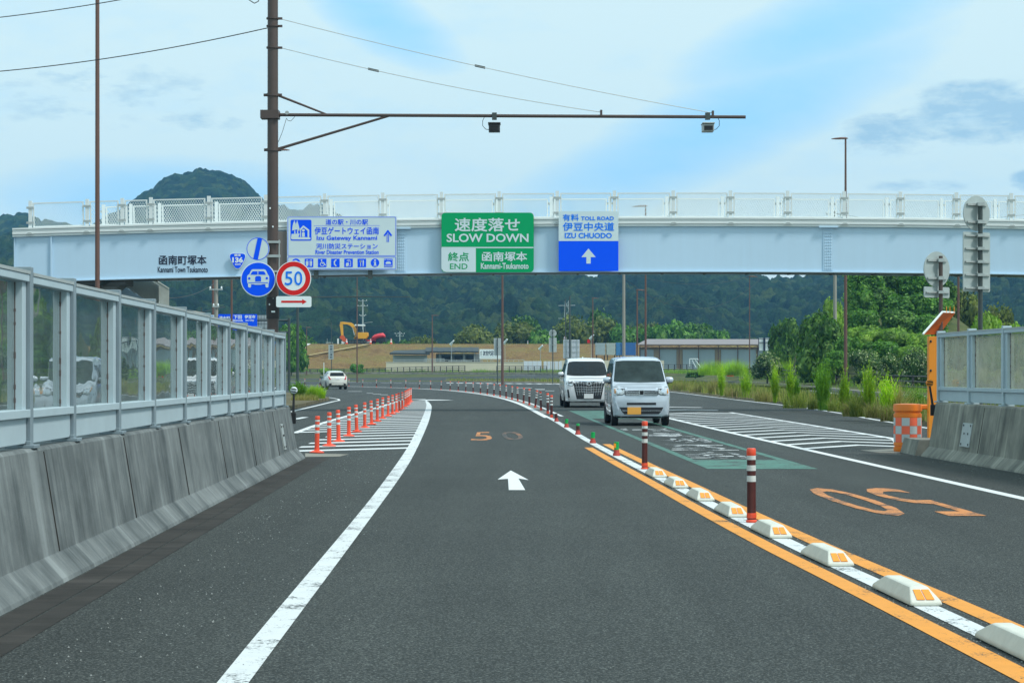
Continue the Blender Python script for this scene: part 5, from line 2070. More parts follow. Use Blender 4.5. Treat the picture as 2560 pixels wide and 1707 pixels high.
lamp_post('thin brown post beside the left concrete utility pole', 532.5, 152, 600, .10, .08, -1, base_z=0)
lamp_post('thin brown post against the bridge stair', 351, 82, 640, .07, .06, 1, base_z=0)
lamp_post('short brown post with lamp bracket between the grey and the tall brown post', 1593, 214, 726, .10, .08, 1, base_z=0, hang=.9)
# mast with a long arm, and a sign frame post
b = P(744, HY, 150)
b.z = 0
r = thing('signal_mast', 'dark green grey mast with a long thin arm beyond the speed sign', 'mast', b)
MB().tube(b, (b.x, 150, 7.3), .115, .10, 14).build('mast', DARK_POST, r, 40)
zt = HC + (HY - 743) / FPX * 150
mb = MB().tube((b.x, 150, zt), ((930 - 1280) / FPX * 150, 150, zt + .04), .05, .045, 8).tube(((930 - 1280) / FPX * 150, 150, zt + .04), ((1026 - 1280) / FPX * 150, 150, zt + .02), .032, .028, 8)
mb.build('arm', DARK_POST, r, 40)

# blue destination boards on their frame
D = 150
cv = Canvas(440, 560, 5.2275, D)
root = thing('destination_board', 'blue destination board beyond the left noise panels', 'road sign', cv.w(1060, 1400))
cv.slab('panel', SIGN_BLUE, [(553, 1178), (1060, 1178), (1060, 1420), (553, 1420)], .06)
for (t, x0, y0, x1, y1) in (('下田', 752, 1192, 858, 1240), ('伊豆市', 898, 1192, 1035, 1234), ('Shimoda', 740, 1246, 874, 1272), ('Izu City', 910, 1246, 1022, 1274), ('清水町', 564, 1206, 704, 1250), ('Shimizu Town', 558, 1262, 716, 1286)):
    cv.text('lettering', SIGN_BRIGHT, t, x0, y0, x1, y1, 1, .03)
cv.poly('arrow', SIGN_BRIGHT, [(877, 1282), (896, 1322), (884, 1322), (884, 1345), (870, 1345), (870, 1322), (860, 1322)], 1)
cv.rect('divider', SIGN_BRIGHT, 722, 1180, 727, 1418, 1)
cv.build(root)
mb = MB()
for (y0, x0, x1) in ((1258, 560, 1490), (1412, 560, 1490)):
    a, c_ = cv.w(x0, y0), cv.w(x1, y0)
    mb.tube(a + Vector((0, .18, 0)), c_ + Vector((0, .18, 0)), .07, .07, 8)
a = P(722.5, HY, D + .18)
mb.tube((a.x, a.y, 0), (a.x, a.y, HC + (HY - 795) / FPX * D), .11, .10, 12)
mb.build('frame', DARK_POST, root, 40)
cv = Canvas(440, 560, 5.2275, D + 1.2)
root = thing('destination_board', 'small white board with a blue badge left of the concrete pole', 'road sign', cv.w(380, 1300))
cv.slab('panel', SIGN_WHITE, [(273, 1186), (500, 1186), (500, 1330), (273, 1330)], .05)
cv.poly('badge', SIGN_BLUE, [(288, 1206), (332, 1206), (328, 1240), (310, 1256), (292, 1240)], 1)
cv.text('lettering', SIGN_LIGHT_BLUE, '有料 TOLL ROAD', 345, 1196, 482, 1216, 1, .03)
cv.text('lettering', SIGN_LIGHT_BLUE, '修善寺', 345, 1222, 482, 1256, 1, .03)
cv.build(root)
a = cv.w(330, 1330)
MB().tube((a.x, a.y + .1, 0), (a.x, a.y + .1, a.z + 1.4), .06, .06, 8).build('post', DARK_POST, root, 40)
cv = Canvas(440, 560, 5.2275, D + 2)
root = thing('sign_back', 'back of a grey ribbed board right of the blue destination board', 'road sign', cv.w(1150, 1420))
cv.slab('panel', SIGN_BACK, [(1064, 1192), (1225, 1192), (1225, 1410), (1064, 1410)], .05)
for x in (1075, 1110, 1150):
    cv.rect('rib', DARK_POST, x, 1194, x + 5, 1408, 3)
for y_ in (1236, 1300, 1360):
    cv.rect('rib', GALV, 1066, y_, 1224, y_ + 5, 4)
cv.build(root)
a = cv.w(1112, 1400)
MB().tube((a.x, a.y + .1, 0), (a.x, a.y + .1, a.z + 1), .06, .06, 8).build('post', DARK_POST, root, 40)

# utility poles
POLE_CONC = M('concrete utility pole', (.30, .29, .25), .85, 0, .12, .7)


def utility_pole(label, px_, d, top_y, r0, base_z=0, arms=(), lamp=False, mat=None, yaw=0.0):
    mat = mat or POLE_CONC
    b = P(px_, HY, d)
    b.z = base_z
    zt = HC + (HY - top_y) / FPX * d
    root = thing('utility_pole', label, 'utility pole', b)
    MB().tube(b, (b.x, d, zt), r0, r0 * .72, 14).build('pole', mat, root, 40)
    for (ay, w) in arms:
        z = HC + (HY - ay) / FPX * d
        mb = MB().box((b.x, d - r0, z), (w, .09, .09), yaw)
        o = mb.build('crossarm', GALV, root)
        mb = MB()
        n = max(2, int(w / .55))
        for k in range(n):
            x = -w / 2 + .08 + k * (w - .16) / (n - 1)
            mb.lathe([(.05, .045), (.075, .09), (.05, .13), (.07, .17), (.03, .24)], (b.x + x * math.cos(yaw), d - r0 + x * math.sin(yaw), z), 8)
        mb.build('insulators', SIGN_BRIGHT, o)
    if lamp:
        z = HC + (HY - lamp) / FPX * d
        MB().path([(b.x, d, z - .6), (b.x + .5, d, z - .1), (b.x + 1.6, d, z + .05), (b.x + 2.3, d, z + .08)], .05, 6).build('lamp_arm', GALV, root)
    return root


utility_pole('pale concrete utility pole left of the brown camera pole', 540.5, 149, 600, .17, 0, ((724, 1.0), (767, .5)))
utility_pole('thick grey concrete utility pole behind the silver van', 1559.5, 213, 600, .19, 0, ())
utility_pole('concrete utility pole rising from the bushes at the right hillside', 2087.5, 172, 528, .17, .6, ((536, 1.6), (545, 1.2)))
utility_pole('white utility pole with crossarms behind the excavator', 907, 470, 749, .22, 1.0, ((752, 2.0), (765, 2.4), (788, 1.6), (790, 1.0)), 806, GALV)
utility_pole('short utility pole with crossarms beyond the levee left of the trees', 999.5, 520, 828, .18, 1.0, ((834, 2.6), (840, 2.0)), False, GALV)
utility_pole('thin grey pole in front of the small trees by the levee', 1414, 330, 746, .10, .8, (), False, DARK_POST)
# lattice tower far behind
b = P(1417, HY, 620)
b.z = 1
root = thing('lattice_tower', 'pale lattice power tower between the small trees', 'power tower', b)
zt = HC + (HY - 752) / FPX * 620
mb = MB()
for s in (-1, 1):
    for q in (-1, 1):
        mb.tube((b.x + s * 1.6, 620 + q * 1.6, 1), (b.x + s * .5, 620 + q * .5, zt), .09, .07, 5)
for k in range(8):
    z0, z1 = 1 + (zt - 1) * k / 8, 1 + (zt - 1) * (k + 1) / 8
    w0, w1 = 1.6 - 1.1 * k / 8, 1.6 - 1.1 * (k + 1) / 8
    for q in (-1, 1):
        mb.tube((b.x - w0, 620 + q * w0, z0), (b.x + w1, 620 + q * w1, z1), .05, .05, 4)
        mb.tube((b.x + w0, 620 + q * w0, z0), (b.x - w1, 620 + q * w1, z1), .05, .05, 4)
mb.build('lattice', GALV, root)
for k, z in enumerate((zt - 1.5, zt - 5.5, zt - 9.5)):
    MB().tube((b.x - 2.6, 620, z), (b.x + 2.6, 620, z + .1), .10, .10, 6).build('crossarm', GALV, root)

# wires strung under the bridge line of sight
for (l, p0, d0, p1, d1, sag) in (
        ('upper thin wire strung between the far poles right of mid bridge', (1560, 680), 213, (1874, 690), 262, 1.2),
        ('lower thin wire sagging right of the grey concrete pole', (1560, 695), 213, (1900, 698), 262, 3.6),
        ('thin wire running left from the left concrete utility pole', (540, 705), 149, (370, 740), 100, .5),
        ('second thin wire low beside the left concrete pole', (562, 767), 149, (300, 800), 110, .2),
        ('long faint wire crossing the forest above the excavator', (600, 800), 420, (1420, 770), 620, 3.0),
        ('wire running right from the pole behind the bridge mesh', (2090, 533), 172, (2260, 546), 150, .2),
        ('upper of two wires at the right end of the bridge mesh', (2460, 545), 120, (2640, 523), 100, .1),
        ('lower of two wires at the right end of the bridge mesh', (2460, 553), 120, (2640, 534), 100, .1)):
    cable(l, P(p0[0], p0[1], d0), P(p1[0], p1[1], d1), sag, .02 if d0 > 140 else .012)

# sign backs on the right
def sign_back(label, px_, d, top_y, base_z, disc=None, plates=(), yaw=R(33), r=.034, mat=BROWN, ox=0.0, seg=5):
    b = P(px_, HY, d)
    b.z = base_z
    z = lambda y: HC + (HY - y) / FPX * d
    u = d / FPX
    root = thing('sign_back', label, 'road sign', b)
    MB().tube(b, (b.x, d, z(top_y)), r, r, 12).build('post', mat, root, 40)
    cs, sn = math.cos(yaw), math.sin(yaw)

    def at(x, zz, off):
        return (b.x + (x + ox) * cs + off * sn * 0, d + r + .05 + off + (x + ox) * sn, zz)
    if disc:
        (cy, rad) = disc
        pts = [at(rad * math.cos(R(10 * k)), z(cy) + rad * math.sin(R(10 * k)), 0) for k in range(36)]
        MB().prism(pts, (-sn * .02, cs * .02, 0)).build('disc', SIGN_BACK, root)
        for dy in (-.5, .5):
            mb = MB()
            mb.prism([at(-rad * .72, z(cy) + dy * rad - .02, -.035), at(rad * .72, z(cy) + dy * rad - .02, -.035), at(rad * .72, z(cy) + dy * rad + .02, -.035), at(-rad * .72, z(cy) + dy * rad + .02, -.035)], (0, .03, 0))
            mb.box((b.x, d - .01, z(cy) + dy * rad), (r * 2.8, r * 2.9, .06))
            mb.build('rail', GALV, root)
    for (y0, y1, hw) in plates:
        MB().prism([at(x, zz, 0) for (x, zz) in rrect(-hw, z(y1), hw, z(y0), .03)], (-sn * .02, cs * .02, 0)).build('plate', SIGN_BACK, root)
        n = seg if (y1 - y0) > 60 else 1
        for k in range(n):
            mb = MB()
            zz = z(y0 + (y1 - y0) * (.06 + .88 * k / max(1, n - 1))) if n > 1 else z((y0 + y1) / 2)
            mb.prism([at(-hw * .85, zz - .015, -.035), at(hw * .95, zz - .015, -.035), at(hw * .95, zz + .015, -.035), at(-hw * .85, zz + .015, -.035)], (0, .03, 0))
            mb.box((b.x, d - .01, zz), (r * 2.8, r * 2.9, .05))
            mb.build('rail', GALV, root)
    return root


sign_back('back of a grey round sign over a narrow plate, beside the orange solar board', 2352, 34.2, 640, 0, (673, .305), ((717, 744, .30),), R(33), .034, BROWN, -.065)
sign_back('back of a taller grey round sign over a long ribbed plate, at the right edge', 2451, 34.6, 508, 0, (533, .305), ((580, 729, .31),), R(30), .040, DARK_POST, -.055)
sign_back('back of a ribbed rectangular sign in front of the white advertising board', 1243.5, 232, 845, 0, None, ((845, 888.5, .42),), R(8), .06, DARK_POST, 0, 4)
sign_back('back of a far round sign over a ribbed plate left of the large white van', 1382, 232, 823, 0, (833, .45), ((844, 880, .46),), R(8), .06, DARK_POST, 0, 3)
for ch in bpy.data.objects:
    pass
a = P(1428, HY, 240)
a.z = 0
root = thing('sign_back', 'back of a large pale panelled board right of the far round sign', 'road sign', a)
x0, x1 = (1408 - 1280) / FPX * 240, (1449 - 1280) / FPX * 240
z0, z1 = HC + (HY - 896) / FPX * 240, HC + (HY - 849) / FPX * 240
MB().box(((x0 + x1) / 2, 240.1, (z0 + z1) / 2), (x1 - x0, .06, z1 - z0)).build('panel', M('pale panel back', (.50, .56, .60), .5, 0, .06, 1), root)
mb = MB()
for k in range(3):
    mb.box((x0 + (x1 - x0) * (.15 + .35 * k), 240.04, (z0 + z1) / 2), (.08, .06, z1 - z0))
for k in range(4):
    mb.box(((x0 + x1) / 2, 240.02, z0 + (z1 - z0) * (.08 + .28 * k)), (x1 - x0, .03, .04))
mb.build('rib', SIGN_BACK, root)
x = (1424.5 - 1280) / FPX * 239.8
MB().tube((x, 239.8, 0), (x, 239.8, HC + (HY - 740) / FPX * 239.8), .11, .09, 10).build('post', DARK_POST, root, 40)
# vertical lettered sign
cv = Canvas(720, 820, 8.4, 300)
root = thing('vertical_sign', 'narrow grey vertical sign with dark characters before the levee', 'road sign', cv.w(912, 1000))
cv.slab('panel', SIGN_BACK, [(850, 350), (955, 345), (955, 655), (850, 660)], .06)
for k, ch in enumerate('狩野川堤防'):
    cv.text('lettering', INK, ch, 884, 368 + k * 56, 930, 412 + k * 56, 1, .02)
cv.build(root)
a = cv.w(912, 660)
MB().tube((a.x, a.y + .1, .4), (a.x, a.y + .1, a.z + 5.6), .06, .06, 8).build('post', DARK_POST, root, 40)
# red round sign peeping over the left panels
a = P(254, 742, 84)
root = thing('red_sign', 'top of a red round sign showing over the left noise panels', 'road sign', (a.x, 84, 0))
mb = MB().prism([(a.x + .32 * math.cos(R(10 * k)), 84, a.z + .32 * math.sin(R(10 * k))) for k in range(36)], (0, .02, 0))
mb.build('disc', SIGN_BRIGHT, root)
MB().prism([(a.x + .30 * math.cos(R(10 * k)), 83.994, a.z + .30 * math.sin(R(10 * k))) for k in range(36)], (0, .004, 0)).build('red_face', SIGN_RED, root)
MB().tube((a.x, 84.06, 0), (a.x, 84.06, a.z + .2), .03, .03, 8).build('post', GALV, root)

# orange solar warning post at the right barrier end
d = 34.0
a = P(2331.5, HY, d)
root = thing('solar_warning_post', 'orange board topped by a tilted orange solar panel at the right barrier end', 'warning post', (a.x, d, 0))
z = lambda y: HC + (HY - y) / FPX * d
xx = lambda x: (x - 1280) / FPX * d
MB().prism([(xx(2321.5), d, .06), (xx(2343), d, .06), (xx(2343), d, z(841)), (xx(2321.5), d, z(841))], (0, .12, 0)).build('board', ORANGE_BRIGHT, root, bevel=.006)
mb = MB()
for y_ in (853, 926):
    mb.lathe([(.012, -.02), (.02, 0), (.012, .02)], (xx(2327), d - .004, z(y_)), 8)
mb.build('bolts', BLACK, root)
P3 = lambda x, y, dd: P(2200 + x / 2.8, 680 + y / 2.8, dd)
lo0, lo1, hi1, hi0 = P3(308, 438, 33.75), P3(418, 436, 34.3), P3(525, 288, 34.5), P3(443, 284, 33.95)
nrm = (lo1 - lo0).cross(hi0 - lo0).normalized()
if nrm.z < 0:
    nrm = -nrm
MB().prism([lo0, lo1, hi1, hi0], nrm * .035).build('solar_panel', M('orange panel underside', (.60, .12, .02), .5, 0, .12, 3), root)
mb = MB()
q = [lo0, lo1, hi1, hi0]
for a_, b_ in ((q[0], q[3]), (q[3], q[2])):
    mb.tube(a_ + nrm * .02, b_ + nrm * .02, .020, .020, 6)
mb.build('edge_trim', SIGN_BRIGHT, root)
mb = MB()
for (x, dd) in ((465, 34.1), (490, 34.2), (519, 34.4)):
    mb.tube(P3(x, 290, dd), P3(x, 240, dd), .007, .005, 5)
mb.build('bird_spikes', ORANGE_BRIGHT, root)
MB().tube(P3(398, 455, 34.06), P3(430, 380, 34.1), .03, .03, 8).build('bracket', BROWN, root)

# checkered crash drum
a = G(2270, 1129)
root = thing('crash_drum', 'orange crash drum with a silver and red checkered sheet before the right barrier', 'crash drum', (a.x, 34.55, 0))
dx, dy, r = a.x, 34.55, .240
MB().lathe([(r * .95, .0), (r, .02), (r, .085), (r * .94, .09), (r * .94, .105), (r, .11), (r, .155), (r * .985, .16), (r * .985, .60), (r, .605), (r, .66), (r * .92, .668), (r * .92, .695), (r * .99, .70)], (dx, dy, 0), 40).build('drum', ORANGE, root, 35)
MB().lathe([(r * .98, .70), (r * 1.03, .71), (r * 1.03, .80), (r * 1.0, .825), (r * .5, .835)], (dx, dy, 0), 40).build('lid', ORANGE, root, 35)
o = MB().box((dx + .20, dy + .06, .775), (.46, .30, .085)).build('lid_tab', ORANGE, root, bevel=.02)
SILVER_SHEET = M('silver reflective sheet', (.46, .53, .53), .5, 0, .06, 4)
RED_SHEET = M('red orange reflective sheet', (.92, .17, .09), .5, 0, .12, 3, .2)
for i in range(3):
    z0, z1 = .17 + i * .142, .17 + (i + 1) * .142 - .004
    for j in range(-4, 4):
        t0, t1 = -90 + j * 34 - 2, -90 + (j + 1) * 34 - 3
        mb = MB()
        n = 5
        for k in range(n):
            aa, bb = R(t0 + (t1 - t0) * k / n), R(t0 + (t1 - t0) * (k + 1) / n)
            mb.quad(*[(dx + r * 1.0 * math.cos(t), dy + r * 1.0 * math.sin(t), zz) for (t, zz) in ((aa, z0), (bb, z0), (bb, z1), (aa, z1))])
        mb.build('checker_square', RED_SHEET if (i + j) % 2 == 0 else SILVER_SHEET, root, 60)

# ------------------------------------------------------------------ guard fences
FENCE = M('dark brown fence paint', (.035, .036, .038), .55, 0, .15, 2)


def guard_fence(label, pts, h=1.05):
    """pts: ground points of the posts"""
    root = thing('guard_fence', label, 'fence', pts[len(pts) // 2])
    for p in pts:
        MB().box((p[0], p[1], p[2] + h / 2), (.14, .12, h)).build('post', FENCE, root)
    for f in (.94, .62, .30):
        mb = MB()
        for a, b in zip(pts, pts[1:]):
            mb.tube((a[0], a[1] - .06, a[2] + h * f), (b[0], b[1] - .06, b[2] + h * f), .045, .045, 6)
        mb.build('rail', FENCE, root)
    return root


def on_px(xs, ys, ds):
    out = []
    for x, y, d in zip(xs, ys, ds):
        out.append(P(x, y, d))
    return out


xs = [902 + 15.3 * k for k in range(18)]
guard_fence('long dark guard fence in front of the cream wall', on_px(xs, [lerp_tab([(900, 936.5), (985, 933.5), (1163, 929)], x) for x in xs], [350] * 18), 1.1)
xs = [1242 + 15.6 * k for k in range(9)]
guard_fence('short dark guard fence right of the white advertising board', on_px(xs, [930.5] * 9, [345] * 9), 1.1)
xs = [690, 720, 751, 775, 793, 860]
guard_fence('dark guard fence half hidden in grass at the foot of the brown levee', on_px(xs, [941, 940, 939, 938, 938, 937.5], [348] * 6), 1.1)
xs = [1640 + 15.4 * k for k in range(7)]
guard_fence('dark guard fence right behind the silver van before the long shed', on_px(xs, [927] * 7, [330] * 7), 1.1)
xs, ys, ds = [], [], []
for k in range(22):
    y_ = 262 - k * 7.6
    t = [(b, a, c) for (a, b, c) in fence_base]
    x_ = lerp_tab([(q[0], q[1]) for q in t], y_) - .35
    z_ = lerp_tab([(q[0], q[2]) for q in t], y_)
    xs.append((x_, y_, z_))
guard_fence('long dark guard fence curving along the leafy hillside on the right', xs, 1.1)
mb = MB()
a = P(1826, 934, 262)
mb.lathe([(.42, -.35), (.5, 0), (.38, .35), (.2, .5)], a, 10)
tag(mb.build('red_cover', SIGN_RED), 'red cover wrapped round the end of the long right guard fence', 'cover')

# ------------------------------------------------------------------ yard and sheds before the levee
def wbox(mb, x0, x1, y0, y1, d, dep):
    a, b = P(x0, y1, d), P(x1, y0, d)
    mb.add([(a.x, d, a.z), (b.x, d, a.z), (b.x, d + dep, a.z), (a.x, d + dep, a.z), (a.x, d, b.z), (b.x, d, b.z), (b.x, d + dep, b.z), (a.x, d + dep, b.z)],
           [(3, 2, 1, 0), (4, 5, 6, 7), (0, 1, 5, 4), (1, 2, 6, 5), (2, 3, 7, 6), (3, 0, 4, 7)])
    return mb


wl = thing('garden_wall', 'long low cream wall in front of the open yard sheds', 'wall', P(1136, 934, 354))
wbox(MB(), 965, 1308, 906, 940, 354, .3).build('wall', CREAM, wl)
wbox(MB(), 964, 1309, 904.5, 906, 353.95, .4).build('coping', M('wall coping', (.5, .48, .40), .8), wl)
mb = MB()
for k in range(26):
    x = (985 + k * 13 - 1280) / FPX * 354.2
    mb.box((x, 354.2, P(0, 902, 354).z), (.06, .06, .5))
mb.tube(P(985, 899.6, 354.2), P(1310, 899.6, 354.2), .035, .035, 6)
mb.build('handrail', GALV, wl)
wl = thing('site_hoarding', 'white panel hoarding right of the cream wall', 'hoarding', P(1330, 930, 353))
for k in range(4):
    wbox(MB(), 1309 + k * 11.4, 1319.8 + k * 11.4, 902.5, 934, 353, .08).build('panel', M('white sheet steel', (.62, .68, .74), .5, 0, .05, 1), wl)
wl = thing('site_hoarding', 'white panel hoarding behind the large white van', 'hoarding', P(1378, 930, 354))
for k in range(5):
    wbox(MB(), 1359 + k * 9.4, 1367 + k * 9.4, 903, 934, 354, .08).build('panel', M('white sheet steel', (.62, .68, .74), .5, 0, .05, 1), wl)
wl = thing('garden_wall', 'low cream wall seen between and right of the two vans', 'wall', P(1500, 930, 356))
wbox(MB(), 1400, 1660, 901, 938, 356, .3).build('wall', CREAM, wl)
DARK_ROOF = M('dark roofing', (.035, .045, .045), .6, 0, .3, 3)
PALE_WALL = M('pale shed wall', (.40, .45, .44), .7, 0, .12, 1)
sh = thing('open_shed', 'low shed with a dark roof and pale wall at the left of the yard', 'shed', P(1020, 905, 360))
mb = MB()
a, b, c_, e_ = P(974, 886, 359), P(1075, 887, 359), P(1070, 877.5, 363), P(986, 880, 363)
mb.prism([a, b, c_, e_], (0, 0, .3)).build('roof', DARK_ROOF, sh)
wbox(MB(), 982, 1068, 888, 915, 360.5, .2).build('wall', PALE_WALL, sh)
mb = MB()
for x in (984, 1066):
    p = P(x, 915, 359.5)
    mb.tube(p, P(x, 886, 359.5), .07, .07, 6)
mb.build('post', GALV, sh)
sh = thing('open_shed', 'taller open shed with a sagging black roof beside the advertising board', 'shed', P(1130, 905, 361))
mb = MB()
for k in range(9):
    x0, x1 = 1064 + k * 14.6, 1080 + k * 14.6
    up = (.0, .8, -.3, .6, 0, 1.0, .2, .9, .3)[k]
    mb.prism([P(x0, 882 - up, 359.4), P(x1, 882 - up * .4, 359.4), P(x1, 872 - up, 364), P(x0, 872.5 - up * .5, 364)], (0, 0, .28))
mb.build('roof', DARK_ROOF, sh)
wbox(MB(), 1090, 1200, 884, 915, 363, .2).build('wall', M('grey shed wall', (.22, .25, .25), .7, 0, .2, 1), sh)
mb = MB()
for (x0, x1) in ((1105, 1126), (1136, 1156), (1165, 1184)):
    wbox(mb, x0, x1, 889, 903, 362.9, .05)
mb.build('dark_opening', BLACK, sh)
mb = MB()
for x in (1082, 1100, 1128, 1160, 1186, 1200):
    mb.tube(P(x, 915, 359.8), P(x, 880, 359.8), .06, .06, 6)
mb.build('post', GALV, sh)
root = thing('stacked_rack', 'low white racks of material standing on the cream wall yard', 'rack', P(1080, 904, 357))
mb = MB()
for (x0, x1, y_) in ((1060, 1110, 896), (1058, 1112, 901), (1120, 1180, 901.5)):
    wbox(mb, x0, x1, y_, y_ + 1.6, 357, 1.0)
for x in range(1062, 1112, 8):
    wbox(mb, x, x + 1, 896, 904, 357.2, .1)
mb.build('rack', SIGN_BACK, root)
# advertising board
cv = Canvas(1000, 760, 3.675, 357.5)
root = thing('advertising_board', 'white advertising board with dark characters beside the open shed', 'board', cv.w(832, 520))
cv.slab('panel', SIGN_BRIGHT, [(730, 414), (940, 416), (940, 504), (730, 503)], .1)
cv.text('lettering', INK, '次世代足場で未', 762, 430, 930, 474, 1, .03)
cv.line('lettering', SIGN_BACK, [(738, 474), (738, 438), (750, 434), (750, 474)], 3, 1)
cv.line('small_lettering', SIGN_BACK, [(740, 487), (925, 488)], 3, 1)
cv.build(root)
mb = MB()
for x in (745, 835, 925):
    p = cv.w(x, 504)
    mb.tube((p.x, 357.7, 1.1), (p.x, 357.7, p.z), .06, .06, 6)
mb.build('post', GALV, root)
# floodlights on thin posts
def floodlight(label, px_, y_, d, base_y, s=1):
    a, b = P(px_, y_, d), P(px_, base_y, d)
    root = thing('floodlight', label, 'floodlight', b)
    MB().tube(b, a, .05, .04, 6).build('post', GALV, root)
    n = Vector((.5 * s, -.5, .62)).normalized()
    MB().tube(a - n * .35, a + n * .75, .26, .12, 10).build('head', SIGN_BRIGHT, root, 40)
    return root


floodlight('white floodlight on a thin post above the open shed roof', 1129, 858, 358, 915)
floodlight('white floodlight right of the straight brown post', 1262.5, 855, 358, 915)
floodlight('white floodlight on a thin post above the large white van', 1478, 844, 356, 915)
floodlight('small white floodlight low on the brown levee slope', 1351, 870, 362, 915)
mb = MB()
a = P(1471.5, 853, 356)
mb.box(a, (.5, .1, .62))
tag(mb.build('notice_board', SIGN_RED), 'small red and white notice beside the floodlight above the white van', 'notice')
# stacks of scaffold boards: grey and blue
for k, (x0, x1, y0, y1, col, l) in enumerate(((1489, 1513.5, 857, 887, (.34, .42, .44), 'grey stack of scaffold boards, leftmost behind the silver van'),
                                             (1516, 1539, 857, 887, (.40, .46, .42), 'greenish grey stack of scaffold boards beside the grey one'),
                                             (1540, 1552, 856, 888, (.05, .20, .42), 'narrow bright blue stack of scaffold boards'),
                                             (1553, 1590, 856, 888, (.03, .13, .36), 'wide dark blue stack of scaffold boards by the long shed'))):
    p = P((x0 + x1) / 2, y1, 358)
    root = thing('board_stack', l, 'stack', p, 'stacks of scaffold boards')
    n = 8
    mb = MB()
    for j in range(n):
        wbox(mb, x0 + (j * 7 % 3) * .3, x1 - (j * 5 % 3) * .3, y0 + (y1 - y0) * j / n + .25, y0 + (y1 - y0) * (j + 1) / n, 358, 2.5)
    mb.build('boards', M('scaffold board paint ' + 'abcd'[k], col, .6, 0, .25, 2), root)
    mb = MB()
    for x in (x0 + 2, x1 - 3):
        p0, p1 = P(x, y1 + 24, 358.5), P(x + 1, y1, 358.5)
        mb.box(((p0.x + p1.x) / 2, 358.5, (p0.z + p1.z) / 2), (.16, .3, p1.z - p0.z))
    mb.build('support', BLACK, root)
# long shed
sh = thing('long_shed', 'long low shed with a brown roof, open truss and grey panels right of the vans', 'shed', P(1760, 915, 360))
a, b = P(1592, 862, 359), P(2045, 862, 359)
c_, e_ = P(2045, 849.5, 366), P(1618, 849, 366)
MB().prism([a, b, c_, e_], (0, 0, .12)).build('roof', M('brown sheet roof', (.24, .215, .215), .7, 0, .12, .6), sh)
mb = MB()
n = 36
za_, zb_ = P(0, 870, 360).z, P(0, 863, 360).z
x0, x1 = P(1600, 0, 360).x, P(2040, 0, 360).x
mb.tube((x0, 360, za_), (x1, 360, za_), .05, .05, 5).tube((x0, 360, zb_), (x1, 360, zb_), .05, .05, 5)
for k in range(n):
    u0, u1 = x0 + (x1 - x0) * k / n, x0 + (x1 - x0) * (k + 1) / n
    mb.tube((u0, 360, za_ if k % 2 else zb_), (u1, 360, zb_ if k % 2 else za_), .035, .035, 4)
for k in range(10):
    u = x0 + (x1 - x0) * k / 9
    mb.tube((u, 360, 1.1), (u, 360, zb_), .08, .08, 6)
mb.build('truss', RED_BROWN, sh)
mb = MB()
wbox(mb, 1598, 2042, 868, 925, 360.62, .2)
mb.build('back_wall', M('tan shed wall', (.36, .28, .19), .8, 0, .12, .5), sh)
for (u0, u1) in ((1601, 1634), (1650, 1691), (1707, 1787), (1803, 1845), (1846, 1890), (1896, 1960)):
    wbox(MB(), u0, u1, 874, 922, 360.4, .12).build('wall_panel', M('grey panel', (.33, .41, .44), .6, 0, .08, .6), sh)
mb = MB()
for (p0, p1) in (((1724, 897), (1724, 915)), ((1724, 897), (1745, 897)), ((1730, 900), (1740, 918)), ((1738, 900), (1752, 918)), ((1745, 897), (1745, 900))):
    mb.tube(P(p0[0], p0[1], 352), P(p1[0], p1[1], 352), .07, .07, 6)
tag(mb.build('leaning_trestle', SIGN_BRIGHT), 'white tubular trestle leaning before the grey shed panels', 'trestle')
root = thing('sign_back', 'back of a white board on black posts at the right end of the shed', 'road sign', P(1923, 900, 300))
wbox(MB(), 1896, 1952, 845, 876, 300, .05).build('panel', SIGN_BRIGHT, root)
mb = MB()
for x in (1911, 1944):
    wbox(mb, x - 2.5, x + 2.5, 845, 925, 299.85, .1)
for x in (1896.8, 1924, 1951):
    wbox(mb, x - .8, x + .8, 845, 876, 299.85, .1)
for y_ in (846, 855.5):
    wbox(mb, 1896, 1952, y_, y_ + 1.6, 299.7, .1)
mb.build('frame', INK, root)

# ------------------------------------------------------------------ on top of the levee
LY = 404.0
LZ = 7.05
EX = lambda zx: (600 + zx / 3.672 - 1280) / FPX * LY
EZ = lambda zy: HC + (HY - (760 + zy / 3.672)) / FPX * LY + .15
YELLOW = M('excavator yellow paint', (.72, .36, .012), .45, 0, .12, 1.2)
ex = thing('excavator', 'yellow excavator with a white canopy parked on the brown levee', 'excavator', (EX(1080), LY, LZ))


def side_plate(mb, pts, y0, y1):
    mb.prism([(EX(x), y0, EZ(y)) for (x, y) in pts], (0, y1 - y0, 0))
    return mb


for s in (-1, 1):
    y0 = LY + s * .95 - .25
    t = side_plate(MB(), [(998, 352), (1008, 342), (1030, 338), (1140, 338), (1160, 342), (1168, 352), (1160, 366), (1140, 371), (1020, 371), (1004, 364)], y0, y0 + .5).build('track', BLACK, ex)
    mb = MB()
    for x in (1014, 1040, 1068, 1096, 1124, 1152):
        mb.tube((EX(x), y0 - .02, EZ(355)), (EX(x), y0 + .52, EZ(355)), .24, .24, 12)
    mb.build('wheels', DARK_POST, t)
side_plate(MB(), [(1050, 338), (1130, 338), (1130, 318), (1050, 318)], LY - .7, LY + .7).build('turntable', DARK_POST, ex)
side_plate(MB(), [(1050, 326), (1052, 312), (1085, 300), (1085, 268), (1176, 268), (1178, 300), (1160, 326)], LY - 1.2, LY + 1.2).build('body', YELLOW, ex, bevel=.05)
side_plate(MB(), [(1050, 326), (1088, 326), (1088, 306), (1070, 300), (1050, 316)], LY - 1.2, LY + 1.2).build('cab_floor', YELLOW, ex)
side_plate(MB(), [(1092, 300), (1120, 300), (1116, 272), (1096, 272)], LY - .9, LY - .3).build('seat', SEAT, ex)
mb = MB()
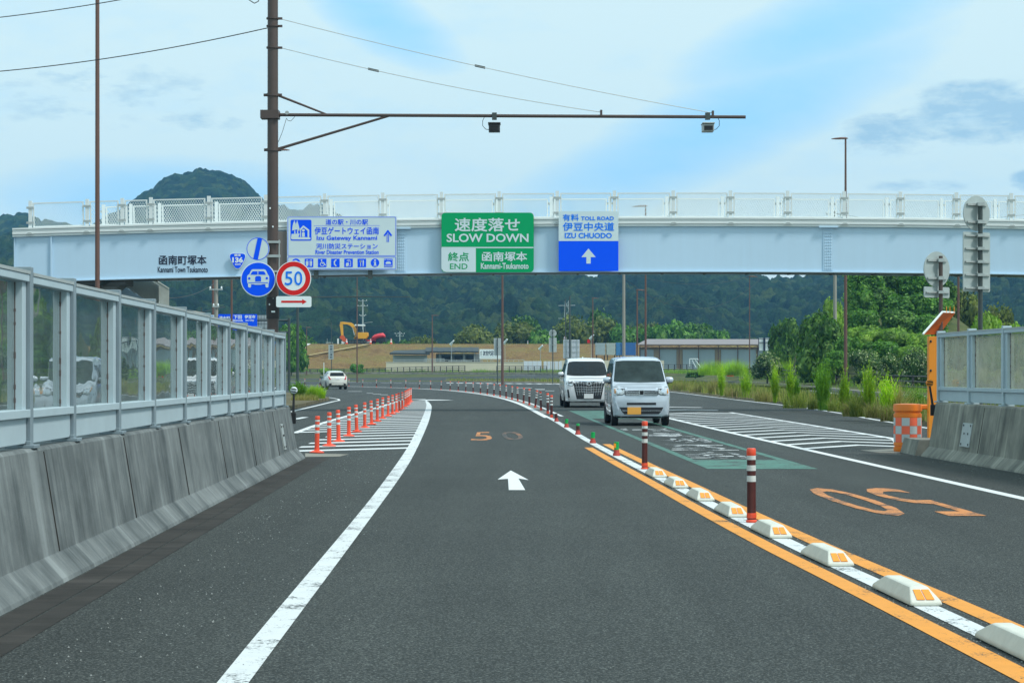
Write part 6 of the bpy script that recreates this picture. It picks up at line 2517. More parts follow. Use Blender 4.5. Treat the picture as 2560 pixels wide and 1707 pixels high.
for x in (1100, 1142):
    for y_ in (LY - 1.1, LY - .1):
        mb.tube((EX(x + 20), y_, EZ(272)), (EX(x), y_, EZ(208)), .05, .05, 6)
mb.build('canopy_post', DARK_POST, ex)
side_plate(MB(), [(1054, 207), (1150, 210), (1150, 197), (1060, 194)], LY - 1.25, LY + .1).build('canopy', SIGN_BRIGHT, ex, bevel=.03)
side_plate(MB(), [(1062, 295), (1080, 300), (1082, 272), (1068, 236), (1040, 190), (1018, 176), (985, 174), (932, 168), (925, 178), (935, 192), (985, 194), (1012, 206), (1040, 240)], LY + .2, LY + .6).build('boom', YELLOW, ex, bevel=.03)
side_plate(MB(), [(920, 170), (938, 175), (944, 210), (948, 296), (928, 302), (922, 250), (914, 200)], LY + .25, LY + .55).build('dipper_arm', YELLOW, ex, bevel=.03)
mb = MB()
mb.tube((EX(1010), LY + .4, EZ(180)), (EX(945), LY + .4, EZ(172)), .09, .07, 8).tube((EX(1052), LY + .1, EZ(296)), (EX(1030), LY + .1, EZ(216)), .09, .07, 8)
mb.build('hydraulic_ram', CHROME, ex)
side_plate(MB(), [(926, 296), (948, 292), (966, 320), (975, 346), (962, 356), (945, 350), (930, 330), (918, 322), (914, 310)], LY + .05, LY + .75).build('bucket', M('red bucket paint', (.60, .09, .015), .55, 0, .25, 2), ex)
side_plate(MB(), [(928, 350), (950, 345), (960, 360), (948, 372), (926, 373), (934, 362)], LY + .1, LY + .7).build('bucket_teeth', SIGN_BRIGHT, ex)
MB().tube((EX(1125), LY - .5, EZ(272)), (EX(1125), LY - .5, EZ(240)), .08, .08, 8).build('exhaust', BLACK, ex)
RED_TARP = M('red tarpaulin', (.62, .03, .04), .5, 0, .2, .8)
tm = thing('covered_machine', 'red machine with a rounded red hood behind the excavator', 'machine', (EX(1230), LY + .6, LZ))
vs, fs, n = [], [], 14
for (x, yb, yt, w) in ((1205, 330, 318, .5), (1215, 335, 300, .9), (1235, 338, 286, 1.1), (1270, 325, 276, 1.2), (1310, 318, 270, 1.15), (1325, 316, 282, .9), (1332, 312, 295, .4)):
    zc, h = (EZ(yb) + EZ(yt)) / 2, (EZ(yt) - EZ(yb)) / 2
    for i in range(n):
        a = 2 * math.pi * i / n
        vs.append((EX(x), LY + .8 + w * math.cos(a), zc + h * (1 if math.sin(a) > 0 else .9) * math.sin(a)))
for i in range(6):
    for k in range(n):
        fs.append((i * n + k, i * n + (k + 1) % n, (i + 1) * n + (k + 1) % n, (i + 1) * n + k))
fs += [tuple(range(n)), tuple(range(6 * n, 7 * n))]
MB().add(vs, fs).build('hood', RED_TARP, tm, 60)
side_plate(MB(), [(1240, 358), (1335, 352), (1338, 318), (1310, 314), (1250, 330)], LY + .1, LY + 1.6).build('engine', BLACK, tm, bevel=.05)
side_plate(MB(), [(1145, 338), (1250, 330), (1248, 362), (1205, 366), (1140, 352)], LY + .3, LY + 1.5).build('chassis', RED_TARP, tm, bevel=.04)
side_plate(MB(), [(1140, 352), (1205, 348), (1205, 362), (1140, 364)], LY + .2, LY + .3).build('step', SIGN_BACK, tm)
mb = MB()
for x in (1160, 1225, 1290):
    mb.tube((EX(x), LY + .3, EZ(358)), (EX(x), LY + 1.5, EZ(358)), .38, .38, 14)
mb.build('wheels', BLACK, tm)


def cone(label, zx, d=402.6):
    b = Vector(((600 + zx / 3.672 - 1280) / FPX * d, d, LZ))
    root = thing('traffic_cone', label, 'traffic cone', b, 'traffic cones on the levee')
    MB().box((b.x, b.y, b.z + .03), (.62, .62, .06)).build('base', ORANGE_RED, root)
    MB().lathe([(.24, .06), (.18, .40), (.10, .85), (.05, 1.15)], b, 14).build('cone', ORANGE_RED, root, 50)
    MB().lathe([(.192, .36), (.145, .62)], b, 14).build('band', SIGN_BRIGHT, root, 50)
    MB().lathe([(.112, .80), (.085, .98)], b, 14).build('band', SIGN_BRIGHT, root, 50)


cone('traffic cone in front of the red machine', 1199)
cone('traffic cone standing alone right of the red machine', 1387)
cone('traffic cone beside the excavator bucket', 979)
mb = MB()
b = P(845, 868, 403)
mb.box((b.x, 403, LZ + .55), (.28, .28, 1.1))
tag(mb.build('marker_post', SIGN_BRIGHT, bevel=.02), 'pale marker post left of the excavator bucket', 'post')
mb = MB()
for (x, h) in ((818, 1.1), (829, .9)):
    p = P(x, 860, 402)
    mb.tube((p.x, 402, LZ), (p.x, 402, LZ + h), .04, .04, 6)
p, q = P(815, 858, 402), P(832, 859, 402)
mb.tube((p.x, 402, LZ + .25), (q.x, 402, LZ + .25), .08, .08, 6)
tag(mb.build('survey_barrier', SIGN_BACK), 'low pale barrier of poles left on the levee top', 'barrier')
p = P(809.5, 940, 330)
root = thing('white_post', 'thin white post behind the white hatchback', 'post', (p.x, 330, gnd(330)))
MB().tube((p.x, 330, gnd(330)), (p.x, 330, gnd(330) + 2.2), .07, .06, 8).build('post', SIGN_BRIGHT, root)


# people walking on the levee
def person(label, px_, d, zfoot, shirt, trousers, hair, face=0.0, stride=.25):
    SKIN = M('skin', (.46, .27, .19), .6, 0, .06, 6)
    root = thing('person', label, 'person', (P(px_, HY, d).x, d, zfoot))
    J = {'pelvis': ((0, 0, .93), .13), 'waist': ((0, 0, 1.08), .115), 'chest': ((0, -.01, 1.30), .145), 'neck': ((0, 0, 1.47), .055), 'head0': ((0, -.01, 1.55), .085), 'head1': ((0, -.01, 1.67), .088), 'top': ((0, 0, 1.73), .04)}
    E_ = [('pelvis', 'waist'), ('waist', 'chest'), ('chest', 'neck'), ('neck', 'head0'), ('head0', 'head1'), ('head1', 'top')]
    for s, nm in ((-1, 'l'), (1, 'r')):
        st_ = stride * s
        J.update({nm + 'hip': ((s * .10, 0, .88), .10), nm + 'knee': ((s * .11, -st_ * .6, .49), .062), nm + 'ankle': ((s * .11, -st_, .09), .04), nm + 'toe': ((s * .12, -st_ - .17, .035), .033),
                  nm + 'sh': ((s * .19, 0, 1.40), .06), nm + 'el': ((s * .27, .05 + st_ * .2, 1.14), .042), nm + 'wr': ((s * .29, -.04 + st_ * .5, .90), .03), nm + 'palm': ((s * .29, -.06 + st_ * .5, .83), .032)})
        E_ += [('pelvis', nm + 'hip'), (nm + 'hip', nm + 'knee'), (nm + 'knee', nm + 'ankle'), (nm + 'ankle', nm + 'toe'), ('chest', nm + 'sh'), (nm + 'sh', nm + 'el'), (nm + 'el', nm + 'wr'), (nm + 'wr', nm + 'palm')]
        for k in range(4):
            a, b_ = nm + 'f%d' % k, nm + 'g%d' % k
            yy = -.09 + st_ * .5 + k * .02
            J[a] = ((s * .29, yy, .785), .009)
            J[b_] = ((s * (.285 - .01), yy - .005, .735 + .006 * abs(k - 1.4)), .007)
            E_ += [(nm + 'palm', a), (a, b_)]
        J[nm + 'th'] = ((s * .285, -.11 + st_ * .5, .81), .010)
        E_ += [(nm + 'palm', nm + 'th')]

    def skin_mesh(name, keys, mat, grow=0.0, rootk=None):
        ks = [k for k in J if k in keys]
        me = bpy.data.meshes.new(name)
        me.from_pydata([J[k][0] for k in ks], [(ks.index(a), ks.index(b)) for (a, b) in E_ if a in ks and b in ks], [])
        o = bpy.data.objects.new(name, me)
        COL.objects.link(o)
        sk = o.modifiers.new('skin', 'SKIN')
        ss = o.modifiers.new('smooth', 'SUBSURF')
        ss.levels = ss.render_levels = 1
        lay = me.skin_vertices[0].data if me.skin_vertices else None
        if lay is None:
            bm = bmesh.new()
            bm.from_mesh(me)
            bm.verts.layers.skin.verify()
            bm.to_mesh(me)
            bm.free()
            lay = me.skin_vertices[0].data
        for i, k in enumerate(ks):
            r_ = J[k][1] + grow
            lay[i].radius = (r_, r_)
            lay[i].use_root = (k == (rootk or ks[0]))
        me.materials.append(mat)
        o.parent = root
        return o
    skin_mesh('body', set(J), SKIN)
    skin_mesh('shirt', {'waist', 'chest', 'lsh', 'rsh', 'lel', 'rel', 'pelvis'}, shirt, .018, 'chest')
    skin_mesh('trousers', {'pelvis', 'lhip', 'rhip', 'lknee', 'rknee', 'lankle', 'rankle'}, trousers, .020, 'pelvis')
    for s, nm in ((-1, 'l'), (1, 'r')):
        skin_mesh('shoe', {nm + 'ankle', nm + 'toe'}, BLACK, .014)
    mb = MB().lathe([(.104, 1.60), (.112, 1.66), (.098, 1.73), (.05, 1.775), (.0, 1.785)], (0, .012, 0), 14)
    o = mb.build('hair', hair, None, 60)
    o.parent = root
    mb = MB()
    for s in (-1, 1):
        mb.lathe([(.006, -.008), (.012, 0), (.006, .008)], (s * .035, -.098, 1.625), 8)
    o = mb.build('eyes', BLACK, None)
    o.parent = root
    mb = MB().lathe([(.016, -.02), (.010, .025), (.003, .04)], (0, -.105, 1.59), 8)
    o = mb.build('nose', SKIN, None, 60)
    o.parent = root
    mb = MB().box((0, -.092, 1.555), (.045, .012, .008))
    o = mb.build('mouth', M('lips', (.35, .12, .10), .6), None)
    o.parent = root
    root.rotation_euler.z = face
    return root


person('person in a white and navy top standing on the levee above the pale board', 1412.8, 404.5, 7.05, M('white and navy top', (.55, .60, .68), .8, 0, .3, 4), M('pale trousers', (.45, .46, .48), .8), M('light brown hair', (.16, .08, .04), .7), R(20), .12)
person('person in a pale blue top half hidden behind the levee crest', 1319.5, 413.5, 6.05, M('pale blue shirt', (.50, .60, .66), .8, 0, .1, 4), M('grey trousers', (.25, .27, .3), .8), M('white cap', (.65, .66, .66), .7), R(90), .2)
# ------------------------------------------------------------------ vegetation
F_DARK = make_foliage('dark broadleaf foliage', [(.016, .050, .010), (.032, .088, .014), (.055, .130, .022), (.095, .18, .035)])
F_KUDZU = make_foliage('vine foliage', [(.026, .080, .012), (.046, .130, .018), (.078, .19, .025), (.13, .25, .05)])
F_LIGHT = make_foliage('light green foliage', [(.060, .13, .015), (.095, .19, .022), (.14, .25, .03), (.20, .31, .06)])
F_OLIVE = make_foliage('olive foliage', [(.040, .060, .012), (.070, .095, .018), (.10, .13, .025), (.13, .155, .04)])
F_SILVER = make_foliage('flecked shrub foliage', [(.018, .050, .014), (.032, .080, .020), (.055, .11, .03), (.09, .15, .05), (.42, .44, .32)])
F_GRASS = make_foliage('fresh tall grass', [(.12, .22, .008), (.18, .31, .012), (.25, .38, .02), (.32, .42, .05)], .45)
F_WEED = make_foliage('weed stems', [(.05, .13, .010), (.08, .19, .014), (.11, .24, .02), (.16, .28, .04)], .4)
F_TUFT = make_foliage('olive green tuft grass', [(.055, .085, .018), (.09, .13, .022), (.14, .18, .03), (.20, .21, .07)], .35)
F_DRYGRASS = make_foliage('drying grass', [(.09, .11, .03), (.15, .165, .045), (.22, .21, .08), (.30, .26, .13), (.16, .10, .06)], .35)
BARK = M('bark', (.06, .05, .04), .9, 0, .3, 4, .2, 0, .4)


def crown_arrays(blobs, n, size, seed, up=.25):
    """leaf sprays scattered through lumps; blobs: (x, y, z, rx, ry, rz)"""
    rs = np.random.RandomState(seed)
    b = np.array(blobs, float)
    wgt = (b[:, 3] * b[:, 5]) ** 1.0
    idx = rs.choice(len(b), n, p=wgt / wgt.sum())
    d = rs.randn(n, 3)
    d[:, 2] = d[:, 2] + up
    d /= np.linalg.norm(d, axis=1)[:, None]
    rad = 1.0 - np.abs(rs.randn(n)) * .16 + .07 * rs.randn(n)
    c = b[idx, :3] + d * b[idx, 3:] * rad[:, None]
    nrm = d * .8 + rs.randn(n, 3) * .55 + np.array([0, 0, .25])
    nrm /= np.linalg.norm(nrm, axis=1)[:, None]
    t = np.cross(nrm, rs.randn(n, 3))
    t /= np.linalg.norm(t, axis=1)[:, None]
    s = np.cross(nrm, t)
    ln = (size * (.55 + .9 * rs.rand(n)))[:, None]
    wd = ln * (.42 + .25 * rs.rand(n)[:, None])
    v = np.stack([c - t * ln, c + s * wd + nrm * ln * .12, c + t * ln, c - s * wd + nrm * ln * .12], 1)
    v[:, :, 2] = np.maximum(v[:, :, 2], .02)
    return v.reshape(-1, 3)


def core_arrays(blobs, k=.80):
    vs, fs = [], []
    for (x, y, z, rx, ry, rz) in blobs:
        o = len(vs)
        for i in range(7):
            a = math.pi * i / 6
            for j in range(10):
                t = 2 * math.pi * j / 10
                w = k * (1 + .10 * math.sin(3 * t + i * 1.7 + x))
                vs.append((x + rx * w * math.sin(a) * math.cos(t), y + ry * w * math.sin(a) * math.sin(t), max(.02, z + rz * w * math.cos(a))))
        for i in range(6):
            for j in range(10):
                fs.append((o + i * 10 + j, o + i * 10 + (j + 1) % 10, o + (i + 1) * 10 + (j + 1) % 10, o + (i + 1) * 10 + j))
    return np.array(vs), np.array(fs)


def make_crown(name, blobs, n, size, seed, mat, core=.72, up=.25):
    v = crown_arrays(blobs, n, size, seed, up)
    f = np.arange(len(v)).reshape(-1, 4)
    if core:
        cv_, cf = core_arrays(blobs, core)
        f = np.vstack([f, cf + len(v)])
        v = np.vstack([v, cv_])
    return np_mesh(name, v, f, mat)


def lumps(seed, n, w, h, squash=.9, base=.25):
    """a mound of lumps about 1 wide (radius w) and h tall"""
    r = random.Random(seed)
    out = [(0, 0, h * .52, w * .72, w * .66, h * .46)]
    for k in range(n):
        a = r.random() * 6.28
        q = r.uniform(.35, .78) * w
        z = r.uniform(base, .80) * h
        s = w * r.uniform(.20, .40)
        out.append((q * math.cos(a) * (1.1 - z / h * .45), q * math.sin(a) * (1.1 - z / h * .45), z, s, s, s * squash))
    return out


def make_tree_proto(kind, seed, mat, n, size, trunk_h, w=1.0, h=2.0, nl=14, base=.15, core=.72):
    root = thing('tree', 'x', 'tree', (0, 0, 0))
    if kind == 'shrub':
        root.name = 'shrub'
        root['category'] = 'shrub'
    c = make_crown('crown', lumps(seed, nl, w, h, .9, base), n, size, seed, mat, core)
    c.parent = root
    r = random.Random(seed)
    mb = MB()
    mb.tube((0, 0, -.3), (.03, .02, h * .5), .055 * h * .5, .03 * h * .5, 8)
    for k in range(5):
        a = r.random() * 6.28
        z = h * r.uniform(.2, .5)
        mb.tube((0, 0, z), (.55 * w * math.cos(a), .55 * w * math.sin(a), z + h * .22), .018 * h * .5, .008 * h * .5, 6)
    o = mb.build('trunk', BARK, None, 50)
    o.parent = root
    return root


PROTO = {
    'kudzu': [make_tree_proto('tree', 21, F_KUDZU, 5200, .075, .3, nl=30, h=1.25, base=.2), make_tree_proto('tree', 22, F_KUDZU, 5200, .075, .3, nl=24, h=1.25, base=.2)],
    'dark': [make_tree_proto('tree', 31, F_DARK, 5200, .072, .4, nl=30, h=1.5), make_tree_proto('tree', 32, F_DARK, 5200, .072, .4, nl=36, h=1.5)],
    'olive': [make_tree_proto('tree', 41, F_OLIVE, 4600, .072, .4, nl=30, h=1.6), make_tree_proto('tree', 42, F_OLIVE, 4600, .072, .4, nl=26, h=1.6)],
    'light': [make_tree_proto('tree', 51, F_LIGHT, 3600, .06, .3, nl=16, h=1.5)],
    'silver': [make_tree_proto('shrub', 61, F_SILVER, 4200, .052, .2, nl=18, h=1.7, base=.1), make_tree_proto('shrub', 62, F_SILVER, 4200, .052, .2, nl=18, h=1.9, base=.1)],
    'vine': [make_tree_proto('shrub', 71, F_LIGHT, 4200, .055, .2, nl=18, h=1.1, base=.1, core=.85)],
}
for ps in PROTO.values():
    for p in ps:
        for o in [p] + list(p.children):
            COL.objects.unlink(o)
_used = {}


def link_tree(o):
    COL.objects.link(o)
    for ch in o.children:
        link_tree(ch)


vr = random.Random(77)


def plant(kind, label, px_, top, width, d, base_z, group=None, dep=1.0):
    """put a tree so that it fills the given width and height at distance d"""
    ps = PROTO[kind]
    i = _used.get(kind, 0)
    _used[kind] = i + 1
    p = ps[i % len(ps)]
    h0 = max(c[2] for c in p.children[0].bound_box)
    if i < len(ps):
        o = p
        link_tree(o)
    else:
        o = copy_tree(p)
    zt = HC + (HY - top) / FPX * d
    w = width / 2 / FPX * d
    o.location = ((px_ - 1280) / FPX * d, d, base_z)
    sz = (zt - base_z) / h0
    o.scale = (w / 1.02, w * dep / 1.02, sz)
    o.rotation_euler.z = vr.random() * 6.28 if dep == 1.0 else 0
    o['label'] = label
    if group:
        o['group'] = group
    return o


GR = 'trees and vines on the right hillside'


def hill_z(x, y):
    """bank under the vines: rises away from the fence, falls off to the left"""
    t = min(1.0, max(0.0, (y - 158.0) / 42.0))
    s = min(1.0, max(0.0, (x - 25.5 - .05 * (y - 158)) / 6.0)) * min(1.0, max(0.0, (47.0 - x) / 5.0))
    return .2 + 7.6 * t * t * (3 - 2 * t) * s * s * (3 - 2 * s)


hb = MB()
hx, hy = [22 + 1.6 * k for k in range(34)], [150 + 4 * k for k in range(18)]
for a, b in zip(hy, hy[1:]):
    for c_, d_ in zip(hx, hx[1:]):
        hb.quad((c_, a, hill_z(c_, a)), (d_, a, hill_z(d_, a)), (d_, b, hill_z(d_, b)), (c_, b, hill_z(c_, b)))
tag(hb.build('hillside', GRASS_GROUND, None, 60), kind='structure')


def mound(kind, label, px_, top, hpx, width, d):
    """a vine covered mound sitting on the bank"""
    plant(kind, label, px_, top, width, d, HC + (HY - (top + hpx)) / FPX * d, GR)


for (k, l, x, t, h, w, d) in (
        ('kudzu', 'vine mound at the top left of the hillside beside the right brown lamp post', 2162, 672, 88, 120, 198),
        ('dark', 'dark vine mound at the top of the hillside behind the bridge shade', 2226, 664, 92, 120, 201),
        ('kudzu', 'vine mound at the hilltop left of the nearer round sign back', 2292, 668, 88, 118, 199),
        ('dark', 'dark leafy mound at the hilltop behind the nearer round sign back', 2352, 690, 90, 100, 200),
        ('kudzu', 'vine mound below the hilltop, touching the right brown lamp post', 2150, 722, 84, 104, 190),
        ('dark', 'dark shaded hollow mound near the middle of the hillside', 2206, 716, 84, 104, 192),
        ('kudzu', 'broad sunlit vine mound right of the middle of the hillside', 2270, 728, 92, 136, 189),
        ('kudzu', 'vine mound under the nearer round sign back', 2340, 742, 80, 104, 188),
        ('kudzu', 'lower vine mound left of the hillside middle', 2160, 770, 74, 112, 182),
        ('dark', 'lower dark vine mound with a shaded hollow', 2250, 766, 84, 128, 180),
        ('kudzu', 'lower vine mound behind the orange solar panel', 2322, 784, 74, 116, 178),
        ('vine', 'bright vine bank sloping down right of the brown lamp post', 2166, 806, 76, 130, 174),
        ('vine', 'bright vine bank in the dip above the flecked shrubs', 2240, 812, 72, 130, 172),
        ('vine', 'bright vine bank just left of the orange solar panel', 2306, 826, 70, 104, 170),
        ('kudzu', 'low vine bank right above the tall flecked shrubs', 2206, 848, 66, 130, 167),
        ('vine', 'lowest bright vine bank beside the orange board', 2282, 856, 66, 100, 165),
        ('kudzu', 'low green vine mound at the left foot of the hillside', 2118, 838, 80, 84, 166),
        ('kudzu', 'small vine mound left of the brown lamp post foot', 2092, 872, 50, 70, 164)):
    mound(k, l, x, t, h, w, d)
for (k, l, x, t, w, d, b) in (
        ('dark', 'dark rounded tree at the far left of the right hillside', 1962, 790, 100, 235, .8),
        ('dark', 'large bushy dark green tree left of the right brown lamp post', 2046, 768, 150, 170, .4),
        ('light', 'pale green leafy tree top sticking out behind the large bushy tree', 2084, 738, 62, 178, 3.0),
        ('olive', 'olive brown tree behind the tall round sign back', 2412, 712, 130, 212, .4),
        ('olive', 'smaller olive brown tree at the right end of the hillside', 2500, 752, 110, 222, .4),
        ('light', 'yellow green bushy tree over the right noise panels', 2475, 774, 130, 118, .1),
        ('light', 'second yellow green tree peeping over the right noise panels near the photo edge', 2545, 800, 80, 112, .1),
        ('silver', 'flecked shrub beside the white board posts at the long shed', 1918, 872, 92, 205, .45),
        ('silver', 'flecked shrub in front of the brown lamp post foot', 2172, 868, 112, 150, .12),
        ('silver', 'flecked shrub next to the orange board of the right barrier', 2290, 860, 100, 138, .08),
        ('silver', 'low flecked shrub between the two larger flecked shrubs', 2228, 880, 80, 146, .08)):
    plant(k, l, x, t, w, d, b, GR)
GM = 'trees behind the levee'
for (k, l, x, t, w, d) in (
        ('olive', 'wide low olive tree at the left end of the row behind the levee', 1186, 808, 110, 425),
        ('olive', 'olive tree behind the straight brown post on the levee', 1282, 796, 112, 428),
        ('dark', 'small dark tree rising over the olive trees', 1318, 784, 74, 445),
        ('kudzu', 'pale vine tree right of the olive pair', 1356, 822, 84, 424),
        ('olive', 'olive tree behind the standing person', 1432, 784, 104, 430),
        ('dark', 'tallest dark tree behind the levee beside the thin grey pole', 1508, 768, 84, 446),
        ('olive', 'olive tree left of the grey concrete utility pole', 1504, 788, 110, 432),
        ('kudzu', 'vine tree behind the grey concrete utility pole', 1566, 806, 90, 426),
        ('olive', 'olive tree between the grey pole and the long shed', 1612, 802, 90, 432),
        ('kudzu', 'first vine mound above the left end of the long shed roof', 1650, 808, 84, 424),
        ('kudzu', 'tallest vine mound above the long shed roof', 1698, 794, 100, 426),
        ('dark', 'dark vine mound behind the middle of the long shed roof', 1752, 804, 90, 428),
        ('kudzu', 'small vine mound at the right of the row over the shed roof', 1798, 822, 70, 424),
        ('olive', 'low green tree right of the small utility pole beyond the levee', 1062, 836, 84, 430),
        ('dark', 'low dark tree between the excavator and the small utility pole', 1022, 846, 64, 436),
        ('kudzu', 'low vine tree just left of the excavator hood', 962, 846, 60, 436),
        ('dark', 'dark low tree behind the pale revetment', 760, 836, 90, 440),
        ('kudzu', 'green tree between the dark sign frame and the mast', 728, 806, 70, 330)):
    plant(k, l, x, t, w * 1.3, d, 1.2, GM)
plant('kudzu', 'small green bush at the foot of the thin post before the brown levee', 892, 908, 44, 342, 1.2)
plant('vine', 'yellow green bush behind the white post left of the hatchback', 812, 918, 34, 338, .9)


# grass and weeds: blades gathered in clumps
def blades(n, rx, ry, hmin, hmax, wid, seed, lean_=.25, stem=False, leaf_n=0, z_of=None):
    rs = np.random.RandomState(seed)
    vs, fs = [], []
    for k in range(n):
        a, q = rs.rand() * 6.283, math.sqrt(rs.rand())
        x, y = rx * q * math.cos(a), ry * q * math.sin(a)
        z0 = 0 if z_of is None else z_of(x, y)
        h = hmin + (hmax - hmin) * rs.rand() * (1 - .35 * q)
        la, ll = rs.rand() * 6.283, abs(rs.randn()) * lean_ * h
        t = rs.rand() * 6.283
        wx, wy = wid * math.cos(t), wid * math.sin(t)
        if leaf_n:
            h *= (1.08 - .2 * q) * (.62 + .55 * rs.rand())
        xt, yt = x, y
        if leaf_n:
            x, y = x * .5, y * .5
        p1 = (x * .6 + xt * .4 + ll * .3 * math.cos(la), y * .6 + yt * .4 + ll * .3 * math.sin(la), z0 + h * .55)
        p2 = (xt + ll * math.cos(la), yt + ll * math.sin(la), z0 + h)
        o = len(vs)
        vs += [(x - wx, y - wy, z0), (x + wx, y + wy, z0), (p1[0] + wx * .8, p1[1] + wy * .8, p1[2]), (p1[0] - wx * .8, p1[1] - wy * .8, p1[2]),
               (p2[0] + wx * .15, p2[1] + wy * .15, p2[2]), (p2[0] - wx * .15, p2[1] - wy * .15, p2[2])]
        fs += [(o, o + 1, o + 2, o + 3), (o + 3, o + 2, o + 4, o + 5)]
        for j in range(leaf_n):
            u = .30 + .70 * (j + rs.rand()) / leaf_n
            bx_, by_, bz = x + (p2[0] - x) * u ** 1.6, y + (p2[1] - y) * u ** 1.6, z0 + h * u
            b = rs.rand() * 6.283
            ln = .20 * (1.15 - u * .8) * (.7 + .6 * rs.rand())
            dx_, dy_ = math.cos(b), math.sin(b)
            o = len(vs)
            vs += [(bx_, by_, bz), (bx_ + dx_ * ln * .35 - dy_ * .010, by_ + dy_ * ln * .35 + dx_ * .010, bz + ln * .55), (bx_ + dx_ * ln * .6, by_ + dy_ * ln * .6, bz + ln * .95), (bx_ + dx_ * ln * .35 + dy_ * .010, by_ + dy_ * ln * .35 - dx_ * .010, bz + ln * .5)]
            fs += [(o, o + 1, o + 2, o + 3)]
    return np.array(vs), np.array(fs)


def clump(name, label, cat, px_, base_y, top_y, width, d, kind, seed, group=None, base_z=None, n=None):
    b = P(px_, base_y, d)
    bz = b.z if base_z is None else base_z
    h = HC + (HY - top_y) / FPX * d - bz
    r = width / 2 / FPX * d
    if kind == 'weed':
        v, f = blades(n or 130, r, r * .8, h * .72, h * 1.12, .006, seed, .10, leaf_n=13)
        m = F_WEED
    elif kind == 'brightweed':
        v, f = blades(n or 110, r, r * .8, h * .66, h * 1.14, .006, seed, .10, leaf_n=13)
        m = F_GRASS
    elif kind == 'grass':
        v, f = blades(n or 420, r, r * .8, h * .22, h * 1.2, .008, seed, .42)
        m = F_GRASS if group != GW else F_TUFT
    else:
        v, f = blades(n or 420, r, r * .8, h * .2, h * 1.2, .007, seed, .5)
        m = F_DRYGRASS
    o = np_mesh(name, v, f, m)
    o.location = (b.x, d, bz)
    return tag(o, label, cat, group)


GW = 'weeds and grass tufts along the median strip'
# px, base row, top row, width, kind, label -- distance follows from the base row on the level strip
z7 = lambda x, y: (1800 + x / 3.672, 760 + y / 3.672)
for i, (x, yb, yt, w, kd, l) in enumerate((
        (240, 855, 612, 120, 'brightweed', 'tall bright weed clump at the left of the median, before the fence end'),
        (505, 905, 560, 60, 'brightweed', 'slim tall weed right of the dry tuft at the left half of the median'),
        (700, 905, 680, 40, 'weed', 'single slim weed left of the big dark weed clump'),
        (650, 930, 560, 26, 'brightweed', 'very thin tall weed beside the left half dry tufts'),
        (945, 975, 490, 190, 'weed', 'largest dark green weed clump at the middle of the median'),
        (1140, 1010, 640, 90, 'brightweed', 'sparse pale weed right of the largest dark clump'),
        (1370, 1035, 555, 110, 'brightweed', 'tall bright pointed weed clump before the flecked shrub'),
        (1540, 1055, 640, 150, 'brightweed', 'wide bright weed clump left of the crash drum'),
        (1640, 1055, 690, 40, 'dry', 'thin browning weed just left of the crash drum'),
        (15, 840, 560, 60, 'brightweed', 'yellow green weed near the silver van side of the median'),
        (1800, 1000, 800, 240, 'weed', 'low mid green weed clump behind the crash drum'),
        (110, 850, 750, 130, 'dry', 'pale dry seeding tuft left of the first bright weed clump'),
        (400, 895, 770, 170, 'dry', 'pale dry seeding tuft between the first two bright weeds'),
        (690, 955, 810, 230, 'grass', 'wide low green tuft left of the largest dark clump'),
        (860, 965, 860, 110, 'grass', 'small low green tuft touching the largest dark clump'),
        (1060, 985, 860, 150, 'grass', 'low green tuft right of the largest dark clump'),
        (1265, 1035, 815, 150, 'grass', 'arching green grass tuft near the right end of the median'),
        (1190, 1030, 880, 120, 'dry', 'dry low tuft behind the arching grass'),
        (1420, 1045, 880, 170, 'dry', 'greyish dry tuft under the tall pointed weed'),
        (1560, 1075, 900, 180, 'dry', 'greyish dry tuft against the crash drum'))):
    px_, base = z7(x, yb)
    top = z7(x, yt)[1]
    d = (HC - .12) * FPX / (base - HY)
    clump('tall_weed' if 'weed' in kd else 'grass_tuft', l, 'weed' if 'weed' in kd else 'grass', px_, base, top, w / 3.672, d, kd, 100 + i, GW, .12)
for i, (x, yb, yt, w, kd, l) in enumerate((
        (1706, 975, 950, 60, 'dry', 'yellowish grass bank right beside the silver van mirror'),
        (1752, 980, 954, 60, 'dry', 'yellowish grass bank second from the silver van'),
        (1792, 984, 940, 44, 'dry', 'tall yellowish grass left of the first bright weed clump'),
        (1660, 968, 944, 50, 'dry', 'yellowish grass bank half behind the silver van'))):
    d = (HC - .12) * FPX / (yb - HY)
    clump('grass_tuft', l, 'grass', x, yb, yt, w, d, kd, 150 + i, GW, .12, 700)
GI = 'grass on the left traffic island'
clump('grass_tuft', 'bright yellow green grass tuft at the tip of the left island', 'grass', 788, 1006, 962, 50, 94, 'grass', 170, GI, .12, 1600)
clump('grass_tuft', 'darker green grass tuft behind the white reflector', 'grass', 744, 1012, 958, 46, 92, 'weed', 171, GI, .12, 300)
clump('grass_tuft', 'low mixed grass along the edge of the left island', 'grass', 762, 1010, 982, 70, 88, 'dry', 172, GI, .12, 900)
# tall grass bank before the long shed
for i, (x, yb, yt, w, d, l) in enumerate((
        (1782, 938, 899, 74, 250, 'tall bright grass bank before the grey panels of the long shed'),
        (1838, 938, 896, 66, 246, 'tall bright grass bank left of the first flecked shrub'),
        (1976, 940, 898, 80, 215, 'tall bright grass bank right of the first flecked shrub'))):
    clump('grass_bank', l, 'grass', x, yb, yt, w, d, 'grass', 180 + i, 'bright grass banks along the right guard fence', None, 2600)
plant('dark', 'low dark round bush by the fence gap before the long shed', 1738, 928, 50, 275, .6)

# low ground cover nobody could count
gv, gf, off = [], [], 0
rs = np.random.RandomState(9)


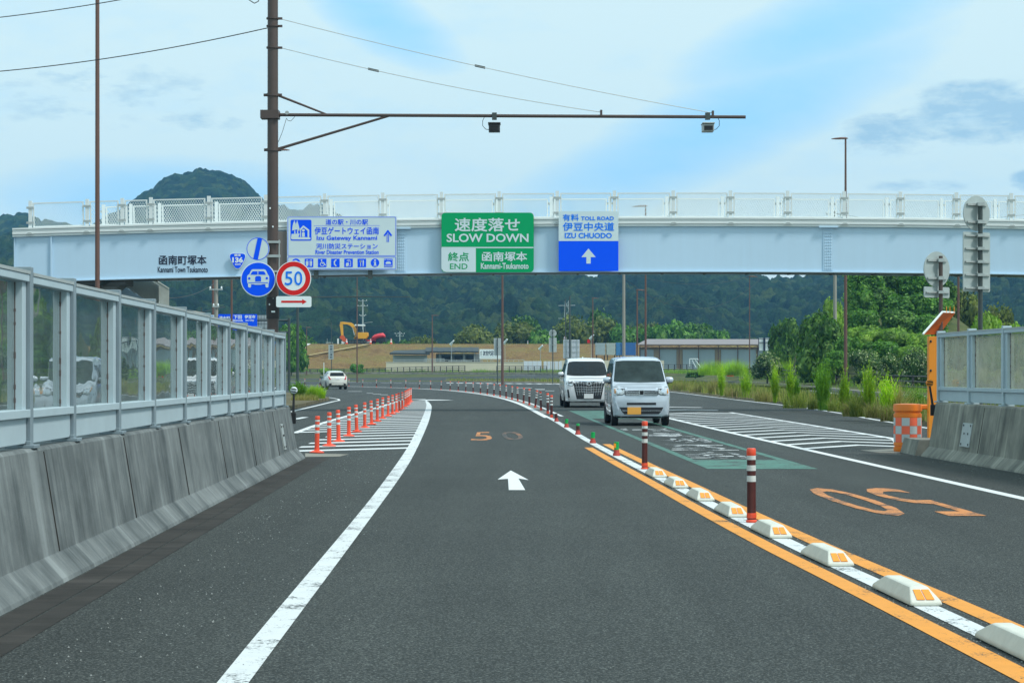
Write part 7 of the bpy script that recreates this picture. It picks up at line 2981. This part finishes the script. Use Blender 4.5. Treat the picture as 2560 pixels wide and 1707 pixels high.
def scatter(poly_fn, n, h0, h1, seed):
    v, f = blades(1, 0, 0, .1, .2, .01, seed)
    r = np.random.RandomState(seed)
    out_v, out_f = [], []
    for k in range(n):
        x, y, z = poly_fn(r)
        h = h0 + (h1 - h0) * r.rand()
        a, l_ = r.rand() * 6.283, .35 * h * r.rand()
        t = r.rand() * 6.283
        w = .012 + .02 * r.rand()
        wx, wy = w * math.cos(t), w * math.sin(t)
        o = len(out_v)
        out_v += [(x - wx, y - wy, z), (x + wx, y + wy, z), (x + l_ * math.cos(a) + wx * .2, y + l_ * math.sin(a) + wy * .2, z + h), (x + l_ * math.cos(a) - wx * .2, y + l_ * math.sin(a) - wy * .2, z + h)]
        out_f.append((o, o + 1, o + 2, o + 3))
    return np.array(out_v), np.array(out_f)


medA, medB = resample(cut(road_right[1:], 45, 140) + road_right[6:], 200), resample([(13.0, 45), (12.9, 53)] + side_near[2:8] + [(-10, 304)], 200)


def med(r):
    i = int((r.rand() ** 1.3) * 199)
    u = .06 + .88 * r.rand()
    p = medA[i].lerp(medB[i], u)
    return p.x + r.randn() * .2, p.y + r.randn() * .4, gnd(p.y) + .10


v, f = scatter(med, 16000, .08, .60, 15)
tag(np_mesh('ground_cover', v, f, F_TUFT), 'green weeds of the ground cover on the median strip', 'grass', kind='stuff')
v, f = scatter(med, 15000, .08, .45, 5)
tag(np_mesh('ground_cover', v, f, F_DRYGRASS), 'thin dry ground cover over the median strip', 'grass', kind='stuff')


def vfn(r):
    i = int(r.rand() * 69)
    p = fb[i]
    q = r.rand() ** 1.5
    d0 = (fb[i] - B[i]).normalized()
    w = 22 if p.y < 300 else 10
    return p.x + d0.x * w * q - d0.x * .6 + r.randn() * 1.2, p.y + d0.y * w * q - d0.y * .6 + r.randn() * 1.2, fbz[i] + .6 * q * w / 40


v, f = scatter(vfn, 30000, .15, .6, 6)
tag(np_mesh('ground_cover', v, f, F_LIGHT), 'green ground cover along the guard fences', 'grass', kind='stuff')


def levee_fn(r):
    y = 368 + 34 * r.rand()
    x = left_edge(y) + r.rand() * 118
    z = lerp_tab(prof_levee, y)
    return x, y, z - .02


prof_levee = [(367, 1.1), (368, 1.3), (372, 2.0), (378, 3.2), (384, 4.3), (390, 5.4), (396, 6.4), (400, 6.95), (402, 7.05), (412, 7.05)]
v, f = scatter(levee_fn, 26000, .08, .30, 7)
v = v.reshape(-1, 4, 3)
v = v.reshape(-1, 3)
tag(np_mesh('mown_grass', v, f, make_foliage('mown dry grass', [(.14, .085, .035), (.22, .15, .06), (.28, .22, .09), (.20, .19, .06)], .2)), 'dry mown grass over the levee slope', 'grass', kind='stuff')

# ------------------------------------------------------------------ wooded hills
def value_noise(x, y, seed):
    xi, yi = np.floor(x).astype(int), np.floor(y).astype(int)
    fx, fy = x - xi, y - yi
    fx, fy = fx * fx * (3 - 2 * fx), fy * fy * (3 - 2 * fy)

    def h(a, b):
        n = (a * 374761393 + b * 668265263 + seed * 974711) & 0x7fffffff
        n = ((n ^ (n >> 13)) * 1274126177) & 0x7fffffff
        return ((n ^ (n >> 16)) & 0xffff) / 65535.0
    return (h(xi, yi) * (1 - fx) + h(xi + 1, yi) * fx) * (1 - fy) + (h(xi, yi + 1) * (1 - fx) + h(xi + 1, yi + 1) * fx) * fy


def fbm(x, y, seed, o=4):
    s, a = 0, 1.0
    t = 0
    for k in range(o):
        s = s + a * value_noise(x * 2 ** k, y * 2 ** k, seed + k)
        t += a
        a *= .5
    return s / t


def domes(x, y, cell, seed):
    """rounded tree crowns: height above the nearest cell centres"""
    gx, gy = x / cell, y / cell
    xi, yi = np.floor(gx).astype(int), np.floor(gy).astype(int)
    best = np.zeros_like(gx)
    for dx in (-1, 0, 1):
        for dy in (-1, 0, 1):
            a, b = xi + dx, yi + dy
            n = (a * 73856093 ^ b * 19349663 ^ seed * 83492791) & 0x7fffffff
            n = (n * 1103515245 + 12345) & 0x7fffffff
            ox = ((n >> 4) & 1023) / 1023.0
            oy = ((n >> 14) & 1023) / 1023.0
            hh = .6 + .4 * (((n >> 8) & 255) / 255.0)
            d2 = (gx - a - ox) ** 2 + (gy - b - oy) ** 2
            best = np.maximum(best, hh * np.sqrt(np.clip(1 - d2 / .46, 0, None)))
    return best


def make_forest(name):
    m, N, L = new_mat(name)
    g = N.new('ShaderNodeNewGeometry')
    vo = N.new('ShaderNodeTexVoronoi')
    vo.inputs['Scale'].default_value = .15
    L.new(g.outputs['Position'], vo.inputs['Vector'])
    sp = N.new('ShaderNodeSeparateColor')
    L.new(vo.outputs['Color'], sp.inputs[0])
    c = ramp_out(N, L, sp.outputs[0], [(0, (.007, .022, .013)), (.4, (.012, .034, .015)), (.75, (.022, .052, .017)), (1, (.046, .072, .020))])
    big = tex_noise(N, L, g.outputs['Position'], .012, 4, .6)
    c = mixc(N, L, .6, c, mixc(N, L, ramp_out(N, L, big, [(.35, (0, 0, 0)), (.65, (1, 1, 1))]), (.7, .75, .78), (1.3, 1.25, 1.1)), 'MULTIPLY')
    fine = tex_noise(N, L, g.outputs['Position'], .9, 4, .75)
    c = mixc(N, L, .8, c, mixc(N, L, ramp_out(N, L, fine, [(.35, (0, 0, 0)), (.68, (1, 1, 1))]), (.30, .32, .34), (1.9, 1.85, 1.6)), 'MULTIPLY')
    finish(N, L, c, .9, 0, fine, 1.0, 1.6, .15)
    return m


FOREST = make_forest('forest canopy')


def hill(name, prof, d0, d1, foot, nx, nt, amp, crown, cell, seed, x0=-420, x1=2980, spur=14):
    """wooded slope from distance d0 up to a skyline at d1; prof: skyline rows of the photo"""
    px_ = np.linspace(x0, x1, nx)
    sky = np.array([lerp_tab(prof, p) for p in px_])
    t = np.linspace(0, 1, nt)
    PXX, T = np.meshgrid(px_, t)
    SK = np.tile(sky, (nt, 1))
    Y = d0 + (d1 - d0) * T
    X = (PXX - 1280) / FPX * Y
    z_top = HC + (HY - SK) / FPX * d1
    ridge = fbm(X / 140.0 + 3, Y / 260.0, seed, 4)
    shape = np.clip(T, 0, 1) ** (.75 + .9 * (ridge - .3))
    Z = foot + (z_top - foot) * shape
    Z += (fbm(X / 55.0, Y / 55.0, seed + 7, 3) - .5) * spur * (1 - T ** 6) * np.clip(T * 6, 0, 1)
    Z += (domes(X, Y, cell, seed) - .55) * crown + (domes(X + 31, Y + 17, cell * .47, seed + 3) - .5) * crown * .42 + (fbm(X / 2.2, Y / 2.2, seed + 9, 2) - .5) * amp
    v = np.stack([X, Y, Z], -1).reshape(-1, 3)
    i = np.arange(nt - 1)[:, None] * nx + np.arange(nx - 1)[None, :]
    f = np.stack([i, i + 1, i + 1 + nx, i + nx], -1).reshape(-1, 4)
    # back slope so the hill is a body, not a sheet
    bx0 = len(v)
    last = v[-nx:].copy()
    last[:, 1] += 350
    last[:, 0] *= (d1 + 350) / d1
    last[:, 2] = 0
    v = np.vstack([v, last])
    j = np.arange(nx - 1)
    fb_ = np.stack([(nt - 1) * nx + j, (nt - 1) * nx + j + 1, bx0 + j + 1, bx0 + j], -1)
    return tag(np_mesh(name, v, np.vstack([f, fb_]), FOREST), kind='structure')


sky_front = [(-700, 700), (-420, 640), (-100, 600), (0, 590), (120, 600), (260, 596), (330, 590), (420, 590), (520, 600), (620, 596), (720, 570), (760, 556), (800, 560), (860, 590), (960, 610), (1060, 640), (1180, 652), (1300, 664),
             (1400, 684), (1452, 696), (1480, 699), (1506, 692), (1580, 676), (1700, 668), (1800, 678), (1880, 690), (1925, 699), (1952, 695), (1985, 700), (2040, 690), (2110, 672), (2220, 655), (2400, 640), (2560, 640), (2800, 650), (3300, 700)]
hill('hills', sky_front, 640, 1120, 2, 700, 260, 2.6, 7.5, 7.5, 5, spur=26)
sky_peak = [(-700, 560), (-420, 548), (-60, 542), (0, 541), (40, 533), (64, 533), (95, 548), (150, 557), (165, 559), (215, 570), (262, 545), (290, 528), (330, 505), (352, 487), (378, 470), (405, 452), (418, 440), (470, 434), (500, 421), (528, 426), (556, 428), (580, 434),
            (610, 451), (628, 470), (640, 486), (662, 505), (690, 512), (712, 510), (732, 524), (752, 526), (775, 515), (800, 513), (826, 522), (850, 536), (868, 552), (900, 575), (980, 610), (1100, 650), (1250, 690), (1500, 715), (2000, 715), (2500, 700), (3000, 700)]
hill('hills', sky_peak, 1150, 1520, 20, 620, 150, 2.2, 4.2, 7.0, 12, -420, 2980, 10)

# ------------------------------------------------------------------ haze
hz = MB().box((0, 950, 99), (3600, 2100, 202))
m, N, L = new_mat('haze')
o_ = N.new('ShaderNodeOutputMaterial')
pv = N.new('ShaderNodeVolumePrincipled')
pv.inputs['Color'].default_value = (.20, .56, .98, 1)
pv.inputs['Density'].default_value = .00018
pv.inputs['Anisotropy'].default_value = .0
L.new(pv.outputs[0], o_.inputs['Volume'])
tag(hz.build('haze', m), 'thin bluish summer haze over the valley', 'haze', kind='stuff')
